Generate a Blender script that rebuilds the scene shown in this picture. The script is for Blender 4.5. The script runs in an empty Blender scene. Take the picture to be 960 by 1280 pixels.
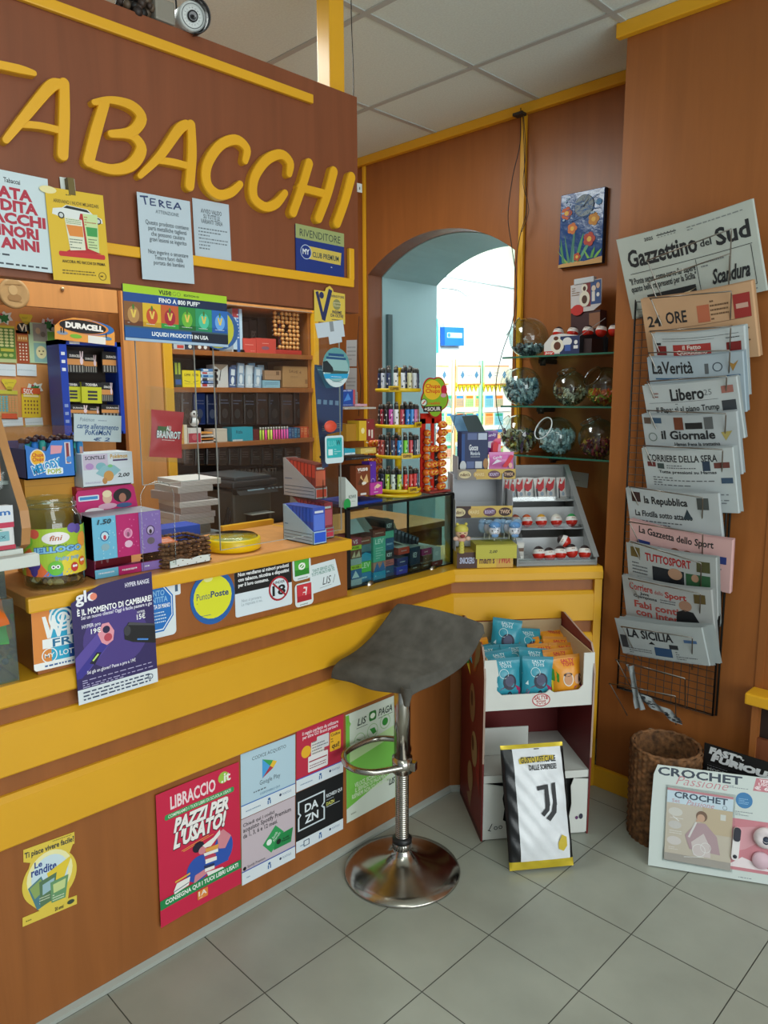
import bpy, bmesh, math, random
from mathutils import Matrix, Vector, Euler
random.seed(7)
SC = bpy.context.scene
COL = SC.collection
PI = math.pi

# ------------------------------------------------------------------ camera
F_PX, YAW, PITCH, ROLL, CAM_H = 927.04, 0.781997, 0.154489, -0.00341, 1.5885
_cy, _sy = math.cos(YAW), math.sin(YAW)
_fw = Vector((-_sy*math.cos(PITCH), _cy*math.cos(PITCH), -math.sin(PITCH)))
_r = Vector((_cy, _sy, 0)); _u = _r.cross(_fw)
_c, _s = math.cos(ROLL), math.sin(ROLL)
RIGHT = _r*_c + _u*_s; UP = _u*_c - _r*_s; FW = _fw
EYE = Vector((0, 0, CAM_H))
cam_data = bpy.data.cameras.new('camera')
cam = bpy.data.objects.new('camera', cam_data); COL.objects.link(cam)
cam_data.sensor_fit = 'VERTICAL'; cam_data.sensor_height = 24.0
cam_data.lens = 24.0*F_PX/1280.0
cam_data.clip_start = 0.05
cam.matrix_world = Matrix.Translation(EYE) @ Matrix((RIGHT, UP, -FW)).transposed().to_4x4()
SC.camera = cam

# ------------------------------------------------------------------ light
SC.view_settings.view_transform = 'Standard'
SC.view_settings.look = 'None'
SC.view_settings.gamma = 1.0
SC.view_settings.use_curve_mapping = False
SC.view_settings.exposure = 0.12
world = bpy.data.worlds.new('world'); SC.world = world; world.use_nodes = True
world.node_tree.nodes['Background'].inputs[0].default_value = (0.80, 0.93, 1.0, 1)
# the shop's glass front is on the right: the surroundings are brighter there
_wn = world.node_tree; _tc = _wn.nodes.new('ShaderNodeTexCoord'); _sp = _wn.nodes.new('ShaderNodeSeparateXYZ'); _wn.links.new(_tc.outputs['Generated'], _sp.inputs[0])
_mr = _wn.nodes.new('ShaderNodeMapRange'); _wn.links.new(_sp.outputs[0], _mr.inputs[0])
for _i, _v in ((1, -.1), (2, 1.0), (3, .09), (4, .62)): _mr.inputs[_i].default_value = _v
_mz = _wn.nodes.new('ShaderNodeMapRange'); _wn.links.new(_sp.outputs[2], _mz.inputs[0])
for _i, _v in ((1, .1), (2, -.8), (3, .0), (4, .22)): _mz.inputs[_i].default_value = _v
_ad = _wn.nodes.new('ShaderNodeMath'); _wn.links.new(_mr.outputs[0], _ad.inputs[0]); _wn.links.new(_mz.outputs[0], _ad.inputs[1]); _wn.links.new(_ad.outputs[0], _wn.nodes['Background'].inputs[1])
def area(name, loc, target, sx, sy, power, col):
    l = bpy.data.lights.new(name, 'AREA'); l.shape = 'RECTANGLE'; l.size = sx; l.size_y = sy
    l.energy = power; l.color = col
    o = bpy.data.objects.new(name, l); COL.objects.link(o); o.location = loc
    o.rotation_euler = (Vector(target)-Vector(loc)).to_track_quat('-Z', 'Y').to_euler()
    return o
area('window_daylight', (2.6, 0.6, 1.5), (-1.8, 1.0, 1.0), 3.0, 2.2, 84, (0.93, 1.0, 1.0))
area('ceiling_lamp_front', (0.1, 0.3, 2.84), (0.1, 0.3, 0), 1.2, 0.6, 9, (0.95, 1.0, 0.95))
lm = bpy.data.lights.new('ceiling_fill', 'POINT'); lm.energy = 9; lm.shadow_soft_size = .22; lm.color = (0.95, 1.0, 0.96)  # unseen point light added to brighten the ceiling, no real fitting
lmo = bpy.data.objects.new('ceiling_fill', lm); COL.objects.link(lmo); lmo.location = (0.7, 0.2, 2.35)
area('ceiling_lamp_shop', (-2.45, 1.6, 2.84), (-2.45, 1.6, 0), 0.5, 1.2, 26, (0.93, 1.0, 0.98))
area('ceiling_lamp_next_room', (-3.0, 4.9, 2.8), (-4.2, 4.9, 1.3), 1.4, 1.2, 95, (0.93, 1.0, 1.0))

# ------------------------------------------------------------------ pixel -> point on a real plane
def ray(px, py): return FW + RIGHT*((px-480)/F_PX) - UP*((py-640)/F_PX)
def onx(px, py, x): d = ray(px, py); return EYE + d*(x/d.x)
def ony(px, py, y): d = ray(px, py); return EYE + d*(y/d.y)
def onz(px, py, z): d = ray(px, py); return EYE + d*((z-CAM_H)/d.z)
def onplane(px, py, p, n):
    d = ray(px, py); return EYE + d*((p-EYE).dot(n)/d.dot(n))
class Plane:
    def __init__(s, p, right, up):
        s.p = Vector(p); s.r = Vector(right).normalized(); s.u = Vector(up).normalized()
        s.n = s.r.cross(s.u).normalized()
    def at(s, px, py): return onplane(px, py, s.p, s.n)
    def uv(s, px, py):
        d = s.at(px, py)-s.p; return d.dot(s.r), d.dot(s.u)
    def mat(s, o): return Matrix.Translation(o) @ Matrix((s.r, s.u, s.n)).transposed().to_4x4()
def PX(x): return Plane((x, 0, 0), (0, 1, 0), (0, 0, 1))      # faces +x (left side of the shop)
def PY(y): return Plane((0, y, 0), (1, 0, 0), (0, 0, 1))      # faces -y (back of the shop)
def fit(pl, tl, tr, br, bl):
    """rectangle on plane pl whose corners show at these places -> matrix (origin bottom left), w, h"""
    P = [Vector(pl.uv(*q)) for q in (tl, tr, br, bl)]
    c = (P[0]+P[1]+P[2]+P[3])/4
    rx = (P[1]-P[0]+P[2]-P[3])/2; ry = (P[0]-P[3]+P[1]-P[2])/2
    w, h = rx.length, ry.length
    a = math.atan2(rx.y, rx.x); b = math.atan2(-ry.x, ry.y); a = (a+b)/2
    o = pl.p + pl.r*c.x + pl.u*c.y
    m = pl.mat(o) @ Matrix.Rotation(a, 4, 'Z') @ Matrix.Translation((-w/2, -h/2, 0))
    return m, w, h

# ------------------------------------------------------------------ materials
_mats = {}
def lin(c): return tuple((v/12.92 if v <= 0.04045 else ((v+0.055)/1.055)**2.4) for v in c)
def hexc(h): h = h.lstrip('#'); return lin(tuple(int(h[i:i+2], 16)/255 for i in (0, 2, 4)))
def mat(h, rough=0.55, metal=0.0, kind='plain', spec=0.5):
    k = (h, rough, metal, kind, spec)
    if k in _mats: return _mats[k]
    m = bpy.data.materials.new(kind+'_'+h.lstrip('#')); m.use_nodes = True
    nt = m.node_tree; b = nt.nodes['Principled BSDF']
    col = hexc(h)+(1,)
    b.inputs['Base Color'].default_value = col
    b.inputs['Roughness'].default_value = rough; b.inputs['Metallic'].default_value = metal
    b.inputs['Specular IOR Level'].default_value = spec
    N = nt.nodes.new; L = nt.links.new
    if kind in ('wood', 'cloth', 'tile', 'chrome', 'wicker', 'foil', 'paint', 'paper', 'ceil'):
        tc = N('ShaderNodeTexCoord'); mp = N('ShaderNodeMapping'); L(tc.outputs['Object'], mp.inputs[0])
        nz = N('ShaderNodeTexNoise'); L(mp.outputs[0], nz.inputs['Vector'])
        rmp = N('ShaderNodeValToRGB'); L(nz.outputs['Fac'], rmp.inputs[0])
        e = rmp.color_ramp.elements
        def band(a, bb, p0=0.3, p1=0.7):
            e[0].position = p0; e[1].position = p1
            e[0].color = tuple(c*a for c in col[:3])+(1,); e[1].color = tuple(min(1, c*bb) for c in col[:3])+(1,)
            L(rmp.outputs[0], b.inputs['Base Color'])
        if kind == 'wood':
            mp.inputs['Scale'].default_value = (5, 5, 0.4); nz.inputs['Scale'].default_value = 3
            nz.inputs['Detail'].default_value = 8; nz.inputs['Distortion'].default_value = 0.8; nz.inputs['Roughness'].default_value = .6
            band(0.88, 1.12)
        if kind == 'ceil':
            nz.inputs['Scale'].default_value = 130; nz.inputs['Detail'].default_value = 4; band(.93, 1.04)
        if kind == 'paint':
            nz.inputs['Scale'].default_value = 3.0; nz.inputs['Detail'].default_value = 5; band(.94, 1.05)
        if kind == 'paper':
            nz.inputs['Scale'].default_value = 9; band(.96, 1.03)
        if kind in ('cloth', 'wicker', 'foil'):
            nz.inputs['Scale'].default_value = {'cloth': 22, 'wicker': 45, 'foil': 14}[kind]; nz.inputs['Detail'].default_value = 6
            band(*{'cloth': (.8, 1.2), 'wicker': (.35, 1.5), 'foil': (.93, 1.05)}[kind])
            bp = N('ShaderNodeBump'); bp.inputs['Strength'].default_value = {'cloth': .25, 'wicker': .6, 'foil': .5}[kind]
            bp.inputs['Distance'].default_value = .006
            L(nz.outputs['Fac'], bp.inputs['Height']); L(bp.outputs[0], b.inputs['Normal'])
            if kind == 'cloth':
                wv = N('ShaderNodeTexNoise'); wv.inputs['Scale'].default_value = 420; L(tc.outputs['Object'], wv.inputs['Vector'])
                b2 = N('ShaderNodeBump'); b2.inputs['Strength'].default_value = .3; b2.inputs['Distance'].default_value = .002
                L(wv.outputs['Fac'], b2.inputs['Height']); L(bp.outputs[0], b2.inputs['Normal']); L(b2.outputs[0], b.inputs['Normal'])
        if kind == 'chrome':
            nz.inputs['Scale'].default_value = 16; nz.inputs['Detail'].default_value = 6
            band(.75, 1.1)
            r2 = N('ShaderNodeMapRange'); L(nz.outputs['Fac'], r2.inputs[0]); r2.inputs[3].default_value = rough*0.6; r2.inputs[4].default_value = rough*1.8
            L(r2.outputs[0], b.inputs['Roughness'])
    if kind == 'tile':
        nz.inputs['Scale'].default_value = 5; nz.inputs['Detail'].default_value = 8
        band(.90, 1.08)
        n2 = N('ShaderNodeTexNoise'); n2.inputs['Scale'].default_value = 1.3; n2.inputs['Detail'].default_value = 3
        L(tc.outputs['Object'], n2.inputs['Vector'])
        mx = N('ShaderNodeMixRGB'); mx.blend_type = 'MULTIPLY'; mx.inputs[0].default_value = .5
        L(rmp.outputs[0], mx.inputs[1]); L(n2.outputs['Fac'], mx.inputs[2]); 
        sc = N('ShaderNodeMath'); sc.operation = 'MULTIPLY'; sc.inputs[1].default_value = 1.0
        L(rmp.outputs[0], b.inputs['Base Color'])
        r2 = N('ShaderNodeMapRange'); L(n2.outputs['Fac'], r2.inputs[0]); r2.inputs[3].default_value = rough*0.8; r2.inputs[4].default_value = rough*1.3
        L(r2.outputs[0], b.inputs['Roughness'])
    _mats[k] = m; return m
def glass(h='#fbfefd', refl=.55, dens=0.02, name='clear_plastic'):
    """thin clear sheet: lets most light straight through, mirrors a little at grazing angles"""
    k = ('glass', h, refl, dens)
    if k in _mats: return _mats[k]
    m = bpy.data.materials.new(name); m.use_nodes = True; nt = m.node_tree
    for n in list(nt.nodes):
        if n.type != 'OUTPUT_MATERIAL': nt.nodes.remove(n)
    out = [n for n in nt.nodes if n.type == 'OUTPUT_MATERIAL'][0]
    N = nt.nodes.new; L = nt.links.new
    t = N('ShaderNodeBsdfTransparent'); t.inputs[0].default_value = tuple(hexc(h))+(1,)
    g = N('ShaderNodeBsdfGlossy'); g.inputs['Roughness'].default_value = .05
    lw = N('ShaderNodeLayerWeight'); lw.inputs[0].default_value = .5
    pw = N('ShaderNodeMath'); pw.operation = 'POWER'; L(lw.outputs['Facing'], pw.inputs[0]); pw.inputs[1].default_value = 4.0
    fr = N('ShaderNodeMath'); fr.operation = 'MULTIPLY_ADD'; L(pw.outputs[0], fr.inputs[0]); fr.inputs[1].default_value = .8; fr.inputs[2].default_value = .04
    mm = N('ShaderNodeMath'); mm.operation = 'MULTIPLY_ADD'; L(fr.outputs[0], mm.inputs[0]); mm.inputs[1].default_value = refl; mm.inputs[2].default_value = dens*.3
    mx = N('ShaderNodeMixShader'); L(mm.outputs[0], mx.inputs[0]); L(t.outputs[0], mx.inputs[1]); L(g.outputs[0], mx.inputs[2])
    L(mx.outputs[0], out.inputs[0]); _mats[k] = m; return m
WOOD = mat('#985b2c', .38, kind='wood', spec=.4)
WOOD_D = mat('#80482c', .45, kind='wood', spec=.4)
WOOD_L = mat('#cf8f52', .45, kind='wood', spec=.4)
YEL = mat('#e2a722', .35, kind='paint')
CHROME = mat('#b9b4ab', .16, 1.0, 'chrome')
WIRE = mat('#77736c', .35, .9)
PLEX = glass()
JAR = glass('#e4f2f1', 1.5, .10, 'jar_glass')

# ------------------------------------------------------------------ mesh builder
_txt = {}
def text_geo(s, bold, shear, space=1.0):
    k = (s, bold, shear, space)
    if k in _txt: return _txt[k]
    cu = bpy.data.curves.new('t', 'FONT'); cu.body = s; cu.size = 1; cu.offset = bold; cu.shear = shear
    cu.resolution_u = 2; cu.space_character = space; cu.space_line = .85; cu.align_x = 'CENTER'; cu.fill_mode = 'FRONT'
    o = bpy.data.objects.new('t', cu)
    me = bpy.data.meshes.new_from_object(o)
    V = [(v.co.x, v.co.y) for v in me.vertices]; Fs = [tuple(p.vertices) for p in me.polygons]
    bpy.data.objects.remove(o); bpy.data.curves.remove(cu); bpy.data.meshes.remove(me)
    if V:
        x0 = min(v[0] for v in V); x1 = max(v[0] for v in V); y0 = min(v[1] for v in V); y1 = max(v[1] for v in V)
    else: x0 = y0 = 0; x1 = y1 = 1
    _txt[k] = (V, Fs, x0, y0, x1, y1); return _txt[k]
def I4(): return Matrix.Identity(4)
class MB:
    def __init__(s): s.v = []; s.f = []; s.m = []; s.sm = []; s.mats = []
    def mi(s, m):
        if isinstance(m, str): m = mat(m)
        if m not in s.mats: s.mats.append(m)
        return s.mats.index(m)
    def add(s, V, Fs, m, M=None, smooth=False):
        b = len(s.v); i = s.mi(m)
        for p in V:
            p = Vector(p); s.v.append(M @ p if M is not None else p)
        for f in Fs: s.f.append([b+j for j in f]); s.m.append(i); s.sm.append(smooth)
        return s
    def box(s, x0, y0, z0, x1, y1, z1, m, M=None, bev=0):
        if x0 > x1: x0, x1 = x1, x0
        if y0 > y1: y0, y1 = y1, y0
        if z0 > z1: z0, z1 = z1, z0
        if bev > 0:
            bm = bmesh.new(); bmesh.ops.create_cube(bm, size=1)
            for v in bm.verts: v.co = Vector(((x0+x1)/2+v.co.x*(x1-x0), (y0+y1)/2+v.co.y*(y1-y0), (z0+z1)/2+v.co.z*(z1-z0)))
            bmesh.ops.bevel(bm, geom=bm.edges[:], offset=min(bev, (x1-x0)*.45, (y1-y0)*.45, (z1-z0)*.45), segments=2, affect='EDGES', profile=.6)
            bm.verts.index_update()
            s.add([v.co for v in bm.verts], [[v.index for v in f.verts] for f in bm.faces], m, M); bm.free(); return s
        V = [(x0,y0,z0),(x1,y0,z0),(x1,y1,z0),(x0,y1,z0),(x0,y0,z1),(x1,y0,z1),(x1,y1,z1),(x0,y1,z1)]
        return s.add(V, [(0,3,2,1),(4,5,6,7),(0,1,5,4),(1,2,6,5),(2,3,7,6),(3,0,4,7)], m, M)
    def prism(s, pts, z0, z1, m, M=None, axis='z', smooth=False):
        n = len(pts)
        a = sum(pts[i][0]*pts[(i+1)%n][1]-pts[(i+1)%n][0]*pts[i][1] for i in range(n))
        if a < 0: pts = pts[::-1]
        def P(p, z):
            if axis == 'z': return (p[0], p[1], z)
            if axis == 'y': return (p[0], -z, p[1])
            return (z, p[0], p[1])
        V = [P(p, z0) for p in pts]+[P(p, z1) for p in pts]
        s.add(V, [tuple(range(n-1, -1, -1)), tuple(range(n, 2*n))], m, M)
        b = len(s.v)-2*n; i = s.mi(m)
        for k in range(n):
            j = (k+1) % n; s.f.append([b+k, b+j, b+n+j, b+n+k]); s.m.append(i); s.sm.append(smooth)
        return s
    def tube(s, pts, r, m, M=None, n=8, closed=False, caps=True):
        pts = [Vector(p) for p in pts]; N = len(pts); rr = r if isinstance(r, (list, tuple)) else [r]*N
        T = []
        for i in range(N):
            if closed: t = pts[(i+1)%N]-pts[i-1]
            else: t = pts[min(i+1, N-1)]-pts[max(i-1, 0)]
            T.append(t.normalized() if t.length > 0 else Vector((0,0,1)))
        a = Vector((0,0,1)) if abs(T[0].z) < .9 else Vector((1,0,0))
        nrm = (a-T[0]*a.dot(T[0])).normalized(); V = []
        for i in range(N):
            nrm = (nrm-T[i]*nrm.dot(T[i])); nrm = nrm.normalized() if nrm.length > 1e-6 else T[i].orthogonal().normalized()
            bi = T[i].cross(nrm)
            for k in range(n):
                an = 2*PI*k/n; V.append(pts[i]+(nrm*math.cos(an)+bi*math.sin(an))*rr[i])
        Fs = []
        for i in range(N if closed else N-1):
            for k in range(n):
                a0 = i*n+k; a1 = i*n+(k+1)%n; j = (i+1) % N
                Fs.append((a0, a1, j*n+(k+1)%n, j*n+k))
        s.add(V, Fs, m, M, True)
        if caps and not closed: s.add(V[:n], [tuple(range(n-1,-1,-1))], m, M); s.add(V[-n:], [tuple(range(n))], m, M)
        return s
    def lathe(s, prof, m, M=None, n=24, sx=1, sy=1, a0=0, a1=2*PI):
        V = []; full = abs(a1-a0-2*PI) < 1e-6; c = n if full else n+1
        for (r, z) in prof:
            for k in range(c):
                an = a0+(a1-a0)*k/n; V.append((r*math.cos(an)*sx, r*math.sin(an)*sy, z))
        Fs = []
        for i in range(len(prof)-1):
            for k in range(n):
                k2 = (k+1) % c
                Fs.append((i*c+k, i*c+k2, (i+1)*c+k2, (i+1)*c+k))
        return s.add(V, Fs, m, M, True)
    def ball(s, c, r, m, M=None, n=12, sc=(1,1,1)):
        prof = [(max(1e-4, math.sin(PI*i/(n//2+1)))*r if 0 < i < n//2+1 else 1e-4, -math.cos(PI*i/(n//2+1))*r) for i in range(n//2+2)]
        T = Matrix.Translation(c) @ Matrix.Diagonal((*sc, 1))
        return s.lathe(prof, m, (M @ T) if M is not None else T, n)
    def quad(s, a, b, c, d, m, M=None): return s.add([a, b, c, d], [(0,1,2,3)], m, M)
    def grid(s, fn, nu, nv, m, M=None, smooth=True, thick=0):
        V = [fn(i/nu, j/nv) for j in range(nv+1) for i in range(nu+1)]
        Fs = [(j*(nu+1)+i, j*(nu+1)+i+1, (j+1)*(nu+1)+i+1, (j+1)*(nu+1)+i) for j in range(nv) for i in range(nu)]
        return s.add(V, Fs, m, M, smooth)
    def subdivide(s, maxlen):
        me = bpy.data.meshes.new('x'); me.from_pydata([tuple(v) for v in s.v], [], s.f)
        me.polygons.foreach_set('material_index', s.m); me.polygons.foreach_set('use_smooth', s.sm)
        bm = bmesh.new(); bm.from_mesh(me)
        bmesh.ops.triangulate(bm, faces=[f for f in bm.faces if len(f.verts) > 4])
        for _ in range(5):
            E_ = [e for e in bm.edges if e.calc_length() > maxlen]
            if not E_: break
            bmesh.ops.subdivide_edges(bm, edges=E_, cuts=1, use_grid_fill=True)
            bmesh.ops.triangulate(bm, faces=[f for f in bm.faces if len(f.verts) > 4])
        bm.verts.index_update()
        s.v = [v.co.copy() for v in bm.verts]; s.f = [[v.index for v in f.verts] for f in bm.faces]
        s.m = [f.material_index for f in bm.faces]; s.sm = [f.smooth for f in bm.faces]
        bm.free(); bpy.data.meshes.remove(me); return s
    # -------- flat printing: items in 0..1 across w x h, laid in front (local +z)
    def printing(s, w, h, items, M=None, z=0.0006, dz=0.00007):
        for it in items:
            z += dz; k = it[0]
            if k == 'r':
                _, x0, y0, x1, y1, c = it[:6]
                s.add([(x0*w,y0*h,z),(x1*w,y0*h,z),(x1*w,y1*h,z),(x0*w,y1*h,z)], [(0,1,2,3)], c, M)
            elif k == 'p':
                s.add([(x*w,y*h,z) for x, y in it[1]], [tuple(range(len(it[1])))], it[2], M)
            elif k in ('c', 'e'):          # disc: radius in fractions of w ; ellipse rx (w) ry (h)
                _, cx, cy, r, c = it[:5]; ry = it[5]*h if len(it) > 5 else r*w; n = 24 if r*w > .012 else 12
                s.add([(cx*w+r*w*math.cos(2*PI*i/n), cy*h+ry*math.sin(2*PI*i/n), z) for i in range(n)], [tuple(range(n))], c, M)
            elif k == 'o':                 # ring outline
                _, cx, cy, r, c, t = it[:6]; ry = (it[6]*h if len(it) > 6 else r*w); n = 28; V = []
                for i in range(n):
                    a = 2*PI*i/n; V += [(cx*w+r*w*math.cos(a), cy*h+ry*math.sin(a), z), (cx*w+(r*w-t*w)*math.cos(a), cy*h+(ry-t*w)*math.sin(a), z)]
                s.add(V, [(2*i, 2*((i+1)%n), 2*((i+1)%n)+1, 2*i+1) for i in range(n)], c, M)
            elif k == 'l':                 # line  (x0,y0)-(x1,y1) thickness in w
                _, x0, y0, x1, y1, t, c = it; a = Vector((x0*w, y0*h)); b = Vector((x1*w, y1*h)); d = (b-a).normalized(); n2 = Vector((-d.y, d.x))*t*w/2
                s.add([(a-n2).to_3d()+Vector((0,0,z)), (b-n2).to_3d()+Vector((0,0,z)), (b+n2).to_3d()+Vector((0,0,z)), (a+n2).to_3d()+Vector((0,0,z))], [(0,1,2,3)], c, M)
            elif k == 'x':                 # lines of small print : x0,y0,x1,y1,n,color
                _, x0, y0, x1, y1, n, c = it; hh = (y1-y0)/n
                for i in range(n):
                    xa = x0; 
                    while xa < x1-.01:
                        L_ = random.uniform(.02, .07)*(x1-x0)*1.4; xe = min(x1, xa+L_); yb = y0+hh*i+hh*.3
                        s.add([(xa*w,yb*h,z),(xe*w,yb*h,z),(xe*w,(yb+hh*.38)*h,z),(xa*w,(yb+hh*.38)*h,z)], [(0,1,2,3)], c, M)
                        xa = xe+.012*(x1-x0)*2
                        if random.random() < .06: break
            elif k == 't':                 # text fitted in a box: text,x0,y0,x1,y1,color,{bold,shear,rot}
                _, t, x0, y0, x1, y1, c = it[:7]; o = it[7] if len(it) > 7 else {}
                V, Fs, a0, b0, a1, b1 = text_geo(t, o.get('b', .0), o.get('s', 0), o.get('sp', 1.0))
                if not V: continue
                sx = (x1-x0)*w/max(1e-6, a1-a0); sy = (y1-y0)*h/max(1e-6, b1-b0)
                cx, cy = (x0+x1)/2*w, (y0+y1)/2*h; R = o.get('rot', 0); cr, sr = math.cos(R), math.sin(R)
                P = []
                for (x, y) in V:
                    X = (x-(a0+a1)/2)*sx; Y = (y-(b0+b1)/2)*sy
                    if 'arc' in o: Y += o['arc']*h*(1-(2*X/((x1-x0)*w))**2)
                    P.append((cx+X*cr-Y*sr, cy+X*sr+Y*cr, z))
                s.add(P, Fs, c, M)
        return s
    def build(s, name, parent=None, mw=None, deform=None):
        me = bpy.data.meshes.new(name)
        vs = [deform(v) for v in s.v] if deform else s.v
        me.from_pydata([tuple(v) for v in vs], [], s.f)
        for m in s.mats: me.materials.append(m)
        me.polygons.foreach_set('material_index', s.m); me.polygons.foreach_set('use_smooth', s.sm); me.update()
        o = bpy.data.objects.new(name, me); COL.objects.link(o)
        if parent is not None: o.parent = parent
        if mw is not None: o.matrix_local = mw
        return o
def tag(o, label=None, cat=None, group=None, kind=None):
    if label: o['label'] = label
    if cat: o['category'] = cat
    if group: o['group'] = group
    if kind: o['kind'] = kind
    return o
def root(name, M, label, cat, group=None):
    o = bpy.data.objects.new(name, None); COL.objects.link(o); o.empty_display_size = .05
    o.matrix_world = M if isinstance(M, Matrix) else Matrix.Translation(M)
    return tag(o, label, cat, group)
KIDS = {}
def copy_tree(o, parent=None):
    c = o.copy(); COL.objects.link(c); c.parent = parent
    for ch in [x for x in COL.objects if x.parent == o]: 
        d = copy_tree(ch, c); d.matrix_local = ch.matrix_local.copy()
    return c
def struct(o, ): o['kind'] = 'structure'; return o
def T(x, y, z): return Matrix.Translation((x, y, z))
def R(a, ax='Z'): return Matrix.Rotation(a, 4, ax)
def RD(a, ax='Z'): return Matrix.Rotation(math.radians(a), 4, ax)
def S(x, y, z): return Matrix.Diagonal((x, y, z, 1))
def rrect(x0, y0, x1, y1, r, n=4):
    P = []
    for cx, cy, a in ((x1-r, y0+r, -PI/2), (x1-r, y1-r, 0), (x0+r, y1-r, PI/2), (x0+r, y0+r, PI)):
        for i in range(n+1): P.append((cx+r*math.cos(a+PI/2*i/n), cy+r*math.sin(a+PI/2*i/n)))
    return P
def sheet(name, label, cat, pl, corners, bg, items, group=None, thick=.0008, off=0.0, rnd=0, curl=None, outline=None, nseg=0):
    """a printed sheet of paper / card / plastic lying on plane pl"""
    M, w, h = fit(pl, *corners)
    M = M @ T(0, 0, off)
    mb = MB(); 
    if outline: mb.prism([(x*w, y*h) for x, y in outline], 0, thick, bg)
    elif rnd: mb.prism(rrect(0, 0, w, h, rnd*min(w, h)), 0, thick, bg)
    elif curl:
        n = 14
        mb.grid(lambda u, v: (u*w, v*h, thick), n, n, bg)
    else: mb.box(0, 0, 0, w, h, thick, bg)
    mb.printing(w, h, items, None, thick)
    if curl: mb.subdivide(max(w, h)/14)
    df = (lambda v: Vector((v.x, v.y, v.z+curl(v.x/w, v.y/h)*w))) if curl else None
    o = mb.build(name, None, None, df); o.matrix_world = M
    if curl:
        sm = o.modifiers.new('thickness', 'SOLIDIFY') if False else None
    return tag(o, label, cat, group)
# ================================================================== the room
ZC = 2.893; YB = 3.02; YP = 2.646; XL = -1.80
fl = MB(); fl.box(-6, -1.5, -.06, 2.2, 9.5, -.0015, '#55564f')
TILE = mat('#a2a69b', .32, kind='tile', spec=.45)
for i in range(-14, 14):
    for j in range(-8, 22):
        x = -1.784+.3*i; y = .731+.3*j
        fl.add([(x+.0015,y+.0015,0),(x+.2985,y+.0015,0),(x+.2985,y+.2985,0),(x+.0015,y+.2985,0)], [(0,1,2,3)], TILE)
struct(fl.build('floor'))
ce = MB(); CEIL = mat('#d8e6e1', .9, kind='ceil')
ce.box(-3.4, -1.5, ZC, 2.2, 3.3, ZC+.05, CEIL)
BAR = '#b0b5b1'
cg = [onz(463, 16.7, ZC), onz(591.7, 83.3, ZC)]
for k in range(-8, 6):
    x = cg[1].x+.6*k
    if -3.4 < x < 2.2: ce.box(x-.012, -1.5, ZC-.004, x+.012, 3.3, ZC, BAR)
for k in range(-8, 3):
    y = cg[1].y+.6*k
    if -1.5 < y < 3.3: ce.box(-3.4, y-.012, ZC-.0045, 2.2, y+.012, ZC-.0005, BAR)
struct(ce.build('ceiling'))

# arch wall: panel with a round-topped doorway
def arch_pts(xa, xb, zs, rise, n=20):
    c = (xb-xa)/2; Rr = (c*c+rise*rise)/(2*rise); xm = (xa+xb)/2; zc = zs+rise-Rr
    th = math.asin(c/Rr)
    return [(xm-Rr*math.sin(th-2*th*i/n), zc+Rr*math.cos(th-2*th*i/n)) for i in range(n+1)]
def arched(mb, x0, x1, z1, xa, xb, zs, rise, y0, y1, m, min_=None):
    A = arch_pts(xa, xb, zs, rise)
    for Y, flip in ((y0, 0), (y1, 1)):
        V = [(x0, Y, 0), (xa, Y, 0)]+[(a, Y, b) for a, b in A]+[(xb, Y, 0), (x1, Y, 0), (x1, Y, z1), (x0, Y, z1)]
        n = len(V)
        # strips
        mb.quad((x0,Y,0), (xa,Y,0), (xa,Y,z1), (x0,Y,z1), m)
        mb.quad((xb,Y,0), (x1,Y,0), (x1,Y,z1), (xb,Y,z1), m)
        for i in range(len(A)-1):
            mb.quad((A[i][0],Y,A[i][1]), (A[i+1][0],Y,A[i+1][1]), (A[i+1][0],Y,z1), (A[i][0],Y,z1), m)
    mm = min_ or m
    for i in range(len(A)-1):
        mb.quad((A[i][0],y0,A[i][1]), (A[i][0],y1,A[i][1]), (A[i+1][0],y1,A[i+1][1]), (A[i+1][0],y0,A[i+1][1]), mm)
    mb.quad((xa,y0,0), (xa,y1,0), (xa,y1,zs), (xa,y0,zs), mm)
    mb.quad((xb,y0,0), (xb,y0,zs), (xb,y1,zs), (xb,y1,0), mm)
XA, XB = -3.12, -2.125
w = MB(); arched(w, -3.4, -1.3, ZC, XA, XB, 2.268, .165, YB, YB+.11, WOOD, WOOD_D)
struct(w.build('wall_back'))
BLU = mat('#9fc0c6', .8, kind='paint')
w = MB(); arched(w, -3.8, -1.3, 3.1, XA+.004, XB-.004, 2.264, .165, YB+.113, YB+.59, BLU)
struct(w.build('wall_divider'))
w = MB(); w.box(-3.45, -1.5, 0, -3.4, YB, ZC, WOOD); struct(w.build('wall_left'))
w = MB(); w.box(-1.40, YP, 0, 2.2, YP+.3, ZC, WOOD); w.box(-.815, YP-.004, 0, -.79, YP, ZC, WOOD)
struct(w.build('wall_right'))
# next room
w = MB(); WHT = mat('#e9efee', .8, kind='paint'); CRM = mat('#dfe6cc', .8, kind='paint')
XF = -4.3
w.box(XF-.05, 3.5, 0, XF, 9.5, 2.62, WHT); w.box(XF-.05, 3.5, 2.62, XF, 9.5, 3.1, CRM)
w.box(XF, 3.5, 2.605, XF+.03, 9.5, 2.62, '#c3cfd0')
struct(w.build('wall_far'))
w = MB(); w.box(XF, 3.61, 3.1, 0, 9.5, 3.15, mat('#d5e6ea', .9)); struct(w.build('ceiling_next_room'))
w = MB(); w.box(XF, 9.45, 0, 0, 9.5, 3.1, CRM); struct(w.build('wall_end'))
w = MB(); w.box(-.05, 3.61, 0, 0, 9.5, 3.1, WHT); struct(w.build('wall_next_room'))
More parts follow.
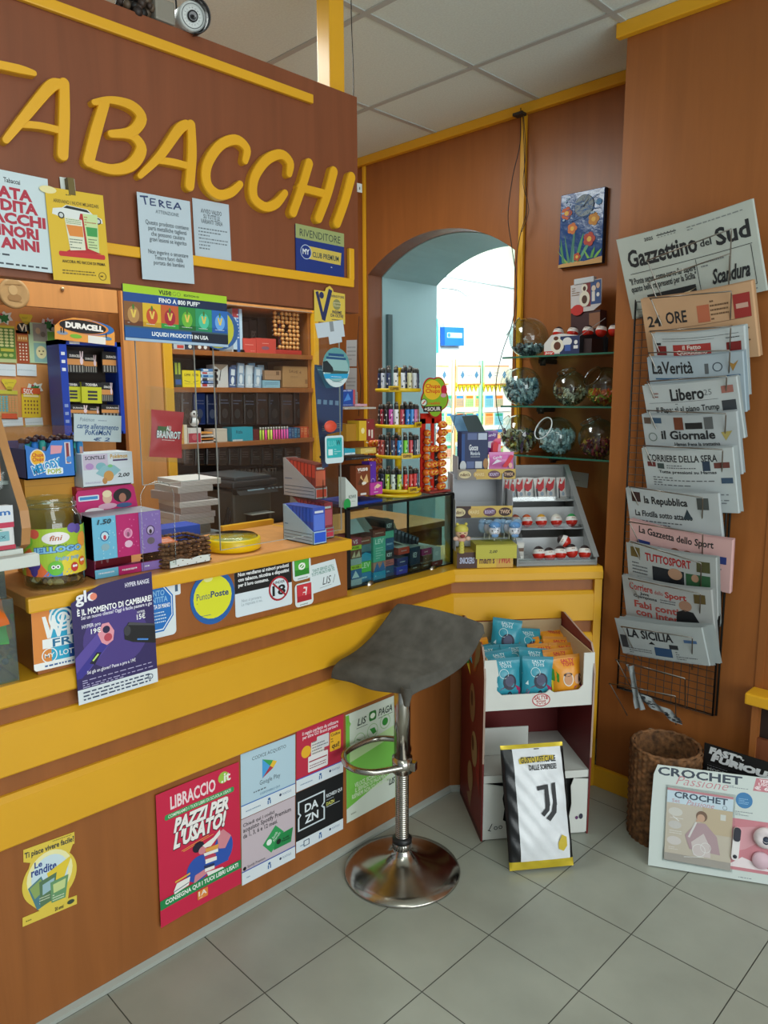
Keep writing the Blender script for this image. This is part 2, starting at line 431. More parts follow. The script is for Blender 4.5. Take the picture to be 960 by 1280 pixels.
# yellow trims
def trim(n, *a, bev=.004):
    mb = MB(); mb.box(*a, YEL, bev=bev); return struct(mb.build('trim_%d' % n))
trim(1, -3.4, YB-.03, ZC-.045, -1.405, YB-.001, ZC-.001)
trim(2, -1.43, YP-.03, ZC-.05, 2.2, YP-.001, ZC-.001)
trim(3, -3.150, YB-.014, 0, -3.128, YB-.001, ZC-.046)
trim(4, -2.095, YB-.02, 0, -2.068, YB-.001, ZC-.046)
mb = MB(); mb.box(-1.419, YP-.018, 0, 1.2, YP-.001, .085, YEL, bev=.003); struct(mb.build('baseboard_right'))

# ================================================================== counter
CP = [(XL, -1.3), (XL, 2.185), (-1.412, 2.64)]
def along(mb, prof, path, m, cap=True):
    """profile (out, z) carried along a path, mitred at the corners"""
    n = len(path); rows = []
    for i, p in enumerate(path):
        p = Vector(p); ds = []
        if i > 0: ds.append((p-Vector(path[i-1])).normalized())
        if i < n-1: ds.append((Vector(path[i+1])-p).normalized())
        ns = [Vector((d.y, -d.x)) for d in ds]; b = sum(ns, Vector((0, 0))).normalized()
        k = 1/max(.3, b.dot(ns[0]))
        rows.append([(p.x+b.x*k*o, p.y+b.y*k*o, z) for o, z in prof])
    V = [v for r_ in rows for v in r_]; c = len(prof)
    Fs = [(i*c+j, i*c+(j+1)%c, (i+1)*c+(j+1)%c, (i+1)*c+j) for i in range(n-1) for j in range(c)]
    if cap: Fs += [tuple(range(c)), tuple(range((n-1)*c, n*c))[::-1]]
    mb.add(V, Fs, m)
ctr = root('shop_counter', (XL, .5, 0), 'long wood and yellow shop counter with raised till section and angled end', 'counter')
IM = T(-XL, -.5, 0)
def part(mb, name, parent=ctr, lab=None):
    o = mb.build(name, parent, T(XL*-1, -.5, 0)); 
    if lab: o['label'] = lab
    return o
mb = MB(); along(mb, [(0, .0), (0, .88), (-.03, .88), (-.03, .0)], CP, WOOD); part(mb, 'front_panel')
mb = MB(); along(mb, [(0.001, .0), (.016, .0), (.016, .012), (.001, .02)], CP, '#a9ada5'); part(mb, 'floor_strip', lab='pale grey strip along the floor')
for z0, z1 in ((.525, .655), (.705, .828)):
    mb = MB(); along(mb, [(0.0005, z0), (.016, z0), (.018, z0+.003), (.018, z1-.014), (.008, z1-.001), (.0005, z1)], CP, YEL); part(mb, 'yellow_band')
mb = MB(); along(mb, [(-.46, .875), (.023, .875), (.027, .880), (.027, .906), (.015, .925), (-.46, .925)], CP, YEL); part(mb, 'ledge')
mb = MB(); 
_d = (Vector(CP[2])-Vector(CP[1])).normalized(); _n = Vector((_d.y, -_d.x)); e = Vector(CP[2])
a_ = e-_d*.03
mb.add([(e.x+_n.x*.02,e.y+_n.y*.02,0),(a_.x+_n.x*.02,a_.y+_n.y*.02,0),(a_.x,a_.y,0),(e.x,e.y,0),(e.x+_n.x*.02,e.y+_n.y*.02,.875),(a_.x+_n.x*.02,a_.y+_n.y*.02,.875),(a_.x,a_.y,.875),(e.x,e.y,.875)],
       [(0,1,5,4),(1,2,6,5),(2,3,7,6),(3,0,4,7),(4,5,6,7)], YEL); part(mb, 'end_post')
RY0, RY1, RX = .612, 1.64, -2.21; RZ = 1.12
mb = MB(); mb.box(RX, RY0+.012, .926, XL, RY1-.005, RZ-.035, WOOD); part(mb, 'raised_front')
mb = MB(); mb.box(RX, RY0, RZ-.034, XL-.004, RY1-.01, RZ, WOOD_L, bev=.002); top = part(mb, 'worktop', lab='pale wood worktop')
mb = MB(); mb.box(XL-.004, RY0-.004, RZ-.036, XL+.018, RY1+.004, RZ+.001, YEL, bev=.005)
mb.box(RX, RY1-.01, RZ-.036, XL-.004, RY1+.004, RZ+.001, YEL, bev=.004); mb.box(RX-.02, 1.42, RZ-.036, RX, RY1+.004, RZ+.02, YEL, bev=.004); part(mb, 'worktop_edge')

# ================================================================== sign board over the counter
FB = root('sign_board', (XL, 1.2, 1.855), 'brown wood sign board with raised yellow letters reading TABACCHI', 'sign')
def fpart(mb, name): return mb.build(name, FB, T(-XL, -1.2, -1.855))
mb = MB(); mb.box(XL-.04, -.9, 1.855, XL, 1.70, 2.508, WOOD_D, bev=.002); fpart(mb, 'board')
mb = MB(); mb.box(XL+.0005, -.9, 2.437, XL+.014, 1.512, 2.462, YEL, bev=.003); fpart(mb, 'top_rail')
mb = MB(); mb.box(XL+.0005, -.9, 1.932, XL+.014, 1.668, 1.958, YEL, bev=.003); mb.box(XL+.0005, 1.648, 1.955, XL+.014, 1.670, 2.05, YEL, bev=.003); fpart(mb, 'lower_rail')
PF = PX(XL)
def stroke(mb, pts, ws, t, M):
    """thick brush stroke in the local xy plane, rounded ends"""
    P = [Vector(p) for p in pts]; 
    # catmull-rom
    Q = []; W = []
    for i in range(len(P)-1):
        p0 = P[max(i-1, 0)]; p1 = P[i]; p2 = P[i+1]; p3 = P[min(i+2, len(P)-1)]
        for k in range(6):
            u = k/6; Q.append(.5*((2*p1)+(-p0+p2)*u+(2*p0-5*p1+4*p2-p3)*u*u+(-p0+3*p1-3*p2+p3)*u**3)); W.append(ws[i]*(1-u)+ws[i+1]*u)
    Q.append(P[-1]); W.append(ws[-1])
    Lf, Rt = [], []
    for i in range(len(Q)):
        d = (Q[min(i+1, len(Q)-1)]-Q[max(i-1, 0)]).normalized(); n = Vector((-d.y, d.x))*W[i]
        Lf.append(Q[i]+n); Rt.append(Q[i]-n)
    n = len(Q); 
    def cap(c, d, w, s_):
        a = math.atan2(d.y, d.x); return [c+Vector((math.cos(a+PI/2-s_*PI*k/5), math.sin(a+PI/2-s_*PI*k/5)))*w for k in range(1, 5)]
    V = []
    for i in range(n): V += [(Lf[i].x,Lf[i].y,0),(Rt[i].x,Rt[i].y,0),(Lf[i].x,Lf[i].y,t*.8),(Rt[i].x,Rt[i].y,t*.8),(Lf[i].lerp(Q[i],.12).x,Lf[i].lerp(Q[i],.12).y,t),(Rt[i].lerp(Q[i],.12).x,Rt[i].lerp(Q[i],.12).y,t)]
    Fs = []
    for i in range(n-1):
        a = i*6; b = a+6
        Fs += [(a+4,a+5,b+5,b+4),(a,a+2,b+2,b),(a+1,b+1,b+3,a+3),(a+2,a+4,b+4,b+2),(a+3,b+3,b+5,a+5)]
    mb.add(V, Fs, YEL, M)
    for c, d, w_, in ((Q[0], Q[0]-Q[1], W[0]), (Q[-1], Q[-1]-Q[-2], W[-1])):
        a = math.atan2(d.y, d.x); K = range(9); ring = lambda s_, z: [(c.x+math.cos(a-PI/2+PI*k/8)*w_*s_, c.y+math.sin(a-PI/2+PI*k/8)*w_*s_, z) for k in K]
        mb.add(ring(1,0)+ring(1,t*.8)+ring(.88,t), [(k,k+1,k+10,k+9) for k in range(8)]+[(k+9,k+10,k+19,k+18) for k in range(8)]+[tuple(range(18,27))], YEL, M)
# letters: strokes given by where they show in the photograph, lifted onto the board's plane
LET = [
 ('T', [([(-60,78),(-20,82),(20,90),(38,95)], [5,6,6,4]), ([(-12,84),(-30,130),(-52,176)], [7,8,8])]),
 ('A', [([(3,178),(30,145),(58,112),(70,108)], [5,7,8,7]), ([(76,107),(76,150),(74,196)], [7,8,8]), ([(20,158),(46,160),(72,166)], [5,5,5])]),
 ('B', [([(126,132),(116,165),(106,204)], [7,8,8]), ([(113,131),(135,128),(160,135),(172,150),(160,167),(134,170)], [4,5,7,8,7,5]), ([(134,170),(160,172),(172,188),(160,208),(136,214),(107,206)], [5,6,8,8,7,6])]),
 ('A', [([(170,222),(196,196),(218,165),(228,158)], [4,6,7,6]), ([(234,158),(235,195),(232,234)], [6,7,7]), ([(190,202),(212,205),(232,210)], [4.5,5,4.5])]),
 ('C', [([(301,203),(303,188),(290,177),(270,184),(254,208),(254,232),(268,245),(284,242),(295,232)], [4.5,6,6.5,6.5,7,7,6.5,6,4.5])]),
 ('C', [([(356,219),(357,205),(346,195),(328,202),(313,224),(312,248),(326,260),(340,256),(351,243)], [4.5,6,6,6.5,6.5,6.5,6,6,4.5])]),
 ('H', [([(381,206),(372,236),(361,267)], [6,6,6]), ([(412,216),(404,245),(393,274)], [6,6,6]), ([(370,236),(386,240),(402,244)], [5,5,5])]),
 ('I', [([(434,223),(426,252),(416,280)], [6,6,6])]),
]
for nm, strokes in LET:
    mb = MB(); k = 0
    for pts, ws in strokes:
        q = [PF.uv(*p) for p in pts]
        # local metres per pixel
        wpx = []
        for p, w_ in zip(pts, ws):
            a = PF.at(p[0], p[1]-w_); b = PF.at(p[0]-w_, p[1]); c = PF.at(*p); wpx.append(((a-c).length*.55+(b-c).length*.45)*.95)
        stroke(mb, q, wpx, .022-.0005*k, Matrix(((0,0,1,0),(1,0,0,0),(0,1,0,0),(0,0,0,1)))@T(0,0,XL)); k += 1
    fpart(mb, 'letter')
# post from the board up to the ceiling
po = MB(); po.box(-.0, -.03, 0, .06, .03, ZC-2.4-.002, YEL, bev=.003)
tag(po.build('ceiling_post', None, T(XL-.1, 1.655, 2.40)), 'square yellow post rising from behind sign board to ceiling', 'post')
# ================================================================== stickers and posters on the counter front
B = {'b': .02}; BB = {'b': .028}; IT = {'b': .02, 's': .25}
FACE = PX(XL)
OFF = .0012
sheet('wifi_sticker', 'orange and blue free wifi sticker at left end of raised counter', 'sticker', FACE,
  ((38.7,763.7),(125,746.5),(129,821),(42,839)), '#f4f6f4', [
  ('r',.0,.12,.25,1,'#e08a3c'), ('r',.25,.12,.5,1,'#2fa9cf'), ('r',.5,.12,.72,1,'#1c4f9c'), ('r',.72,.12,1,1,'#e08a3c'),
  ('p',[(.14,.86),(.19,.86),(.245,.62),(.28,.86),(.315,.86),(.36,.62),(.42,.86),(.47,.86),(.38,.5),(.34,.5),(.30,.68),(.25,.5),(.2,.5)],'#f4f6f4'),
  ('t','i-Fi',.48,.5,.86,.84,'#f4f6f4',BB), ('r',.13,.34,.9,.49,'#f4f6f4'), ('t','FREE',.27,.345,.80,.475,'#1f6f9a',B),
  ('o',.43,.80,.20,'#f4f6f4',.03),('o',.43,.80,.14,'#f4f6f4',.03),('o',.43,.80,.08,'#f4f6f4',.03),('r',.2,.62,.66,.76,'#2fa9cf') if False else ('c',.43,.82,.025,'#f4f6f4'),
  ('o',.22,.22,.11,'#f4f6f4',.015),('t','MY',.15,.185,.29,.255,'#f4f6f4',B),('t','LOTTERIES',.36,.18,.86,.27,'#f4f6f4',B),
  ('x',.15,.02,.9,.09,1,'#3b5f9a')], off=OFF, rnd=.05)
sheet('grey_label', 'small grey and white label behind the blue octagon sticker', 'sticker', FACE,
  ((190,727),(225,720),(225,742),(191,750)), '#dfe6ea', [('r',.1,.2,.9,.85,'#46607c'),('t','a',.6,.4,.75,.7,'#ffffff')], off=OFF, rnd=.1)
oc = [(.29,0),(.71,0),(1,.29),(1,.71),(.71,1),(.29,1),(0,.71),(0,.29)]
sheet('octagon_sticker', 'blue octagonal identity sticker partly behind the purple card', 'sticker', FACE,
  ((168,733),(217.5,723),(220,792),(170,803)), '#dfe8ec', [('p',[(.04+.90*x,.10+.88*y) for x,y in oc],'#1d72c4'),
  ('p',[(.07+.84*x,.13+.82*y) for x,y in oc],'#f0f6fa'),('p',[(.09+.80*x,.15+.78*y) for x,y in oc],'#1d72c4'),
  ('t','PUNTO\nIDENTITA',.2,.63,.8,.85,'#8cc0e8',B),('t','A PORTATA DI MANO',.14,.52,.86,.60,'#ffffff',B),('x',.2,.25,.75,.48,4,'#cfe2f2')], off=OFF+.001, rnd=.1)
gl = PX(XL+.036)
sheet('cigarette_promo_card', 'purple glo promo card with two heating devices hanging over counter edge', 'card', gl,
  ((88,735),(188.5,713),(197.5,852.5),(97,881)), '#32255e', [
  ('e',.5,.5,.40,'#4c3a84',.26),('r',0,0,1,.125,'#dfe6ea'),
  ('t','glo',.05,.82,.30,.95,'#f2f2f6',BB),('c',.262,.885,.042,'#f08a70'),
  ('t','HYPER RANGE',.65,.905,.96,.945,'#e9e6f4',B),
  ('t','È IL MOMENTO DI CAMBIARE!',.06,.745,.98,.81,'#ffffff',BB),('t','Sei un nuovo cliente? Oggi è facile passare a glo',.10,.70,.98,.74,'#e9e6f4',B),
  ('p',[(0,.22),(0,.40),(.28,.57),(.42,.46),(.12,.25)],'#5c4aa0'),('p',[(0,.22),(0,.27),(.38,.53),(.44,.48),(.06,.22)],'#3a3290'),
  ('p',[(.28,.56),(.34,.64),(.42,.64),(.48,.56),(.46,.48),(.38,.45),(.32,.48)],'#e89aa8'),('e',.385,.585,.045,'#241a44',.032),('c',.40,.515,.05,'#c04858'),
  ('p',[(.16,.33),(.25,.41),(.31,.40),(.22,.31)],'#1a1630'),('l',.20,.345,.27,.392,.02,'#c9e878'),
  ('p',[(.60,.54),(.66,.60),(1,.53),(1,.36),(.70,.42),(.60,.46)],'#17171b'),('e',.64,.53,.045,'#3a3a40',.045),('l',.76,.435,.90,.41,.02,'#4a8ad8'),('p',[(.64,.58),(.68,.60),(1,.535),(1,.52)],'#4a4a50'),
  ('t','HYPER pro',.10,.625,.32,.665,'#e9e6f4',B),('t','19€',.20,.575,.32,.62,'#ffffff',B),('t','HYPER',.78,.66,.88,.68,'#e9e6f4',B),('t','15€',.77,.605,.88,.655,'#ffffff',B),
  ('t','Sei già un glover? Passa a pro a 19€',.12,.235,.72,.275,'#e9e6f4',B),
  ('x',.06,.13,.97,.205,4,'#b8b0d8'),('x',.06,.02,.90,.11,3,'#2a3a5a'),('o',.90,.07,.035,'#2a3a5a',.008)],
  thick=.002, outline=[(0,0),(1,0),(1,1),(.6,.985),(.35,.97),(.2,.93),(0,.86)])
sheet('round_payment_sticker', 'round yellow sticker with thick blue ring reading PuntoPoste', 'sticker', FACE,
  ((237,717.5),(292.5,706.5),(293,774),(237.5,786)), '#1c5fa8', [('c',.5,.5,.43,'#dfe02a'),('t','Punto',.14,.48,.44,.60,'#28466e'),('t','Poste',.45,.49,.86,.61,'#28466e',BB),('x',.14,.40,.5,.45,1,'#a8b02a'),('x',.2,.17,.45,.2,1,'#3a5a7e'),('e',.4,.84,.1,'#e9ec9a',.05)],
  off=OFF, outline=[(.5+.5*math.cos(2*PI*i/40), .5+.5*math.sin(2*PI*i/40)) for i in range(40)])
sheet('age_limit_sticker', 'black and white sign with crossed out 18 forbidding tobacco to minors', 'sign', FACE,
  ((292.8,714),(363.8,698.5),(364.5,754.5),(293.6,773)), '#dbe7ee', [('r',0,.5,1,1,'#0c0d10'),
  ('t','Non vendiamo ai minori prodotti',.06,.83,.95,.935,'#f4f6f8',BB),('t','con tabacco, nicotina e dispositivi',.06,.72,.95,.825,'#f4f6f8',BB),('t','per il loro consumo.',.06,.61,.58,.71,'#f4f6f8',BB),
  ('c',.76,.42,.185,'#a81e2c'),('c',.76,.42,.155,'#dbe7ee'),('t','UNDER',.67,.53,.87,.59,'#1a1c22',B),('t','18',.64,.27,.88,.50,'#0c0d10',BB),
  ('l',.65,.56,.87,.26,.028,'#a81e2c'),('t','Non ci provare.\nLa risposta è no.',.1,.20,.46,.36,'#9aa9b2')], off=OFF, rnd=.05)
for nm, lab, cs, col, c2, its in (
  ('service_sticker','small green framed app sticker with white leaf beside age limit sign',((364,697.5),(387,693),(388.5,722),(366,727)),'#4fae3a','#2c8a2a',[('e',.5,.58,.19,'#f2f6ee',.15),('e',.5,.58,.12,'#5aae44',.08),('l',.34,.48,.66,.68,.05,'#f2f6ee')]),
  ('service_sticker','small red framed phone sticker below the green one',((367,730.5),(390,725.5),(391.5,754.5),(369,759)),'#cf3440','#b02030',[('l',.5,.46,.58,.80,.2,'#f6e6e6'),('r',.42,.60,.58,.74,'#cf3440'),('r',.42,.44,.56,.56,'#cf3440')])):
  sheet(nm, lab, 'sticker', FACE, cs, '#dfe9ea', [('r',.10,.2,.90,.94,c2),('r',.13,.45,.87,.92,col)]+its+[('x',.25,.04,.8,.12,1,'#3a5a4a')], off=OFF+.0014, rnd=.18, group='framed app stickers')
sheet('slanted_sign', 'white slanted LIS sign at right end of raised counter face', 'sign', FACE,
  ((386,706),(421,699),(426.5,732.5),(388,741)), '#dbe6ea', [('t','TANTI SERVIZI UTILI,\nTUTTI PRONTI PER TE.',.06,.60,.84,.84,'#4a8a7a',B),('t','LIS',.40,.20,.70,.47,'#20262a',{'b':.0,'s':.3}),('l',.76,.18,.84,.46,.012,'#20262a'),('l',.3,.12,.7,.14,.008,'#5a6a6a')],
  off=OFF+.0006, outline=[(0,0),(1.02,.02),(.87,1),(.0,1)])
cir = [(.5+.5*math.cos(a), .52+.36*math.sin(a)) for a in [math.radians(x) for x in range(-50, 231, 10)]]
sheet('annuity_sticker', 'yellow round sticker of scratch cards reading Le rendite low on counter', 'sticker', FACE,
  ((27,1063),(94.5,1038.5),(96.5,1129.5),(27.5,1158)), '#e4c84a', [
  ('e',.5,.55,.42,'#f2ecb0',.32),('e',.5,.55,.34,'#cfe3ea',.26),
  ('t','Ti piace vivere facile?',.05,.855,.95,.955,'#26303a',BB),('t','Le',.22,.70,.36,.78,'#23408a',BB),('t','rendite',.16,.60,.62,.71,'#23408a',BB),
  ('p',[(.44,.58),(.9,.70),(.80,.52),(.72,.36),(.5,.40)],'#e9cc3a'),
  ('p',[(.10,.47),(.34,.57),(.52,.20),(.26,.14)],'#4f7f8a'),('p',[(.13,.46),(.33,.54),(.42,.38),(.22,.30)],'#8fa860'),('p',[(.3,.50),(.62,.55),(.56,.20),(.32,.16)],'#5a7a58'),('p',[(.36,.45),(.58,.49),(.55,.35),(.36,.31)],'#9fc0c8'),
  ('p',[(.50,.44),(.84,.46),(.78,.16),(.52,.16)],'#6a9a6a'),('p',[(.55,.40),(.79,.42),(.77,.3),(.56,.28)],'#c9d890'),('x',.54,.17,.76,.27,3,'#e8ecd0'),('x',.30,.2,.5,.3,3,'#d8e0c0'),
  ('x',.06,.035,.5,.075,1,'#5a5020'),('t','20 anni',.58,.03,.74,.08,'#2a3030',B),('e',.88,.07,.07,'#3a4a3a',.03),('x',.55,.97,.9,.99,1,'#6a6030')],
  off=OFF, outline=[(0,0),(1,0),(1,.11)]+[c for c in cir if True]+[(0,.11)] if False else [(0,0),(1,0),(1,.12),(.83,.125)]+[(.5+.5*math.cos(math.radians(a)), .50+.355*math.sin(math.radians(a))) for a in range(-45, 50, 8)]+[(.93,.84),(.96,.84),(.96,1),(.03,1),(.03,.84),(.15,.80)]+[(.5+.5*math.cos(math.radians(a)), .50+.355*math.sin(math.radians(a))) for a in range(140, 222, 8)]+[(.3,.12),(0,.12)])
sheet('bookshop_poster', 'bright red poster reading LIBRACCIO and PAZZI PER L USATO on counter front', 'poster', FACE,
  ((192,993),(298,951.5),(300,1104),(199,1157.5)), '#cf2048', [
  ('t','LIBRACCIO',.16,.845,.70,.945,'#f6dfe2',BB),('c',.80,.925,.065,'#9fc84a'),('t','.it',.77,.885,.89,.955,'#f4f4e6',BB),
  ('p',rrect(.09,.782,.93,.822,.018),'#2f9a52'),('t','COMPRIAMO I TUOI LIBRI DI SCUOLA USATI',.13,.790,.89,.815,'#dff0dc',B),
  ('t','PAZZI PER',.18,.655,.86,.765,'#1a1a22',{'b':.09,'s':.3}),('t','PAZZI PER',.185,.662,.855,.768,'#f6f2ee',{'b':.05,'s':.3}),
  ('t',"L'USATO!",.17,.53,.83,.665,'#1a1a22',{'b':.09,'s':.3}),('t',"L'USATO!",.175,.537,.825,.665,'#f6f2ee',{'b':.05,'s':.3}),
  ('l',.27,.50,.60,.525,.008,'#f0a050'),('l',.29,.49,.66,.515,.008,'#f0a050'),
  ('e',.47,.30,.15,'#2c55b0',.10),('e',.78,.37,.12,'#2c55b0',.12),('r',.44,.25,.84,.32,'#2c55b0'),('p',[(.70,.50),(.78,.52),(.88,.44),(.80,.36),(.72,.38)],'#d88a94'),
  ('e',.47,.47,.07,'#1c1a2e',.04),('e',.52,.43,.05,'#d88a94',.03),('p',[(.40,.20),(.62,.24),(.62,.28),(.42,.26)],'#d88a94'),
  ('p',[(.52,.465),(.66,.49),(.74,.53),(.74,.49),(.62,.43),(.55,.44)],'#f2f0ea'),('p',[(.55,.43),(.72,.42),(.71,.385),(.56,.40)],'#e8a24a'),('p',[(.53,.40),(.71,.385),(.71,.36),(.54,.375)],'#f2f0ea'),('p',[(.54,.37),(.68,.355),(.68,.32),(.55,.335)],'#c0405a'),('p',[(.55,.345),(.69,.33),(.69,.30),(.55,.31)],'#f2f0ea'),
  ('p',[(.53,.30),(.66,.285),(.66,.25),(.54,.26)],'#26305a'),('p',[(.54,.275),(.66,.265),(.66,.24),(.54,.25)],'#f2f0ea'),('p',[(.56,.24),(.76,.22),(.80,.19),(.58,.20)],'#f2f0ea'),
  ('r',0,.135,1,.205,'#1f8a4c'),('t','CONSEGNA QUI I TUOI LIBRI USATI',.06,.15,.96,.192,'#f2f6ee',BB),
  ('p',[(.16,.225),(.20,.275),(.36,.275),(.34,.215),(.17,.20)],'#f2f0ea'),('l',.16,.22,.34,.235,.008,'#26305a'),('l',.18,.29,.36,.30,.02,'#e8b04a'),
  ('p',rrect(.44,.055,.57,.125,.01),'#e8883a'),('t','1A',.455,.08,.555,.118,'#f8ecd8',BB),('x',.46,.06,.55,.072,1,'#f8ecd8')],
  off=.006, curl=lambda u, v: .03*(1-u)**3*(1-.4*v)-.01)
def footer(lc, t=None):
    return [('r',0,0,1,.20,'#dfe8ee'),('r',0,.19,1,.205,lc),('e',.5,.13,.025,'#2a62a0',.02),('r',.47,.05,.49,.11,'#2a62a0'),('r',.51,.05,.53,.11,'#2a62a0'),('c',.71,.115,.022,'#2a3a5a'),('t','PUNTOLIS',.75,.095,.92,.13,'#6a86a8'),('x',.08,.07,.34,.11,1,'#7a96b0')]
sheet('gift_card_poster', 'pale blue Google Play code poster with triangular play logo', 'poster', FACE,
  ((300.3,942),(368.6,918.5),(368.6,992.5),(301,1025)), '#b9d4e2', [
  ('t','CODICE ACQUISTO',.2,.83,.82,.895,'#3a4a56'),('p',[(.38,.80),(.38,.50),(.52,.65)],'#4aa3e0'),('p',[(.38,.80),(.52,.65),(.58,.72)],'#3aa35a'),('p',[(.52,.65),(.58,.72),(.65,.68),(.58,.60)],'#f0c23a'),('p',[(.38,.50),(.52,.65),(.58,.60)],'#b03a4a'),
  ('t','Google Play',.33,.385,.71,.48,'#4a5a66'),('x',.22,.31,.82,.36,1,'#5a6a76'),('t','DISPONIBILE QUI',.34,.245,.70,.285,'#4a7aa0')]+footer('#2d6fc0'), off=OFF)
sheet('music_card_poster', 'pale pink Spotify code poster with two crossed green cards', 'poster', FACE,
  ((301.2,1026),(368.4,993.5),(368.2,1073),(301.8,1106)), '#cbbcc4', [
  ('t','Chiedi qui i codici',.03,.86,.60,.93,'#3a3238',B),('t','acquisto Spotify Premium',.03,.77,.92,.86,'#3a3238',B),('t','da 1, 3, 6 e 12 mesi.',.03,.69,.66,.77,'#3a3238',B),
  ('p',[(.38,.46),(.62,.68),(.78,.52),(.54,.28)],'#2f9f58'),('p',[(.58,.30),(.64,.50),(.96,.52),(.92,.30)],'#1f8a4a'),
  ('c',.50,.46,.05,'#e8f2ea'),('t','Spotify\nPremium',.55,.46,.70,.56,'#e8f2ea',{'rot':.7}),('c',.68,.40,.045,'#14201a'),('t','Spotify\nPremium',.74,.36,.90,.43,'#14201a',B),
  ('c',.05,.24,.03,'#14181a'),('t','Spotify Premium',.1,.22,.42,.27,'#3a3238')]+footer('#2a4fae'), off=OFF)
sheet('gift_partner_poster', 'red poster with white vouchers and yellow qui! box above black poster', 'poster', FACE,
  ((369.8,913.5),(428.8,892.3),(428.4,965),(370,989.5)), '#c32a44', [
  ('t','Il regalo perfetto da utilizzare\nper altre GO Brand partners',.12,.80,.88,.94,'#f4dfe2',B),
  ('c',.20,.60,.10,'#f0b62a'),('p',rrect(.30,.48,.58,.72,.02),'#e4dfd8'),('p',rrect(.42,.56,.68,.78,.02),'#d8d8da'),('x',.32,.5,.66,.74,5,'#6a6a70'),
  ('p',rrect(.24,.24,.66,.50,.02),'#ece8e8'),('r',.26,.40,.64,.42,'#a02a3a'),('x',.27,.28,.62,.36,2,'#7a2a3a'),
  ('p',rrect(.70,.44,.94,.76,.02),'#f0b62a'),('t','Codice',.72,.69,.92,.74,'#2a2320',B),('x',.72,.58,.9,.67,2,'#5a4a20'),('t','qui!',.74,.46,.91,.57,'#2a2320',BB)]+footer('#4a5ac0'), off=OFF)
sheet('sport_streaming_poster', 'black DAZN poster with white lettered square logo', 'poster', FACE,
  ((369.6,990.5),(428.4,966),(428.4,1034.5),(369.2,1068)), '#0f1215', [
  ('p',[(.04,.34),(.04,.56),(.08,.60),(.04,.64),(.04,.84),(.60,.84),(.60,.63),(.55,.59),(.60,.55),(.60,.34)],'#d5e0e6'),
  ('p',[(.07,.365),(.07,.55),(.11,.60),(.07,.65),(.07,.815),(.57,.815),(.57,.64),(.52,.59),(.57,.54),(.57,.365)],'#0f1215'),
  ('t','DA',.18,.61,.46,.75,'#e6eef2',BB),('t','ZN',.18,.42,.46,.56,'#e6eef2',BB),
  ('t','RICHIEDI QUI',.63,.68,.97,.75,'#e6eef2',B),('x',.63,.63,.97,.67,1,'#9aa6ac'),('t','DAZN',.63,.55,.80,.61,'#e0e070',B),('l',.63,.53,.92,.53,.008,'#cfd8da')]+
  [i for i in footer('#0f1215')]+[('p',rrect(.15,.05,.27,.15,.01),'#2a4a6a'),('p',rrect(.165,.062,.255,.138,.01),'#dfe8ee')], off=OFF)
sheet('bill_payment_poster', 'green and white LIS PAGA poster behind the bar stool', 'poster', FACE,
  ((432,893.5),(493.2,869),(494,995.5),(432.7,1029.3)), '#d5dfd0', [
  ('p',[(0,.13),(0,.99),(.06,.99),(.07,.93),(.12,.88),(1,.40),(1,.28)],'#6fb83f'),('p',[(0,.13),(0,.8),(.05,.93),(.12,.88),(.12,.40),(1,.45),(1,.28)],'#78c04a'),
  ('p',[(.07,.30),(.07,.88),(.12,.925),(1,.90),(1,.36)],'#b8d89a'),('p',[(.07,.30),(.07,.55),(1,.62),(1,.36)],'#7cc552'),('p',[(.07,.64),(.07,.88),(.12,.925),(1,.94),(1,.72)],'#ccd8c6'),
  ('t','LIS',.22,.855,.40,.92,'#2c3a32',IT),('p',rrect(.45,.85,.60,.94,.03),'#2f7a32'),('e',.525,.895,.05,'#e6f0dc',.025),('t','PAGA',.64,.865,.93,.93,'#2c3a32',IT),('l',.2,.835,.42,.835,.008,'#4a5a4a'),('l',.64,.845,.94,.85,.008,'#4a5a4a'),
  ('o',.26,.72,.11,'#9ac08a',.012),('o',.52,.755,.11,'#9ac08a',.012),('o',.78,.79,.11,'#9ac08a',.012),('c',.78,.79,.06,'#2f8a32'),('p',[(.46,.78),(.56,.78),(.60,.73),(.53,.72)],'#2f8a32'),('l',.20,.74,.32,.70,.02,'#7a9a70'),
  ('t','VELOCE, SICURO, COMODO\nIL SERVIZIO DI PAGAMENTO\nRISPARMI NON SOLO SUL TEMPO',.10,.20,.93,.34,'#dff0cc',B),('t','LIS',.86,.15,.99,.21,'#2c3a32',IT),('x',.08,.05,.4,.08,1,'#a0a898')], off=OFF)

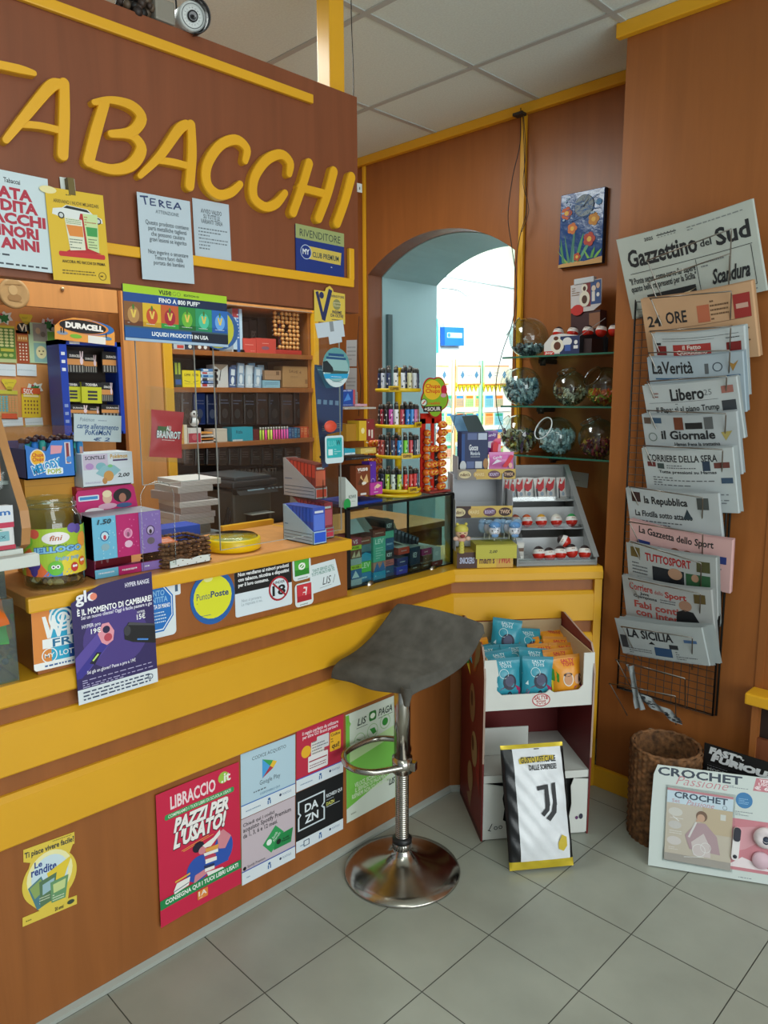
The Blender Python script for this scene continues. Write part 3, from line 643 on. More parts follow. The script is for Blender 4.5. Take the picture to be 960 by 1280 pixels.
# ================================================================== papers on the sign board and screen
UPP = PX(XL+.003)
sheet('tobacco_ban_notice', 'white notice with crimson capitals banning tobacco sales to minors', 'notice', PX(XL+.0155),
  ((-74,197),(57,223),(69,343.5),(-66,324)), '#c9d8dc', [
  ('t','Tabaccai',.56,.88,.72,.93,'#20262c',B),('t','VIETATA',.18,.72,.83,.84,'#b02c40',{'b':.05}),('t','VENDITA',.2,.59,.88,.71,'#b02c40',{'b':.05}),('t','TABACCHI',.1,.46,.95,.58,'#b02c40',{'b':.05}),('t','AI MINORI',.16,.33,.87,.45,'#b02c40',{'b':.05}),('t','DI 18 ANNI',.12,.20,.87,.32,'#b02c40',{'b':.05}),
  ('x',.1,.02,.97,.16,3,'#38424a')], off=0)
pol = PX(XL+.02)
ylw = sheet('lottery_poster', 'yellow scratch card poster with white limousine clipped beside TABACCHI letters', 'poster', pol,
  ((52.5,232),(129,245),(137.3,356),(69.5,349)), '#dcb62c', [
  ('e',.05,.97,.14,'#e8dca0',.04),('x',.34,.93,.72,.96,1,'#6a5a20'),('t','ARRIVANO I NUOVI MILIARDARI',.12,.845,.90,.885,'#5a4a1a',B),
  ('p',[(.08,.72),(.10,.78),(.26,.80),(.33,.835),(.70,.815),(.80,.76),(.94,.73),(.95,.68),(.2,.70)],'#dfe4e0'),('p',[(.28,.80),(.34,.828),(.68,.81),(.74,.78)],'#1c2024'),('c',.23,.715,.055,'#22262a'),('c',.23,.715,.035,'#c9cfcc'),('c',.87,.70,.055,'#22262a'),('c',.87,.70,.035,'#c9cfcc'),
  ('p',[(.56,.76),(.62,.76),(.64,.40),(.88,.33),(.20,.30),(.40,.38)],'#b8262c'),('p',rrect(.13,.27,.94,.325,.025),'#c42a30'),
  ('p',[(.28,.70),(.58,.69),(.60,.36),(.33,.34)],'#dfe0c8'),('p',[(.30,.62),(.58,.62),(.58,.50),(.34,.50)],'#e08a3c'),('x',.33,.36,.57,.48,4,'#5a6a5a'),('x',.3,.63,.56,.69,3,'#5a8a4a'),
  ('p',[(.60,.76),(.86,.77),(.84,.34),(.64,.38)],'#c9dca0'),('p',[(.64,.62),(.84,.62),(.83,.52),(.65,.52)],'#3f9a50'),('x',.66,.38,.82,.50,4,'#5a6a5a'),('x',.62,.63,.84,.74,4,'#b04a3a'),
  ('t','ANCORA PIÙ RICCHI DI PRIMA',.17,.20,.93,.24,'#4a3e1a',B),('x',.16,.07,.74,.13,2,'#6a5a20'),('o',.86,.08,.07,'#6a5a20',.01),('x',.82,.06,.9,.1,1,'#4a3e1a')], off=0, thick=.0015)
mb = MB(); M, w_, h_ = fit(PX(XL+.0215), (78,219),(96,222),(99,240),(80,236))
mb.box(0,0,-.018,w_,h_,-.016,'#cfd4cc'); mb.box(w_*.3,-.01,-.016,w_*.75,h_*.9,.0015,'#6b5a2a')
o = mb.build('hanger_tab'); o.matrix_world = M; tag(o, 'brown plastic hanger tab holding the yellow limousine poster', 'hanger')
sheet('handwritten_notice', 'white sheet headed TEREA in blue marker hanging over the yellow rail', 'notice', PX(XL+.018),
  ((170,238.5),(235.5,252.5),(244.5,356),(178.5,348)), '#bccbd4', [
  ('l',.05,.955,.20,.965,.028,'#2c3c68'),('l',.125,.96,.15,.87,.028,'#2c3c68'),('l',.24,.95,.24,.875,.026,'#2c3c68'),('l',.24,.95,.34,.95,.02,'#2c3c68'),('l',.24,.912,.32,.915,.02,'#2c3c68'),('l',.24,.875,.34,.88,.02,'#2c3c68'),('l',.40,.95,.41,.87,.026,'#2c3c68'),('l',.40,.95,.48,.93,.022,'#2c3c68'),('l',.48,.93,.41,.905,.022,'#2c3c68'),('l',.42,.905,.50,.87,.022,'#2c3c68'),('l',.54,.95,.55,.88,.02,'#2c3c68'),('l',.54,.95,.63,.945,.02,'#2c3c68'),('l',.54,.915,.62,.915,.02,'#2c3c68'),('l',.55,.88,.64,.88,.02,'#2c3c68'),('l',.67,.87,.75,.955,.026,'#2c3c68'),('l',.75,.955,.81,.88,.026,'#2c3c68'),('l',.69,.90,.78,.905,.018,'#2c3c68'),
  ('t','ATTENZIONE',.32,.79,.76,.83,'#68747c'),('t','Questo prodotto contiene\nparti metalliche taglienti\nche possono causare\ngravi lesioni se ingerito',.12,.44,.94,.70,'#4a545c'),('t','Non ingerire o smontare\nTenere fuori dalla\nportata dei bambini',.14,.17,.90,.36,'#4a545c')], off=0,
  curl=None)
sheet('printed_notice', 'smaller white printed sheet right of the TEREA sheet', 'notice', PX(XL+.002),
  ((239,247),(285.5,256),(289.3,328),(245,320.5)), '#b9c8d2', [('t','AVVISO VALIDO\nSU TUTTE LE\nVARIANTI TEREA',.2,.60,.80,.85,'#4a545c',B),('x',.12,.14,.92,.54,7,'#6a767e')])
sheet('retailer_plaque', 'blue and olive RIVENDITORE MY CLUB PREMIUM plaque on the yellow rail', 'plaque', PX(XL+.002),
  ((368,279),(428.7,292.5),(430,353),(370,340.5)), '#12307c', [('r',0,.72,1,1,'#9aa56a'),('t','RIVENDITORE',.08,.77,.92,.92,'#2c3a3a'),('p',[(.24,.60),(.94,.58),(.92,.32),(.24,.34)],'#cdb552'),('c',.2,.47,.11,'#b8c8e0'),('c',.2,.47,.10,'#12307c'),('t','MY',.13,.42,.27,.53,'#dfe6f0',BB),('t','CLUB PREMIUM',.33,.39,.88,.50,'#3c4a4a',B),('t','by SISAL',.71,.22,.87,.27,'#dfe6f0')] if False else
  [('r',0,.72,1,1,'#9aa56a'),('t','RIVENDITORE',.08,.77,.92,.92,'#2c3a3a'),('p',[(.24,.60),(.94,.58),(.92,.32),(.24,.34)],'#cdb552'),('c',.2,.47,.11,'#b8c8e0'),('c',.2,.47,.10,'#12307c'),('t','MY',.13,.42,.27,.53,'#dfe6f0',BB),('t','CLUB PREMIUM',.33,.39,.88,.50,'#3c4a4a',B),('x',.71,.22,.87,.27,1,'#dfe6f0')], thick=.003, rnd=.04)
vp = PX(XL+.004)
fr = ['#8a5a30','#e0b62c','#c8602c','#2f8a3c','#2f9a6a','#2a6ab8']; fc = ['#b98a50','#c8502a','#a82038','#6fb83c','#4fc8a0','#6aa8e8']
its = [('r',0,.86,1,1,'#a9d12a'),('t','vuse',.32,.885,.44,.965,'#28361c',B),('t','GO',.45,.885,.53,.965,'#7a9a2a'),('t','EDITION 01',.56,.90,.71,.94,'#28361c',BB),('r',0,.70,1,.86,'#1a4a90'),('r',.5,.70,1,.86,'#12284a'),('t','FINO A 800 PUFF*',.32,.735,.72,.825,'#f2f6f8',BB)]
for i in range(6):
    a, b_ = i/6, (i+1)/6; its += [('r',a,.27,b_,.70,fr[i]),('r',a,.27,b_,.36,['#6a3a1c','#c89a20','#2f9a3c','#1f6a2c','#1f8a5a','#1f5aa8'][i]),('e',(a+b_)/2,.47,.052,fc[i],.15),('p',[((a+b_)/2-.025,.56),((a+b_)/2-.008,.42),((a+b_)/2+.01,.42),((a+b_)/2+.028,.56),((a+b_)/2+.012,.56),((a+b_)/2,.47),((a+b_)/2-.01,.56)],'#e8c85a'),('x',a+.03,.31,b_-.03,.335,1,'#e6ece6'),('e',(a+b_)/2,.61,.01,'#4a7a30',.05)]
its += [('r',0,.24,1,.27,'#3a5a6a'),('r',0,.06,1,.24,'#17559a'),('r',.62,.06,1,.24,'#0e1c30'),('t','LIQUIDI PRODOTTI IN USA',.24,.10,.79,.19,'#f2f6f8',BB),('r',0,0,1,.05,'#a9c2d8')]
sheet('vape_banner', 'wide lime and blue banner with six fruit pictures and FINO A 800 PUFF', 'banner', vp,
  ((152.5,354),(282,371),(284.3,435.5),(155.5,424)), '#2a5a90', its, thick=.003)
sheet('round_screen_sticker', 'yellow and blue round sticker peeking out behind fruit banner', 'sticker', PX(XL+.0018),
  ((246,382),(298,388),(298,440),(247,434)), '#34609a', [('c',.48,.5,.39,'#c9c63a'),('t','le',.84,.42,.93,.5,'#28466e')] if False else [('c',.48,.5,.40,'#c9c63a')], off=0, outline=[(.5+.5*math.cos(2*PI*i/32), .5+.5*math.sin(2*PI*i/32)) for i in range(32)])
sheet('reseller_sign', 'yellow reseller sign with navy V shape hung on the screen', 'sign', PX(XL+.006),
  ((392,361),(430.5,369),(431,405),(393,402)), '#d8bc4c', [
  ('l',.08,.96,.28,.10,.09,'#232c5a'),('l',.28,.06,.52,1.08,.12,'#232c5a'),('e',.23,.86,.075,'#232c5a',.11),('t','RIVENDITORE',.50,.84,.97,.92,'#3a3c50',B),('c',.72,.62,.13,'#8a8a5a'),('x',.6,.55,.85,.7,3,'#e6dcb0'),('t','INSIEME\nDA OLTRE',.52,.20,.94,.42,'#3a3c50',BB),('x',.55,.08,.9,.15,1,'#3a3c50')],
  thick=.002, outline=[(0,0),(1,0),(1,1),(.62,1.02),(.60,1.1),(.50,1.2),(.38,1.12),(.34,1),(0,1)])
sheet('paper_note', 'blank white paper scraps taped below the yellow reseller sign', 'note', PX(XL+.009),
  ((394,401),(430.5,403),(430,428),(406,431)), '#c3cfd8', [('r',.42,.55,.58,1,'#8a9298')], outline=[(0,.35),(.32,.35),(.32,0),(.85,.02),(.85,.25),(1,.25),(1,1),(-.15,1),(-.12,.35)])
sheet('round_hanging_sign', 'teal round sign with a dark car picture hanging on the screen', 'sign', PX(XL+.006),
  ((402.5,433),(436,436),(436.5,486),(403.5,482)), '#cfe0e2', [('e',.5,.57,.5,'#5e9a9c',.43),('e',.5,.50,.46,'#8fb8b8',.34),('p',[(.0,.36),(.0,.62),(.15,.66),(.36,.5),(.42,.36)],'#1c2a30'),('p',[(.2,.30),(.9,.34),(.95,.42),(.42,.42)],'#39544e'),('r',.2,.78,.78,.85,'#1c4f7c'),('r',.12,.70,.86,.76,'#1c4f7c'),('p',[(.08,.20),(.92,.24),(.97,.36),(.02,.32)],'#2aa0d0'),('x',.3,.25,.75,.28,1,'#e8f2f4'),('x',.35,.12,.7,.16,1,'#5a6a70')], thick=.002, outline=[(.5+.5*math.cos(2*PI*i/32), .5+.5*math.sin(2*PI*i/32)) for i in range(32)])
sheet('folded_banner', 'tall navy blue banner folded to a point behind the screen', 'banner', PX(XL-.05),
  ((390,453),(428,462),(428,583),(393,583)), '#1f3a66', [('p',[(.05,.98),(.5,.98),(.75,.80),(.4,.78)],'#2c6a8a'),('x',.1,.94,.6,.97,1,'#9ab8d0')]+[('r',.12+.2*i,.62,.24+.2*i,.665,'#6a8aa8') for i in range(4)]+[('l',.3,.40-.02*i,.95,.44-.02*i,.012,'#9a927a') for i in range(3)],
  outline=[(0,1),(1,1),(1,.36),(.45,.32),(.55,0),(.35,-.02),(.12,.5),(0,.9)])
sheet('teal_label', 'teal square label with ILUX lettering stuck on the screen edge', 'label', PX(XL+.006),
  ((406,545),(428.5,544),(429.5,578),(406.5,580)), '#cfe2e6', [('p',rrect(.08,.2,.92,.92,.05),'#2cb0b4'),('t','ILUX',.16,.62,.6,.82,'#7ad0d0'),('t','W',.6,.64,.84,.84,'#164a50',B),('r',.16,.30,.40,.52,'#d6eef0'),('x',.48,.3,.84,.54,3,'#b8e4e4')], rnd=.12, thick=.0015)
mb = MB(); p = onx(412, 533, XL+.006); mb.lathe([(0,.0),(.017,.001),(.019,.004),(.017,.008),(0,.009)], '#e0523a', None, 24, 1, 1.35)
o = mb.build('suction_disc'); o.matrix_world = T(*p) @ R(PI/2, 'Y'); tag(o, 'small round orange red disc stuck above the teal label', 'disc')
# clear screens hanging from the board down to the worktop
def plexi(y0, y1, z0, z1, x, lab):
    mb = MB(); mb.box(x-.0025, y0, z0, x+.0025, y1, z1, PLEX)
    e = mat('#a4aaa6', .25)
    o = tag(mb.build('plexiglass_screen'), lab, 'screen', 'clear screens over the counter')
    m2 = MB()
    for a in ((x-.0026,y0-.0005,z0,x+.0026,y0+.0005,z1),(x-.0026,y1-.0005,z0,x+.0026,y1+.0005,z1),(x-.0026,y0,z0-.0005,x+.0026,y1,z0+.0005),(x-.0026,y0,z1-.0005,x+.0026,y1,z1+.0005)): m2.box(*a, e)
    q = m2.build('screen_edge', o); q['label'] = 'pale edge of the clear screen'
    return o
plexi(.93, 1.10, 1.36, 1.85, XL-.02, 'clear hanging screen left of the fruit banner, holding the red pouch')
plexi(1.16, 1.63, RZ+.03, 1.845, XL-.02, 'tall clear screen standing on the worktop before the tobacco shelves')
# ================================================================== bar stool
sx_, sy_ = -1.58, 1.672
st = root('bar_stool', (sx_, sy_, 0), 'chrome bar stool with grey cloth covered seat and round floor base', 'stool')
CH = CHROME
mb = MB(); mb.lathe([(0.001,.0),(.19,.0),(.197,.004),(.194,.010),(.165,.020),(.11,.034),(.065,.050),(.042,.064),(.032,.078),(.029,.09),(.001,.09)], CH, None, 56); mb.build('base', st)
mb = MB(); mb.lathe([(.001,.085),(.031,.085),(.031,.108),(.001,.108)], CH, None, 28)
for k in range(24):
    a = 2*PI*k/24; mb.box(-.0015,-.0015,.088,.0015,.0015,.105,'#5a5650', T(.031*math.cos(a),.031*math.sin(a),0))
mb.build('base_ring', st)
mb = MB(); mb.lathe([(.001,.108),(.033,.108),(.033,.122),(.024,.128),(.001,.128)], mat('#18181a',.4), None, 28); q = mb.build('rubber_ring', st); q['label'] = 'black rubber ring'
prof = [(.001,.12),(.0225,.12)]
for k in range(34): z = .125+k*.0073; prof += [(.0225,z),(.0225,z+.0055),(.0212,z+.0064)]
prof += [(.0225,.375),(.001,.375)]
mb = MB(); mb.lathe(prof, CH, None, 28); mb.build('column', st)
mb = MB(); mb.lathe([(.001,.41),(.027,.41),(.027,.655),(.019,.665),(.001,.665)], CH, None, 28); mb.build('sleeve', st)
mb = MB(); mb.lathe([(.001,.36),(.034,.36),(.034,.412),(.001,.412)], CH, None, 28); mb.box(.02,-.012,.372,.05,.012,.402,CH,RD(20),bev=.003); mb.build('collar', st)
P = [(.015,-.02,.385),(-.03,-.115,.388),(-.10,-.145,.392),(-.17,-.105,.396),(-.185,-.02,.398),(-.17,.055,.398),(-.115,.10,.396),(-.055,.09,.392),(-.01,.02,.388)]
Q = []
for i in range(len(P)-1):
    p0, p1, p2, p3 = [Vector(P[j]) for j in (max(i-1,0), i, i+1, min(i+2,len(P)-1))]
    for k in range(5):
        u = k/5; Q.append(.5*((2*p1)+(-p0+p2)*u+(2*p0-5*p1+4*p2-p3)*u*u+(-p0+3*p1-3*p2+p3)*u**3))
mb = MB(); mb.tube(Q, .0105, CH, None, 12); mb.build('footrest', st)
# seat: four corners, raised at the far edge, cloth turned down all round
CLO = mat('#57544e', .95, kind='cloth', spec=.1)
A_, B_, C_, D_ = [Vector(v)-Vector((sx_, sy_, 0)) for v in ((-1.752,1.505,.735), (-1.466,1.590,.728), (-1.395,1.885,.884), (-1.740,1.815,.905))]
def seat_pt(u, v):
    s_ = lambda t: t
    p = A_.lerp(B_, u).lerp(D_.lerp(C_, u), v)
    zl = A_.z*(1-u)+B_.z*u; zh = D_.z*(1-u)+C_.z*u
    f = .10*math.sin(PI*min(1, v*1.0))*-1
    z = zl+(zh-zl)*(v**2.6*.95+.05*v)-.018*math.sin(PI*u)*(1-v)*0+.006*math.sin(PI*u)
    z -= .020*max(0, 1-v/.18)**2
    z -= .022*max(0, (v-.86)/.14)**2
    return Vector((p.x, p.y, z))
def seat_full(a, b):
    # a,b in 0..1 ; outside 0.08..0.92 is the hanging hem
    m = .09; u = min(1, max(0, (a-m)/(1-2*m))); v = min(1, max(0, (b-m)/(1-2*m)))
    # round corners
    cu, cv = u*2-1, v*2-1; k = 1-.07*(cu*cu*cv*cv)
    p = seat_pt(.5+(u-.5)*k, .5+(v-.5)*k)
    d = max(0, m-a, a-1+m, 0)/m; e = max(0, m-b, b-1+m)/m; h = max(d, e)
    wob = .004*math.sin(a*9)*math.sin(b*8+1)
    if h > 0:
        p.z -= .038*h+.003*math.sin(a*13+b*11)*h
        c = Vector((-.0, .03, 0)); o = (p-seat_pt(.5, .5)); o.z = 0
        p += o.normalized()*(.007*math.sin(h*PI*.5)+.002*math.sin(a*17+b*14)*h)
    p.z += wob*.35
    return p
mb = MB(); mb.grid(seat_full, 44, 44, CLO)
p = seat_full(.93, .0); base = Vector((B_.x, B_.y, .70))
def flap(u, v):
    w_ = .017*(1-.35*v)*(1+.25*math.sin(v*5)); return Vector((base.x-.004, base.y-.014, .712-.060*v)) + Vector((.96,.28,0))*(u-.5)*2*w_ + Vector((.1,-.2,0)).normalized()*(.012*math.sin(u*PI)*(1-.3*v))
mb.grid(flap, 8, 8, CLO)
q = mb.build('seat_cover', st); q['label'] = 'grey cloth seat cover'; q.modifiers.new('thick', 'SOLIDIFY').thickness = .003
ss = q.modifiers.new('sub', 'SUBSURF'); ss.levels = 1; ss.render_levels = 1
mb = MB()
mb.grid(lambda u, v: seat_pt(.05+.9*u, .05+.9*v)-Vector((0,0,.004)), 10, 14, mat('#2a2826',.8)); mb.grid(lambda u, v: seat_pt(.05+.9*(1-u), .05+.9*v)-Vector((0,0,.026)), 10, 14, mat('#2a2826',.8)); mb.lathe([(.001,.664),(.06,.664),(.06,.674),(.001,.70)], mat('#2a2826',.6), None, 24)
mb.build('seat_shell', st)

# ================================================================== cardboard floor display
fl_ = Vector((-1.486, 1.994, 0)); fr_ = Vector((-1.244, 2.301, 0)); dd = (fr_-fl_).normalized(); WD = (fr_-fl_).length
bk = Vector((-dd.y, dd.x, 0))       # into the depth
DM = Matrix.Translation(fl_) @ Matrix((dd, bk, Vector((0,0,1)))).transposed().to_4x4()
DD = .335
RED = mat('#6e1c1c', .5, kind='paper'); CWH = mat('#d9dad4', .7, kind='paper'); CBR = mat('#b59a74', .8, kind='paper')
dp = root('display_stand', DM, 'dark red cardboard floor display with white tray of snack bags', 'display stand')
def side(x0, x1, name):
    mb = MB(); out = [(0,0),(DD,0),(DD,.745),(DD-.03,.752),(.10,.725),(.03,.72),(.008,.69),(-.008,.62),(-.004,.3)]
    mb.prism(out, x0, x1, RED, None, axis='x')
    # pale cut edge
    for i in range(3, len(out)-1):
        a, b_ = out[i], out[i+1]; mb.add([(x0-.0003,a[0],a[1]),(x1+.0003,a[0],a[1]),(x1+.0003,b_[0],b_[1]),(x0-.0003,b_[0],b_[1])], [(3,2,1,0)], '#a88f80', T(0,-.0006,.0004))
    if x0 < 0:
        FM = Matrix(((0,0,-1,x0-.0008),(-1,0,0,DD),(0,1,0,0),(0,0,0,1)))
        mb.printing(DD, .75, [('r',0,0,1,.03,'#4a1010'),('e',.60,.86,.13,'#8a3a1c',.07),('p',[(.60,.80),(.82,.88),(.90,.98),(.70,.97)],'#7a6a50'),('e',.55,.62,.12,'#8a6a4c',.10),('e',.53,.64,.05,'#4a2a1c',.04),('e',.66,.40,.13,'#98805c',.09),('e',.60,.42,.05,'#50301c',.04),('e',.5,.22,.12,'#98805c',.08),('p',[(.35,.1),(.6,.16),(.5,.05)],'#8a6a4c'),('p',[(.75,.3),(.9,.5),(.92,.2)],'#8a2020')], FM, 0)
    return mb.build(name, dp)
side(-.006, 0, 'side_panel'); side(WD, WD+.006, 'side_panel')
mb = MB(); mb.box(0, DD-.006, 0, WD, DD, .72, RED); mb.build('back_panel', dp)
# upper tray
TZ = .50; TH = .185
tr = MB()
tr.box(.003, .004, TZ, WD-.003, DD-.012, TZ+.005, CWH)
tr.box(.003, .004, TZ, .008, DD-.012, TZ+TH, CBR); tr.box(WD-.008, .004, TZ, WD-.003, DD-.012, TZ+TH+.01, CBR); tr.box(.003, DD-.018, TZ, WD-.003, DD-.012, TZ+TH+.035, CBR)
# front lip with a U opening
lip = [(-.004,TZ-.004),(WD+.004,TZ+.0),(WD+.004,TZ+TH+.008),(WD-.035,TZ+TH+.008),(WD-.035,TZ+.075),(WD-.05,TZ+.058),(WD*.64,TZ+.052),(WD*.60,TZ+.064),(WD*.56,TZ+.052),(.06,TZ+.052),(.042,TZ+.07),(.042,TZ+.12),(.048,TZ+.125),(.038,TZ+TH-.004),(-.004,TZ+TH-.004)]
tr.prism([(a, b_) for a, b_ in lip], -.0, .005, CWH, T(0,.004,0), axis='y')
LM = Matrix(((1,0,0,0),(0,0,-1,-.0012),(0,1,0,TZ),(0,0,0,1)))
tr.printing(WD, TH, [('e',.52,.15,.085,'#b8404a',.13),('e',.52,.15,.075,'#e6e2dc',.11),('t','SALTY&\nTOYS',.455,.06,.585,.24,'#b02a34',BB)], LM, 0)
tray = tr.build('tray', dp); tray['label'] = 'white cardboard tray with brown inner walls'
mb = MB(); mb.box(.0, .006, .245, WD, DD-.01, .250, CWH); mb.box(0, .003, .222, WD, .008, .250, CWH); mb.box(.02, .15, .252, .21, .155, .36, CWH); mb.build('shelf', dp)
mb = MB(); l2 = [(0,.004),(WD,.008),(WD,.215),(WD-.055,.220),(WD-.065,.19),(WD-.06,.12),(WD-.07,.06),(.14,.055),(.10,.06),(.075,.075),(.08,.12),(.072,.16),(.08,.205),(0,.222)]
mb.prism(l2, 0, .004, CWH, T(0,.006,0), axis='y'); mb.box(.004,.02,.0,WD-.004,.024,.21,mat('#0c0b0b',.9)); mb.box(.003,.006,.003,WD-.003,.3,.007,CWH)
mb.printing(WD, .22, [('l',.06,.18,.09,.30,.008,'#1a1a1e'),('l',.05,.19,.08,.17,.008,'#1a1a1e'),('o',.125,.22,.018,'#1a1a1e',.006),('o',.17,.23,.018,'#1a1a1e',.006),('e',.90,.30,.015,'#6a3a6a',.03),('e',.94,.32,.02,'#3a3a4a',.05)], Matrix(((1,0,0,0),(0,0,-1,.0008),(0,1,0,0),(0,0,0,1))), 0)
mb.build('lower_box', dp)
# snack bags
TEAL = mat('#2f93a8', .32, kind='foil'); ORG = mat('#e2931f', .32, kind='foil'); GRN = mat('#5a9a2a', .32, kind='foil')
def pillow(mb, w, h, t, m, M=None, crimp=.012, nu=10, nv=14):
    for sgn in (1, -1):
        def fn(u, v):
            uu = u if sgn > 0 else 1-u
            a = max(0, 1-(2*uu-1)**2)**.55; y = v*h; e = min(1, max(0, (min(y, h-y)-crimp)/(.30*h)));
            b_ = math.sin(e*PI/2)
            inset = .04*w*math.sin(PI*v)
            x = (uu-.5)*(w-2*inset*0)*(1-.05*b_)
            wr = .05*math.sin(uu*17+v*5)*math.sin(v*13+uu*3)
            return Vector((x, y, sgn*(t/2)*a*b_*(1+wr*2)+sgn*.0004))
        mb.grid(fn, nu, nv, m, M)
def bag_mesh(kind):
    mb = MB(); w_, h_, t_ = .112, .165, .042
    pillow(mb, w_, h_, t_, TEAL if kind == 'teal' else ORG)
    if kind == 'teal':
        it = [('t','SALTY\nTOYS',.30,.80,.72,.92,'#c8dce4',BB),('o',.40,.68,.15,'#cfe6ea',.015),('p',[(.10,.42),(.18,.50),(.20,.40)],'#cfe6ea'),('p',[(.12,.08),(.95,.08),(.97,.34),(.8,.42),(.4,.40),(.16,.30)],'#a0265a'),('e',.58,.50,.22,'#2a2c40',.17),('e',.58,.52,.15,'#4a4e68',.12),('e',.58,.20,.08,'#2a2c40',.10),('p',[(.25,.30),(.12,.14),(.2,.10)],'#c05a8a')]
    else:
        it = [('p',[(.0,.05),(.5,.05),(.38,.5),(.0,.62)],'#d8c21f'),('p',[(0,.5),(.2,.45),(.22,.62),(0,.8)],'#3f8a2a'),('t','SALTY\nTOYS',.34,.78,.78,.92,'#c0283a',BB),('e',.50,.50,.17,'#e0ddd0',.15),('e',.50,.50,.14,'#c79068',.13),('e',.50,.60,.14,'#3a2418',.04),('e',.82,.48,.12,'#d0a080',.11),('e',.9,.46,.06,'#2a1a1a',.14),('p',[(.62,.14),(.98,.14),(.98,.34),(.7,.34)],'#a83a7a'),('t','MONSTER',.22,.06,.86,.14,'#e8d860',BB)]
    mb.printing(w_, h_, it, T(-w_/2, 0, .0))
    def df(v):
        return v
    # lift the printing to the pillow surface
    n0 = 2*(11*15)
    for i in range(n0, len(mb.v)):
        v = mb.v[i]; uu = v.x/w_+.5; vv = v.y/h_
        if not (0 < uu < 1 and 0 < vv < 1): continue
        e = min(1, max(0, (min(v.y, h_-v.y)-.012)/(.30*h_)))
        mb.v[i] = Vector((v.x, v.y, v.z+(t_/2)*max(0, 1-(2*uu-1)**2)**.55*math.sin(e*PI/2)*1.06))
    for ya in (0, h_-.010):
        mb.box(-w_/2, ya, -.0008, w_/2, ya+.010, .0008, '#2a7f92' if kind == 'teal' else '#c87f18')
    return mb
proto = {k: bag_mesh(k).build('snack_bag') for k in ('teal', 'orange')}
used_bag = set()
def bag(kind, x, y, z, tilt, yaw, roll, lab):
    """tilt: lean back from upright (degrees)"""
    o = proto[kind] if kind not in used_bag else proto[kind].copy()
    if kind in used_bag: COL.objects.link(o)
    used_bag.add(kind)
    o.matrix_world = DM @ T(x, y, z) @ RD(yaw) @ RD(90-tilt, 'X') @ RD(roll)
    tag(o, lab, 'snack bag', 'snack bags in the display tray')
bags = [
 ('teal', .085, .030, .006, 8, 4, 0, 'upright teal snack bag at left of the tray opening'),
 ('teal', .195, .030, .006, 8, -4, -3, 'upright teal snack bag in middle of the tray opening'),
 ('orange', .315, .030, .006, 8, 0, 4, 'upright orange and yellow snack bag at right of the tray opening'),
 ('teal', .10, .080, .015, 22, 8, 4, 'teal snack bag right behind the upright left one'),
 ('teal', .20, .080, .018, 24, -6, -5, 'teal snack bag right behind the upright middle one'),
 ('orange', .315, .078, .012, 20, 3, 3, 'orange snack bag right behind the upright orange one'),
 ('teal', .065, .125, .02, 30, -5, 6, 'teal snack bag leaning in third row by left tray wall'),
 ('teal', .165, .125, .022, 30, 10, -4, 'teal snack bag leaning in third row near the centre'),
 ('orange', .27, .120, .02, 28, -8, 4, 'orange snack bag in third row beside the teal ones'),
 ('orange', .345, .125, .018, 26, 6, -4, 'orange snack bag in third row against right tray wall'),
 ('orange', .055, .185, .03, 34, 10, 5, 'orange snack bag at far left beside the stool seat'),
 ('teal', .15, .170, .032, 34, -4, -6, 'teal snack bag in the fourth row near the centre'),
 ('orange', .25, .165, .030, 34, 6, 6, 'orange snack bag in fourth row right of centre'),
 ('orange', .335, .170, .028, 30, -6, -2, 'orange snack bag in fourth row by right tray wall'),
 ('teal', .235, .205, .055, 30, 14, -9, 'teal snack bag lying on the pile right of the tallest'),
 ('teal', .13, .235, .085, 12, -14, -6, 'teal snack bag standing highest at back of the tray'),
 ('orange', .30, .225, .04, 40, -12, 7, 'orange snack bag furthest back near the right corner'),
 ('teal', .115, .150, .075, 62, 5, 3, 'teal snack bag lying flat across the left heap'),
 ('teal', .205, .120, .068, 58, -6, -4, 'teal snack bag lying flat across the middle of the heap'),
 ('orange', .305, .135, .070, 60, 4, 5, 'orange snack bag lying flat over the right heap'),
 ('orange', .325, .195, .085, 55, -9, -3, 'orange snack bag lying flat at back right of the heap'),
 ('teal', .07, .10, .060, 55, 12, 6, 'teal snack bag lying flat by the left wall of the tray'),
]
for k, x, y, z, ti, ya, ro, lab in bags: bag(k, x, y, TZ+z, ti, ya, ro, lab)
# big football pouch leaning on the display
WF = mat('#dfe2e6', .28, kind='foil'); GOLD = mat('#c9b02c', .3, .4, 'foil'); BLK = mat('#101012', .3, kind='foil')
b0 = onz(634, 1086, 0); b1 = onz(731, 1077, 0); rr_ = (b1-b0).normalized(); nn = Vector((rr_.y, -rr_.x, 0))
lean = math.radians(20); upv = (Vector((0,0,1))*math.cos(lean)-nn*math.sin(lean)).normalized()
pj = Plane(b0, rr_, upv); 
pw = .225; ph = .405
JM = pj.mat(b0) 
jb = root('snack_pouch', JM, 'large white and black football pouch with gold ends leaning on the display', 'pouch')
mb = MB(); 
def pou(sgn):
    def fn(u, v):
        uu = u if sgn > 0 else 1-u
        y = v*ph; e = min(1, max(0, min(y, ph-y)/.10)); b_ = math.sin(e*PI/2); a = max(0, 1-(2*uu-1)**2)**.35
        wr = .0025*math.sin(uu*19+v*11)*math.sin(v*27+uu*9)
        return Vector((uu*pw-.010*v*0, y, .028+sgn*(.022*a*b_+wr*b_)+.001*sgn))
    return fn
mb.grid(pou(1), 40, 60, WF); mb.grid(pou(-1), 28, 40, BLK); 
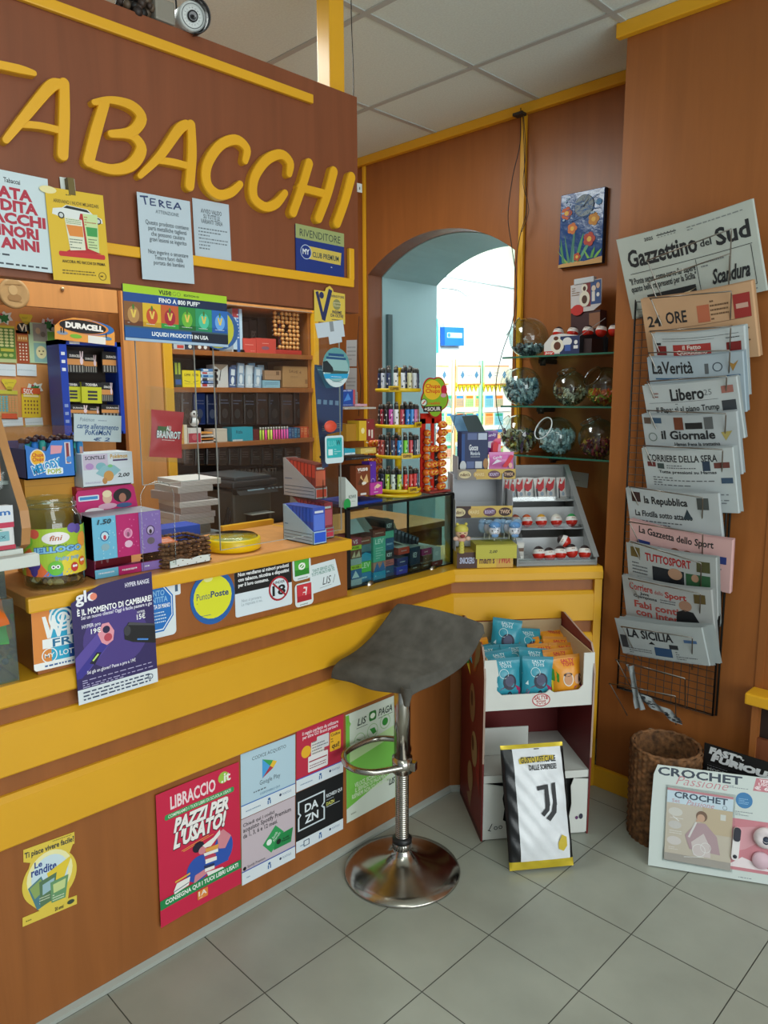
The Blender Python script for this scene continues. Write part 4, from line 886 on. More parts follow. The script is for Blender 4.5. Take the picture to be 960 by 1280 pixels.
for i, f in enumerate(mb.f):           # dark left and right margins of the print
    c = sum((mb.v[j] for j in f), Vector())/4
    if c.x < pw*.17 or c.x > pw*.955: mb.m[i] = mb.mi(BLK)
    if c.y < .03 or c.y > ph-.014: mb.m[i] = mb.mi(GOLD)
body_ = mb; mb = MB(); 
def JP(pts): return ('p', pts, '#14161c')
it = [('p',[(.26,.845),(.80,.865),(.82,.90),(.66,.905),(.5,.895),(.3,.90),(.25,.88)],'#c9b02c'),('t','GUSTO UFFICIALE',.28,.85,.84,.90,'#1c1c20',BB),('t','DALLE SORPRESE!',.40,.79,.84,.835,'#1c1c20',BB),
      JP([(.49,.66),(.66,.67),(.66,.635),(.50,.625)]),JP([(.61,.66),(.67,.67),(.68,.50),(.61,.50)]),JP([(.61,.52),(.68,.52),(.66,.46),(.57,.415),(.53,.44),(.60,.48)]),
      JP([(.73,.675),(.79,.68),(.79,.50),(.73,.50)]),JP([(.73,.52),(.79,.52),(.77,.44),(.66,.375),(.60,.40),(.70,.455)]),
      ('p',[(.76,.20),(.83,.26),(.90,.24),(.90,.17),(.84,.13),(.76,.15)],'#c9b02c'),('r',.52,.955,.60,.962,'#3a3a3e')]
mb.printing(pw, ph, it); mb.subdivide(.02)
for i, v in enumerate(mb.v):
    uu = v.x/pw; y = v.y; e = min(1, max(0, min(y, ph-y)/.10)); a = max(0, 1-(2*uu-1)**2)**.35
    mb.v[i] = Vector((v.x, v.y, v.z+.0292+.022*a*math.sin(e*PI/2)+.0025))
off_ = len(body_.v)
for f, m_ in zip(mb.f, mb.m): body_.f.append([j+off_ for j in f]); body_.m.append(body_.mi(mb.mats[m_])); body_.sm.append(False)
body_.v += mb.v
body_.build('pouch_body', jb)

# ================================================================== woven basket, crochet pack, film card, corner cabinet
bc = Vector((-1.050, 2.495, 0)); mb = MB(); r0 = .118; hb = .345
mbs = root('woven_basket', bc, 'tall brown woven waste basket behind the crochet pack', 'basket')
WK = mat('#7a5230', .8, kind='wicker')
def wall(rad, sgn):
    def fn(u, v):
        a = 2*PI*u; k = (1.04-.10*v)*rad if False else rad*(.98+.04*v)
        br = .0045*abs(math.sin(a*17))*(1 if sgn > 0 else .6) + .002*math.sin(v*95+(int(a*17/PI) % 2)*PI)
        rr = k+sgn*br; top = hb-.0*math.cos(a)
        return Vector((rr*math.cos(a), rr*math.sin(a), v*top))
    return fn
mb = MB(); mb.grid(wall(r0, 1), 136, 60, WK); mb.grid(wall(r0-.010, -1), 136, 40, WK); mb.lathe([(.001,.006),(r0-.004,.006)], WK, None, 40); mb.build('basket_wall', mbs)
mb = MB(); mb.tube([(r0*1.02*math.cos(2*PI*i/60)-.004*math.cos(2*PI*i/60), (r0*1.02-.004)*math.sin(2*PI*i/60), hb+.002*math.sin(i*1.9)) for i in range(60)], .006, WK, None, 8, True); mb.build('basket_rim', mbs)
cb = onz(810, 1082, 0); cr = onz(958, 1106, 0); crr = (cr-cb).normalized(); cn = Vector((crr.y, -crr.x, 0)); ln = math.radians(14)
cp = Plane(cb+Vector((0,0,.003)), crr, Vector((0,0,1))*math.cos(ln)-cn*math.sin(ln))
ctl = cp.uv(827, 956); Wc, Hc = .47, ctl[1]*1.0
CM = cp.mat(cp.p) 
PK = '#c9808a'
ck = root('craft_magazine_pack', CM, 'large white CROCHET Passione card pack with magazine and hooks leaning on basket', 'magazine pack')
mb = MB(); 
cit = [('t','CROCHET',.045,.90,.61,.985,'#3c4654',BB),('t','Passione',.17,.83,.52,.915,'#c88a92',{'s':.35,'b':-.008}),('x',.52,.865,.66,.89,2,'#6a7480'),
 ('p',[(.68,.865),(.70,.99),(1,.99),(1,.865)],PK),('t','TERZA\nUSCITA',.715,.92,.84,.98,'#f6e8ea',BB),('t','€ 6,99',.69,.872,.86,.915,'#f6e8ea',BB),
 ('c',.625,.76,.055,'#3f7fb4'),('x',.59,.72,.66,.78,4,'#9ac4e4'),('x',.57,.61,.71,.655,3,'#6a7480'),('x',.60,.02,.83,.035,1,'#6a7480'),
 ('r',.515,.09,.86,.58,PK),('p',[(.52,.12),(.62,.22),(.74,.17),(.82,.12)],'#eddfe2'),('p',[(.54,.25),(.60,.50),(.85,.56),(.85,.5),(.64,.3)],'#d49aa2')]
mb.prism([(0,.0),(Wc,.0),(Wc,Hc),(.02,Hc),(.008,Hc*.9),(.002,Hc*.5)], 0, .003, '#cfd8d4'); mb.printing(Wc, Hc, cit, None, .003); mb.build('card', ck)
mb = MB(); mw_, mh_ = Wc*.44, Hc*.70
mb.box(0,0,0,mw_,mh_,.005,'#cbbfae'); mb.printing(mw_, mh_, [('r',0,.80,1,.97,'#cfe0ec'),('r',0,.97,1,1,'#c9808a'),('t','CROCHET',.11,.875,.92,.965,'#33455a',BB),('t','Passione',.30,.80,.72,.87,'#c88a92',{'s':.35}),('t','Set',.08,.81,.20,.86,'#c88a92'),('o',.88,.835,.035,'#5a6a78',.006),
  ('e',.14,.68,.11,'#d8d4cc',.06),('e',.14,.50,.10,'#cfcac6',.055),('e',.14,.28,.11,'#d8d0cc',.06),('x',.06,.58,.26,.61,1,'#e6e2de'),('x',.06,.37,.26,.43,2,'#e6e2de'),('x',.06,.15,.26,.20,2,'#e6e2de'),
  ('r',.55,.45,1,.80,'#c8b496'),('r',0,0,1,.10,'#a8a098'),('r',.82,.66,.90,.74,'#d8d8d2'),
  ('e',.54,.67,.085,'#7a5a44',.075),('e',.53,.645,.06,'#d0a78c',.055),('p',[(.38,.20),(.30,.38),(.46,.57),(.60,.58),(.78,.42),(.84,.18)],'#b89aa0'),('p',[(.44,.12),(.40,.30),(.58,.44),(.68,.28),(.70,.12)],'#d8cac8'),('l',.36,.36,.46,.58,.03,'#e0dcda'),('l',.46,.60,.55,.62,.03,'#d0a78c'),('o',.52,.2,.10,'#ece8e6',.01),('o',.62,.25,.08,'#ece8e6',.008),('l',.1,.62,.2,.56,.01,'#f2f2f0'),('l',.3,.08,.6,.12,.008,'#f2f2f0')], None, .005)
q = mb.build('magazine', ck, T(Wc*.105, Hc*.09, .003)@RD(-1)); q['label'] = 'inner magazine with a knitting person on its cover'
mb = MB(); mb.box(-.006,-.006,0,mw_+.006,mh_+.008,.0095,glass('#fdfefe',.8,.1,'film_wrap')); q = mb.build('plastic_wrap', ck, T(Wc*.105, Hc*.09, .003)@RD(-1)); q['label'] = 'glossy clear wrap over the magazine'
mb = MB(); mb.prism(rrect(-.011,0,.011,.105,.010), 0, .012, '#e6e2e2'); mb.prism(rrect(-.0105,.062,.0105,.106,.009), .011, .016, '#2a2c38'); mb.lathe([(0,.014),(.006,.014),(.006,.012)], '#2a2c38', T(0,.012,0)); mb.build('row_counter', ck, T(Wc*.568, Hc*.19, .004)@RD(-4))
mb = MB(); mb.lathe([(.008,0),(.030,.002),(.036,.012),(.030,.024),(.010,.027),(.008,.02)], mat('#ded2d4',.6,kind='cloth'), None, 28, 1, .95); mb.lathe([(0,.0265),(.010,.027),(.012,.024)], '#2a3448', T(.0,-.006,0)); q = mb.build('yarn_ball', ck, T(Wc*.76, Hc*.44, .004)); q['label'] = 'pale pink yarn ball'
mb = MB(); mb.lathe([(0,0),(.027,0),(.028,.006),(.025,.014),(0,.015)], '#d9b8c4', None, 28); q = mb.build('tape_measure', ck, T(Wc*.74, Hc*.22, .004)); q['label'] = 'round pink tape measure'
sheet('film_card', 'black FAST and FURIOUS card standing behind the crochet pack', 'card', PY(2.53), ((880,926.5),(972,957),(971,1012),(879.5,975)), '#0b0b0d', [
 ('t','FAST&',.07,.77,.56,.95,'#d5d8da',{'b':.08,'s':.15}),('t','FURIOUS',.10,.60,.98,.78,'#d5d8da',{'b':.08,'s':.15}),('l',.05,.53,.98,.53,.006,'#3a3a3e'),('x',.06,.46,.5,.50,1,'#7a7a80'),('t','MODELLINI',.06,.36,.5,.43,'#b8babc',BB)], thick=.003)
zt = ony(953, 845, YP).z; cf = ony(931, 866, 2.56); zt = cf.z
kc = root('side_cabinet', (cf.x, cf.y, 0), 'low wood cabinet with yellow top at right edge of view', 'cabinet')
dy = YP-cf.y-.002
mb = MB(); mb.box(0,0,-.04,.6,dy,0,YEL,T(0,0,zt),bev=.006); q = mb.build('top', kc); q['label'] = 'bright yellow top'
mb = MB(); mb.box(.02,.02,0,.04,dy-.01,zt-.041,WOOD); mb.build('side_panel', kc)
mb = MB(); mb.box(.04,.03,0,.58,.045,zt-.16,WOOD_D); mb.box(.04,dy-.03,0,.58,dy-.01,zt-.041,mat('#2a1a12',.7,kind='wood')); mb.build('back_panel', kc)
mb = MB(); mb.lathe([(0,0),(.016,0),(.016,.012),(.008,.016),(0,.016)], mat('#3a3632',.4,.8), RD(90,'Y')@T(0,0,0)); mb.build('lock', kc, T(.041,.07,zt-.09))
mb = MB(); ow, oh = 0, 0
M, ow, oh = fit(PY(YP-.0005), (811,909.5),(850,920.5),(850,946),(810.5,935))
mb.prism(rrect(0,0,ow,oh,.006), 0, .008, '#a39d8a'); mb.prism(rrect(ow*.16,oh*.2,ow*.86,oh*.8,.003), .008, .010, '#8f8a7c'); 
for k in range(3): mb.lathe([(0,.0105),(.0035,.0105)], '#1a1816', T(ow*(.35+.12*k), oh*.5, 0), 10)
mb.box(ow*.70, oh*.25, .010, ow*.80, oh*.75, .013, '#b5af9e')
o = mb.build('wall_socket'); o.matrix_world = M; tag(o, 'beige wall socket plate behind the woven basket', 'socket')
# ================================================================== wire newspaper rack and its papers
RK = root('newspaper_rack', (-1.13, YP-.001, 1.15), 'tall wire newspaper rack hung on the wood wall', 'rack')
BW = mat('#4c4a46', .4, .8)
def rk(mb, name): return mb.build(name, RK, T(1.13, -YP+.001, -1.15))
x0, x1, z0, z1 = ony(772,855,YP-.02).x, ony(890,905,YP-.02).x, ony(772,860,YP-.02).z, 1.98
yg = YP-.02; mb = MB()
for k in range(13):
    x = x0+(x1-x0)*k/12; mb.tube([(x,yg,z0),(x,yg,z1)], .0013, BW, None, 5)
for k in range(57):
    z = z0+(z1-z0)*k/56; mb.tube([(x0,yg-.002,z),(x1,yg-.002,z)], .0013, BW, None, 5)
rk(mb, 'wire_grid')
mb = MB(); mb.tube([(x0,yg,z0),(x1,yg,z0),(x1,yg,z1),(x0,yg,z1)], .004, mat('#2a2927',.4,.6), None, 6, True); mb.tube([(x0-.002,yg+.012,z0),(x1+.008,yg+.012,z0),(x1+.008,yg+.012,z1)], .004, mat('#2a2927',.4,.6), None, 6); rk(mb, 'frame')
WR = mat('#8f8a82', .3, .95)
tl = math.radians(17)
def tilt_plane(z, out=.095): return Plane((0, YP-out, z), (1,0,0), (0, -math.sin(tl), math.cos(tl)))
def pocket(px0, px1, zf=None, h=.16):
    a = ony(*px0, YP-.125); b_ = ony(*px1, YP-.125)
    mb = MB(); lo = .15
    mb.tube([(a.x+.035,YP-.03,a.z-lo), (a.x+.004,a.y+.006,a.z-.006), a, b_, (b_.x-.001,b_.y+.006,b_.z-.006), (b_.x-.03,YP-.03,b_.z-lo)], .0022, WR, None, 6)
    rk(mb, 'pocket_wire')
def paper(lab, corners, bg, items, out=.10, layers=3, ext=1.55, name='newspaper', spread=.004):
    zc = ony(*corners[0], YP-out).z
    pl = tilt_plane(zc, out)
    M, w, h = fit(pl, *corners)
    H = h*ext; rs = random.Random(lab)
    M = M @ T(0, h-H, 0)
    mb = MB()
    PAP = mat(bg, .9, kind='paper')
    for k in range(layers, 0, -1):
        j = rs.uniform(-1, 1)
        def fn(u, v): return Vector((u*w+j*spread*1.4+spread*k*.8, v*H-rs_off(k)*H, -.0035*k-.006*math.sin(PI*u)*0))
        def rs_off(k): return -.004*k
        mb.grid(fn, 14, 8, PAP)
    mb.grid(lambda u, v: Vector((u*w, v*H, 0)), 14, 10, PAP)
    # folded right and bottom edge
    mb.grid(lambda u, v: Vector((w+.004*math.sin(u*PI), v*H, -.0115*u)), 4, 8, PAP)
    it2 = []
    for i in items:                      # items are given over the visible top part
        f = lambda y: 1-(1-y)*h/H
        if i[0] == 'r': it2.append(('r',i[1],f(i[2]),i[3],f(i[4]),i[5]))
        elif i[0] == 't': it2.append(('t',i[1],i[2],f(i[3]),i[4],f(i[5]),i[6])+tuple(i[7:]))
        elif i[0] == 'x': it2.append(('x',i[1],f(i[2]),i[3],f(i[4]),i[5],i[6]))
        elif i[0] == 'l': it2.append(('l',i[1],f(i[2]),i[3],f(i[4]),i[5],i[6]))
        elif i[0] == 'e': it2.append(('e',i[1],f(i[2]),i[3],i[4],i[5]*h/H))
        elif i[0] == 'p': it2.append(('p',[(a, f(b_)) for a, b_ in i[1]],i[2]))
        elif i[0] == 'o': it2.append(('o',i[1],f(i[2]),i[3],i[4],i[5]))
    it2 += [('x',.06,.04,.92,1-h/H-.02,7,'#70757a')]
    mb.printing(w, H, it2, None, .0004); mb.subdivide(w/10)
    ph_ = rs.uniform(0, 6); amp = rs.uniform(.6, 1.0)
    def df(v): return Vector((v.x, v.y-(.006*math.sin(PI*v.x/w))*(v.y/H), v.z+amp*(.006*math.sin(PI*v.x/w)+.003*math.sin(v.x/w*5+ph_)*(v.y/H))))
    o = mb.build(name, None, None, df); o.matrix_world = M
    return tag(o, lab, 'newspaper', 'newspapers in the wire rack')
INK = '#22262a'; G1 = '#b7bfc0'; G2 = '#a9b4ba'
paper('wide unfolded Gazzettino del Sud page at the top of the rack', ((767,296),(939,255),(960,364),(792.5,397.5)), '#b3bab2', [
 ('t','Gazzettino',.06,.62,.60,.84,INK,{'b':.03}),('t','Sud',.73,.62,.96,.82,INK,{'b':.03}),('t','del',.62,.66,.70,.74,INK,B),('t','2025',.22,.90,.29,.94,INK,B),('t','******',.32,.89,.47,.95,INK,B),('x',.55,.88,.95,.94,2,'#7a8080'),
 ('l',.06,.55,.96,.55,.004,INK),('t','"Il Ponte serve, come servo far sapere\nquanto bello rappresenti per la Sicilia"',.04,.30,.56,.50,INK,B),('l',.57,.54,.57,.10,.004,INK),('l',.57,.10,.95,.10,.004,INK),('l',.95,.10,.95,.54,.004,INK),('t','Scandura',.66,.20,.92,.38,INK,{'b':.03,'s':.4}),('x',.60,.42,.78,.50,2,'#70767a'),
 ('r',.16,.02,.54,.26,'#23272a'),('p',[(.30,.16),(.5,.20),(.54,.22),(.42,.14)],'#d8c8a0'),('x',.6,.0,.96,.07,2,'#70767a')], layers=1, ext=1.0, out=.09)
paper('salmon financial newspaper reading 24 ORE under the Gazzettino', ((797,370),(937,357),(949,432),(813,437)), '#c49d78', [
 ('t','24',.04,.48,.17,.68,INK,B),('t','ORE',.22,.50,.42,.72,INK,B),('r',.52,.46,.63,.76,'#b8684a'),('r',.84,.44,.98,.84,'#9a2f2c'),('r',.86,.60,.96,.68,'#c8a090'),('x',.64,.46,.80,.84,5,'#6a5038'),('l',.03,.40,.97,.44,.004,'#7a6048'),('r',.36,.12,.66,.24,'#2c2824'),('x',.08,.02,.32,.3,4,'#6a5038'),('x',.7,.02,.95,.36,5,'#6a5038')], ext=1.25)
paper('il Fatto Quotidiano newspaper with red title block under the salmon paper', ((814,415),(927,410),(934,462),(820,462)), G1, [
 ('r',.24,.40,.66,.70,'#a23632'),('t','il Fatto\nQuotidiano',.28,.42,.62,.68,'#d8d0c8',BB),('r',.04,.44,.16,.68,'#7a2020'),('r',.82,.44,.97,.66,'#7a2020'),('x',.82,.74,.96,.80,1,INK),('r',.04,.70,.10,.76,INK),('l',.12,.86,.95,.86,.004,INK),('l',.12,.80,.7,.80,.003,INK),('x',.05,.05,.9,.2,2,INK)], ext=1.7)
paper('LaVerità newspaper with blue rule in the fourth pocket', ((808,445),(927,441),(931,486),(814,486)), '#a3b2bb', [
 ('t','LaVerità',.05,.50,.50,.88,INK,B),('r',.62,.46,.66,.76,'#5a6064'),('o',.75,.64,.05,'#3a4450',.01),('p',[(.86,.76),(.90,.48),(.96,.78),(.91,.68)],'#a07a3c'),('l',.08,.36,.97,.36,.016,'#2a5a80'),('r',.62,.02,.80,.12,'#34506a'),('x',.3,.02,.6,.1,1,INK)], ext=1.7)
paper('Libero newspaper with headline Il Papa: sì al piano Trump', ((802.5,481),(918.5,471.5),(928,520),(810,520)), G1, [
 ('t','Libero',.30,.50,.66,.86,INK,{'b':.03}),('t','25',.66,.60,.74,.76,'#6a7074'),('x',.34,.38,.72,.44,1,'#6a7074'),('t','Il Papa: sì al piano Trump',.12,.12,.80,.34,INK,B),('r',.83,.12,.97,.40,'#3a4046'),('r',.84,.60,.96,.80,'#a06a60'),('x',.1,.6,.22,.8,2,'#8a5a50'),('l',.05,.47,.8,.47,.003,INK)], ext=1.7)
paper('il Giornale newspaper with small colour photos along its top', ((801,516.5),(919,516),(925,562),(808,560)), '#adb5b8', [
 ('r',.02,.74,.10,.92,'#5a4a40'),('r',.12,.76,.22,.92,'#34506a'),('r',.36,.58,.46,.94,'#6a3a28'),('r',.48,.60,.66,.78,'#1c2024'),('r',.68,.58,.77,.92,'#5a5e60'),('t','il Giornale',.20,.30,.78,.56,INK,{'b':.03}),('t','Hamas frena la trattativa',.34,.12,.82,.22,INK,B),('o',.10,.36,.05,'#6a7a74',.01),('p',[(.84,.48),(.88,.24),(.95,.5)],'#a89a5a')], ext=1.7)
paper('CORRIERE DELLA SERA newspaper in the seventh pocket of the rack', ((799.5,556),(914,564),(921,613),(810,606)), G1, [
 ('t','CORRIERE DELLA SERA',.06,.68,.84,.86,INK,B),('r',.05,.54,.15,.66,'#6a3030'),('r',.17,.50,.25,.64,'#3a4a4a'),('r',.68,.46,.76,.70,'#2c3c50'),('r',.80,.52,.96,.66,'#6a3a34'),('t','Tutte pressioni su Hamas',.18,.36,.82,.46,INK,B),('x',.28,.5,.62,.62,2,'#5a5e62'),('r',.86,.14,.98,.28,'#3a5068'),('x',.1,.04,.8,.3,4,'#5a5e62')], ext=1.6)
paper('la Repubblica newspaper leaning out above the pink one', ((781,607),(897,619),(903,668),(789,654)), '#b1b8ba', [
 ('t','la Repubblica',.20,.58,.68,.84,INK,{'b':.03}),('r',.06,.66,.16,.92,'#3a2424'),('r',.78,.58,.90,.88,'#4a5050'),('t','La Flotilla sotto attacco',.08,.28,.72,.44,INK,B),('p',[(.62,.30),(.67,.58),(.72,.32)],'#2a3a44'),('x',.1,.04,.6,.2,2,'#5a5e62')], ext=1.7)
paper('pink La Gazzetta dello Sport sports paper', ((784,640),(912,684),(914,718),(791,676)), '#cfa6a4', [
 ('t','La Gazzetta dello Sport',.10,.52,.84,.86,INK,B),('r',.08,.10,.22,.34,'#2a3a78'),('r',.80,.10,.96,.36,'#2a3a78'),('e',.48,.18,.05,'#8a5a4a',.18),('e',.60,.2,.05,'#8a5a4a',.16),('r',.44,-.05,.66,.1,'#26408a'),('x',.3,.05,.4,.3,2,INK)], ext=1.9)
paper('TUTTOSPORT newspaper with red title and player photo', ((781.5,675),(894,699),(897,748),(787,722)), '#a8adac', [
 ('t','TUTTOSPORT',.22,.62,.74,.84,'#a82a2c',{'b':.03}),('r',.05,.66,.16,.92,'#6a5a30'),('r',.80,.58,.94,.86,'#4a4a2a'),('r',.30,.02,.66,.52,'#20242a'),('e',.56,.42,.08,'#b08a70',.15),('p',[(.44,.0),(.50,.26),(.62,.28),(.70,.0)],'#14161a'),('r',.68,.02,.94,.50,'#2f5a3a'),('e',.78,.4,.04,'#b08a70',.1),('t','«Juve',.06,-.02,.28,.14,INK,B),('x',.06,.2,.25,.55,4,'#5a5e62')], ext=1.8)
paper('Corriere dello Sport newspaper with large faded red headline', ((775.5,716),(887,740),(894,792),(784,766)), '#a6a9a8', [
 ('t','Corriere',.08,.70,.36,.88,'#a83a34',{'b':.02}),('t','dello',.38,.70,.48,.80,'#a83a34'),('t','Sport',.50,.62,.74,.82,'#a83a34',{'b':.03}),('t','Juve\nChampions',.12,.50,.40,.68,INK,B),('t','Fabi conti\ncon Inter',.12,.06,.64,.44,'#a84a44',{'b':.03}),('e',.72,.54,.07,'#a07a64',.13),('p',[(.60,.0),(.62,.36),(.70,.44),(.80,.40),(.90,.0)],'#17191d'),('r',.82,.64,.94,.86,'#5a4a24'),('x',.44,.5,.62,.62,2,'#5a5e62')], ext=1.6)
paper('thick stack of LA SICILIA newspapers in the lowest filled pocket', ((767.5,770),(876,786),(888,834),(779,815)), '#aab2b2', [
 ('t','LA SICILIA',.12,.52,.66,.76,INK,{'b':.03}),('p',[(.36,.40),(.40,.48),(.44,.40)],'#1a1c1e'),('r',.60,.34,.70,.46,'#2a2e32'),('r',.42,.10,.62,.34,'#2c4c70'),('r',.78,.56,.92,.64,'#4a6a94'),('x',.1,.06,.38,.3,4,'#5a5e62'),('x',.66,.06,.92,.3,4,'#5a5e62'),('r',.02,.2,.10,.55,'#3a3e42')], ext=1.0, layers=7, spread=.008)
for a in (((808,326),(914,286)),((811,352),(912,317)),((812,373),(914,364)),((812,414),(913,408)),((810,441),(912,438)),((808,477),(908,470)),((809,513),(907,517)),((804,557),(903,562)),((786,608),(878,622)),((785,652),(878,667)),((788,677),(876,704)),((785,723),(875,742)),((776,783),(865,797)),((769,824),(856,848))):
    pocket(*a)
pocket((761,854),(844,870))
# crumpled paper in the lowest pocket
mb = MB(); p = ony(800, 855, YP-.05)
mb.grid(lambda u, v: Vector((-.05+.03*u+.05*v, -.02+.012*math.sin(u*9+v*5), .07-.16*v)), 5, 12, '#8f9494'); mb.grid(lambda u, v: Vector((.0+.17*u, -.012+.01*math.sin(u*14+v*4), -.055-.055*u+.03*v)), 14, 4, '#8f9494')
for k in range(26):
    u, v = random.random(), random.random(); mb.box(0,0,0,.012,.001,.004,'#3a3e42',T(.17*u,-.024,-.05-.055*u+.02*v))
o = mb.build('torn_newspaper'); o.location = p; tag(o, 'crumpled torn newspaper scrap in the empty bottom pocket', 'newspaper')
# ================================================================== helper for boxed goods
def pack(name, label, cat, pl, corners, depth, col, items=(), base=None, group=None, side=None, parent=None, rot=None, soft=0):
    M, w, h = fit(pl, *corners)
    if base is not None:
        o = M @ Vector((w/2, 0, 0)); top_ = (M @ Vector((w/2, h, 0))).z; c = M @ Vector((w/2, h/2, 0)); h = max(.006, top_-base); M = pl.mat(Vector((c.x, c.y, base))-pl.r*(w/2)); 
    if rot: M = M @ T(w/2, 0, 0) @ RD(rot) @ T(-w/2, 0, 0)
    mb = MB(); mb.box(0, 0, -depth, w, h, 0, col, bev=soft)
    if side: mb.printing(depth, h, [('r',.02,.02,.98,.98,side)], Matrix(((0,0,1,w),(0,1,0,0),(-1,0,0,0),(0,0,0,1))), 0); 
    if items: mb.printing(w, h, items, None, .0002)
    o = mb.build(name); o.matrix_world = M
    return tag(o, label, cat, group)
def box4(x0, y0, x1, y1): return ((x0,y0),(x1,y0),(x1,y1),(x0,y1))
# ================================================================== tobacco cabinet behind the counter
XS = -3.0; PS = PX(XS)
ya = onx(212, 520, XS).y; yb = onx(392, 470, XS).y
S1 = onx(216, 436, XS).z; S2 = onx(216, 484, XS).z; S3 = onx(226, 556, XS).z; ST = 2.01; SB = .95
tc = root('tobacco_cabinet', (XS, ya, 0), 'open wood tobacco cabinet with yellow posts behind the clear screen', 'cabinet')
def tp(mb, name, lab=None):
    o = mb.build(name, tc, T(-XS, -ya, 0)); 
    if lab: o['label'] = lab
    return o
mb = MB(); mb.box(XS-.02, ya-.022, 0, XS+.012, ya+.022, 2.12, YEL, bev=.004); tp(mb, 'post', 'yellow post')
mb = MB(); mb.box(XS-.02, yb-.0, 0, XS+.012, yb+.03, 2.12, YEL, bev=.004); tp(mb, 'post', 'yellow post')
for z in (S1, S2, S3): mb = MB(); mb.box(XS-.37, ya+.02, z-.022, XS-.004, yb, z, WOOD, bev=.002); tp(mb, 'shelf')
mb = MB(); mb.box(XS-.37, ya+.02, ST, XS-.004, yb, ST+.11, WOOD_L); tp(mb, 'top_panel')
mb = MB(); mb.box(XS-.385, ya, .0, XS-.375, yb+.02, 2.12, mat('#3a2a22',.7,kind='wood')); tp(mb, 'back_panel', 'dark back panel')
mb = MB(); mb.box(XS-.37, yb-.016, 0, XS-.022, yb-.001, 2.1, WOOD); tp(mb, 'side_panel')
mb = MB(); mb.box(XS-.37, ya+.001, 0, XS-.022, ya+.018, 2.1, WOOD); tp(mb, 'side_panel')
yc = onx(156, 470, XS).y
mb = MB(); mb.box(XS-.02, yc, 0, XS-.0, ya-.024, 2.12, WOOD_L, bev=.002); mb.box(XS-.002, yc-.012, 0, XS+.004, yc, 2.12, WOOD); tp(mb, 'pilaster', 'pale wood pilaster')
zh0, zh1 = onx(100, 388, XS).z, 2.06
mb = MB(); mb.box(XS-.02, -.6, zh0, XS+.0, yc-.013, zh1, WOOD_L, bev=.002); tp(mb, 'header_board', 'pale wood header board')
XT = XS-.09
mb = MB(); mb.box(XT-.02, -.6, 0, XT, yc-.013, 2.1, WOOD_L); tp(mb, 'ticket_board', 'pale wood ticket board')
mb = MB(); p = onx(78, 361, XS+.002); mb.ball((0,0,0), .008, mat('#c9b48a',.3,.6), T(*p)); tp(mb, 'knob')
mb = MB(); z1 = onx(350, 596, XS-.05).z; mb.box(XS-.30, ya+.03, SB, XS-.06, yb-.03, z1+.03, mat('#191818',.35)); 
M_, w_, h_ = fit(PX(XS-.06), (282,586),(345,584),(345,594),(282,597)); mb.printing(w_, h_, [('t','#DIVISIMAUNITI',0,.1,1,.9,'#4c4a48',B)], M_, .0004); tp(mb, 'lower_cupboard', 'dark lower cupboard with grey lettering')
# hanging tobacco pouches
def pouch(px0, px1, y0, y1, col, lab, its=(), x=XS-.10):
    return pack('tobacco_pouch', lab, 'tobacco pouch', PX(x), box4(px0, y0, px1, y1), .03, mat(col, .25, kind='foil'), list(its), group='tobacco pouches in the dark cabinet', soft=.008)
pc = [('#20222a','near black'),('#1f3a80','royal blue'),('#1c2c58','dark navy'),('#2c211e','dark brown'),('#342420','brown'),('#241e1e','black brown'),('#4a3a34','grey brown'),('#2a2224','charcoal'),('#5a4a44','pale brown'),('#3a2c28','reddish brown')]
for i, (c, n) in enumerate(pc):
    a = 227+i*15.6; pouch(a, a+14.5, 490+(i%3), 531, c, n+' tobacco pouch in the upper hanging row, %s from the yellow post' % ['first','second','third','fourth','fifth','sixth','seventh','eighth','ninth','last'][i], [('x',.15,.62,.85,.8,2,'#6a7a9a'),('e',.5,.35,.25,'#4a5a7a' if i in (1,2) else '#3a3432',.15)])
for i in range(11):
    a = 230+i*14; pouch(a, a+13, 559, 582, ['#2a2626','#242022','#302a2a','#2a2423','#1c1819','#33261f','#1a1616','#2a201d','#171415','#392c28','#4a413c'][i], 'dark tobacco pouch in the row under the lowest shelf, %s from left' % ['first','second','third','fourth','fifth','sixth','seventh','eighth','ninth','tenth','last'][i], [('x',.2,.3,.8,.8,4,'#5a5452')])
PF3 = PX(XS-.03)
def sp(name, label, cat, x0, y0, x1, y1, col, its=(), base=None, d=.08, g=None, pl=None, side=None, soft=0, rot=None): return pack(name, label, cat, pl or PF3, box4(x0,y0,x1,y1), d, col, its, base, g, side, rot=rot, soft=soft)
# shelf 1
sp('carton','small red and white carton at the far left of the top shelf','carton',217,430,231,437,'#b8c2c8',[('r',.3,.2,.9,.8,'#c03a30')],S1+.001)
sp('carton','dark carton with white picture behind the fruit banner bottom','carton',232,429,243,437,'#26324a',[('e',.5,.5,.2,'#d8d8d0',.3)],S1+.001)
sp('carton','brown carton with small pale pictures under the fruit banner','carton',244,430,262,438,'#5a3a2c',[('e',.3,.5,.12,'#d8d8d0',.3),('e',.7,.5,.12,'#d8d8d0',.3)],S1+.001)
sp('filter_box','tall blue and white box with red top right of the round sticker','box',291,386,303,440,'#b9cfe2',[('r',.4,0,.7,1,'#3a6ab0'),('r',0,.8,.6,1,'#b04048'),('x',.45,.3,.65,.9,8,'#e8eef4')],S1+.001,.12)
sp('carton','low pale carton leaning beside the first red box','carton',290,437,306,443,'#b0b4b8',[],S1+.001,.06)
for i in range(3): sp('dark_carton','dark brown carton at back of top shelf, %s of three' % ['left','middle','right'][i],'carton',302+i*10,402-i*2,311+i*10,427,'#2f2523',[('t','JPS',.15,.3,.85,.7,'#6a605a',B)] if i==1 else [],S1+.001,.05,'dark cartons at the back of the top shelf',PX(XS-.2))
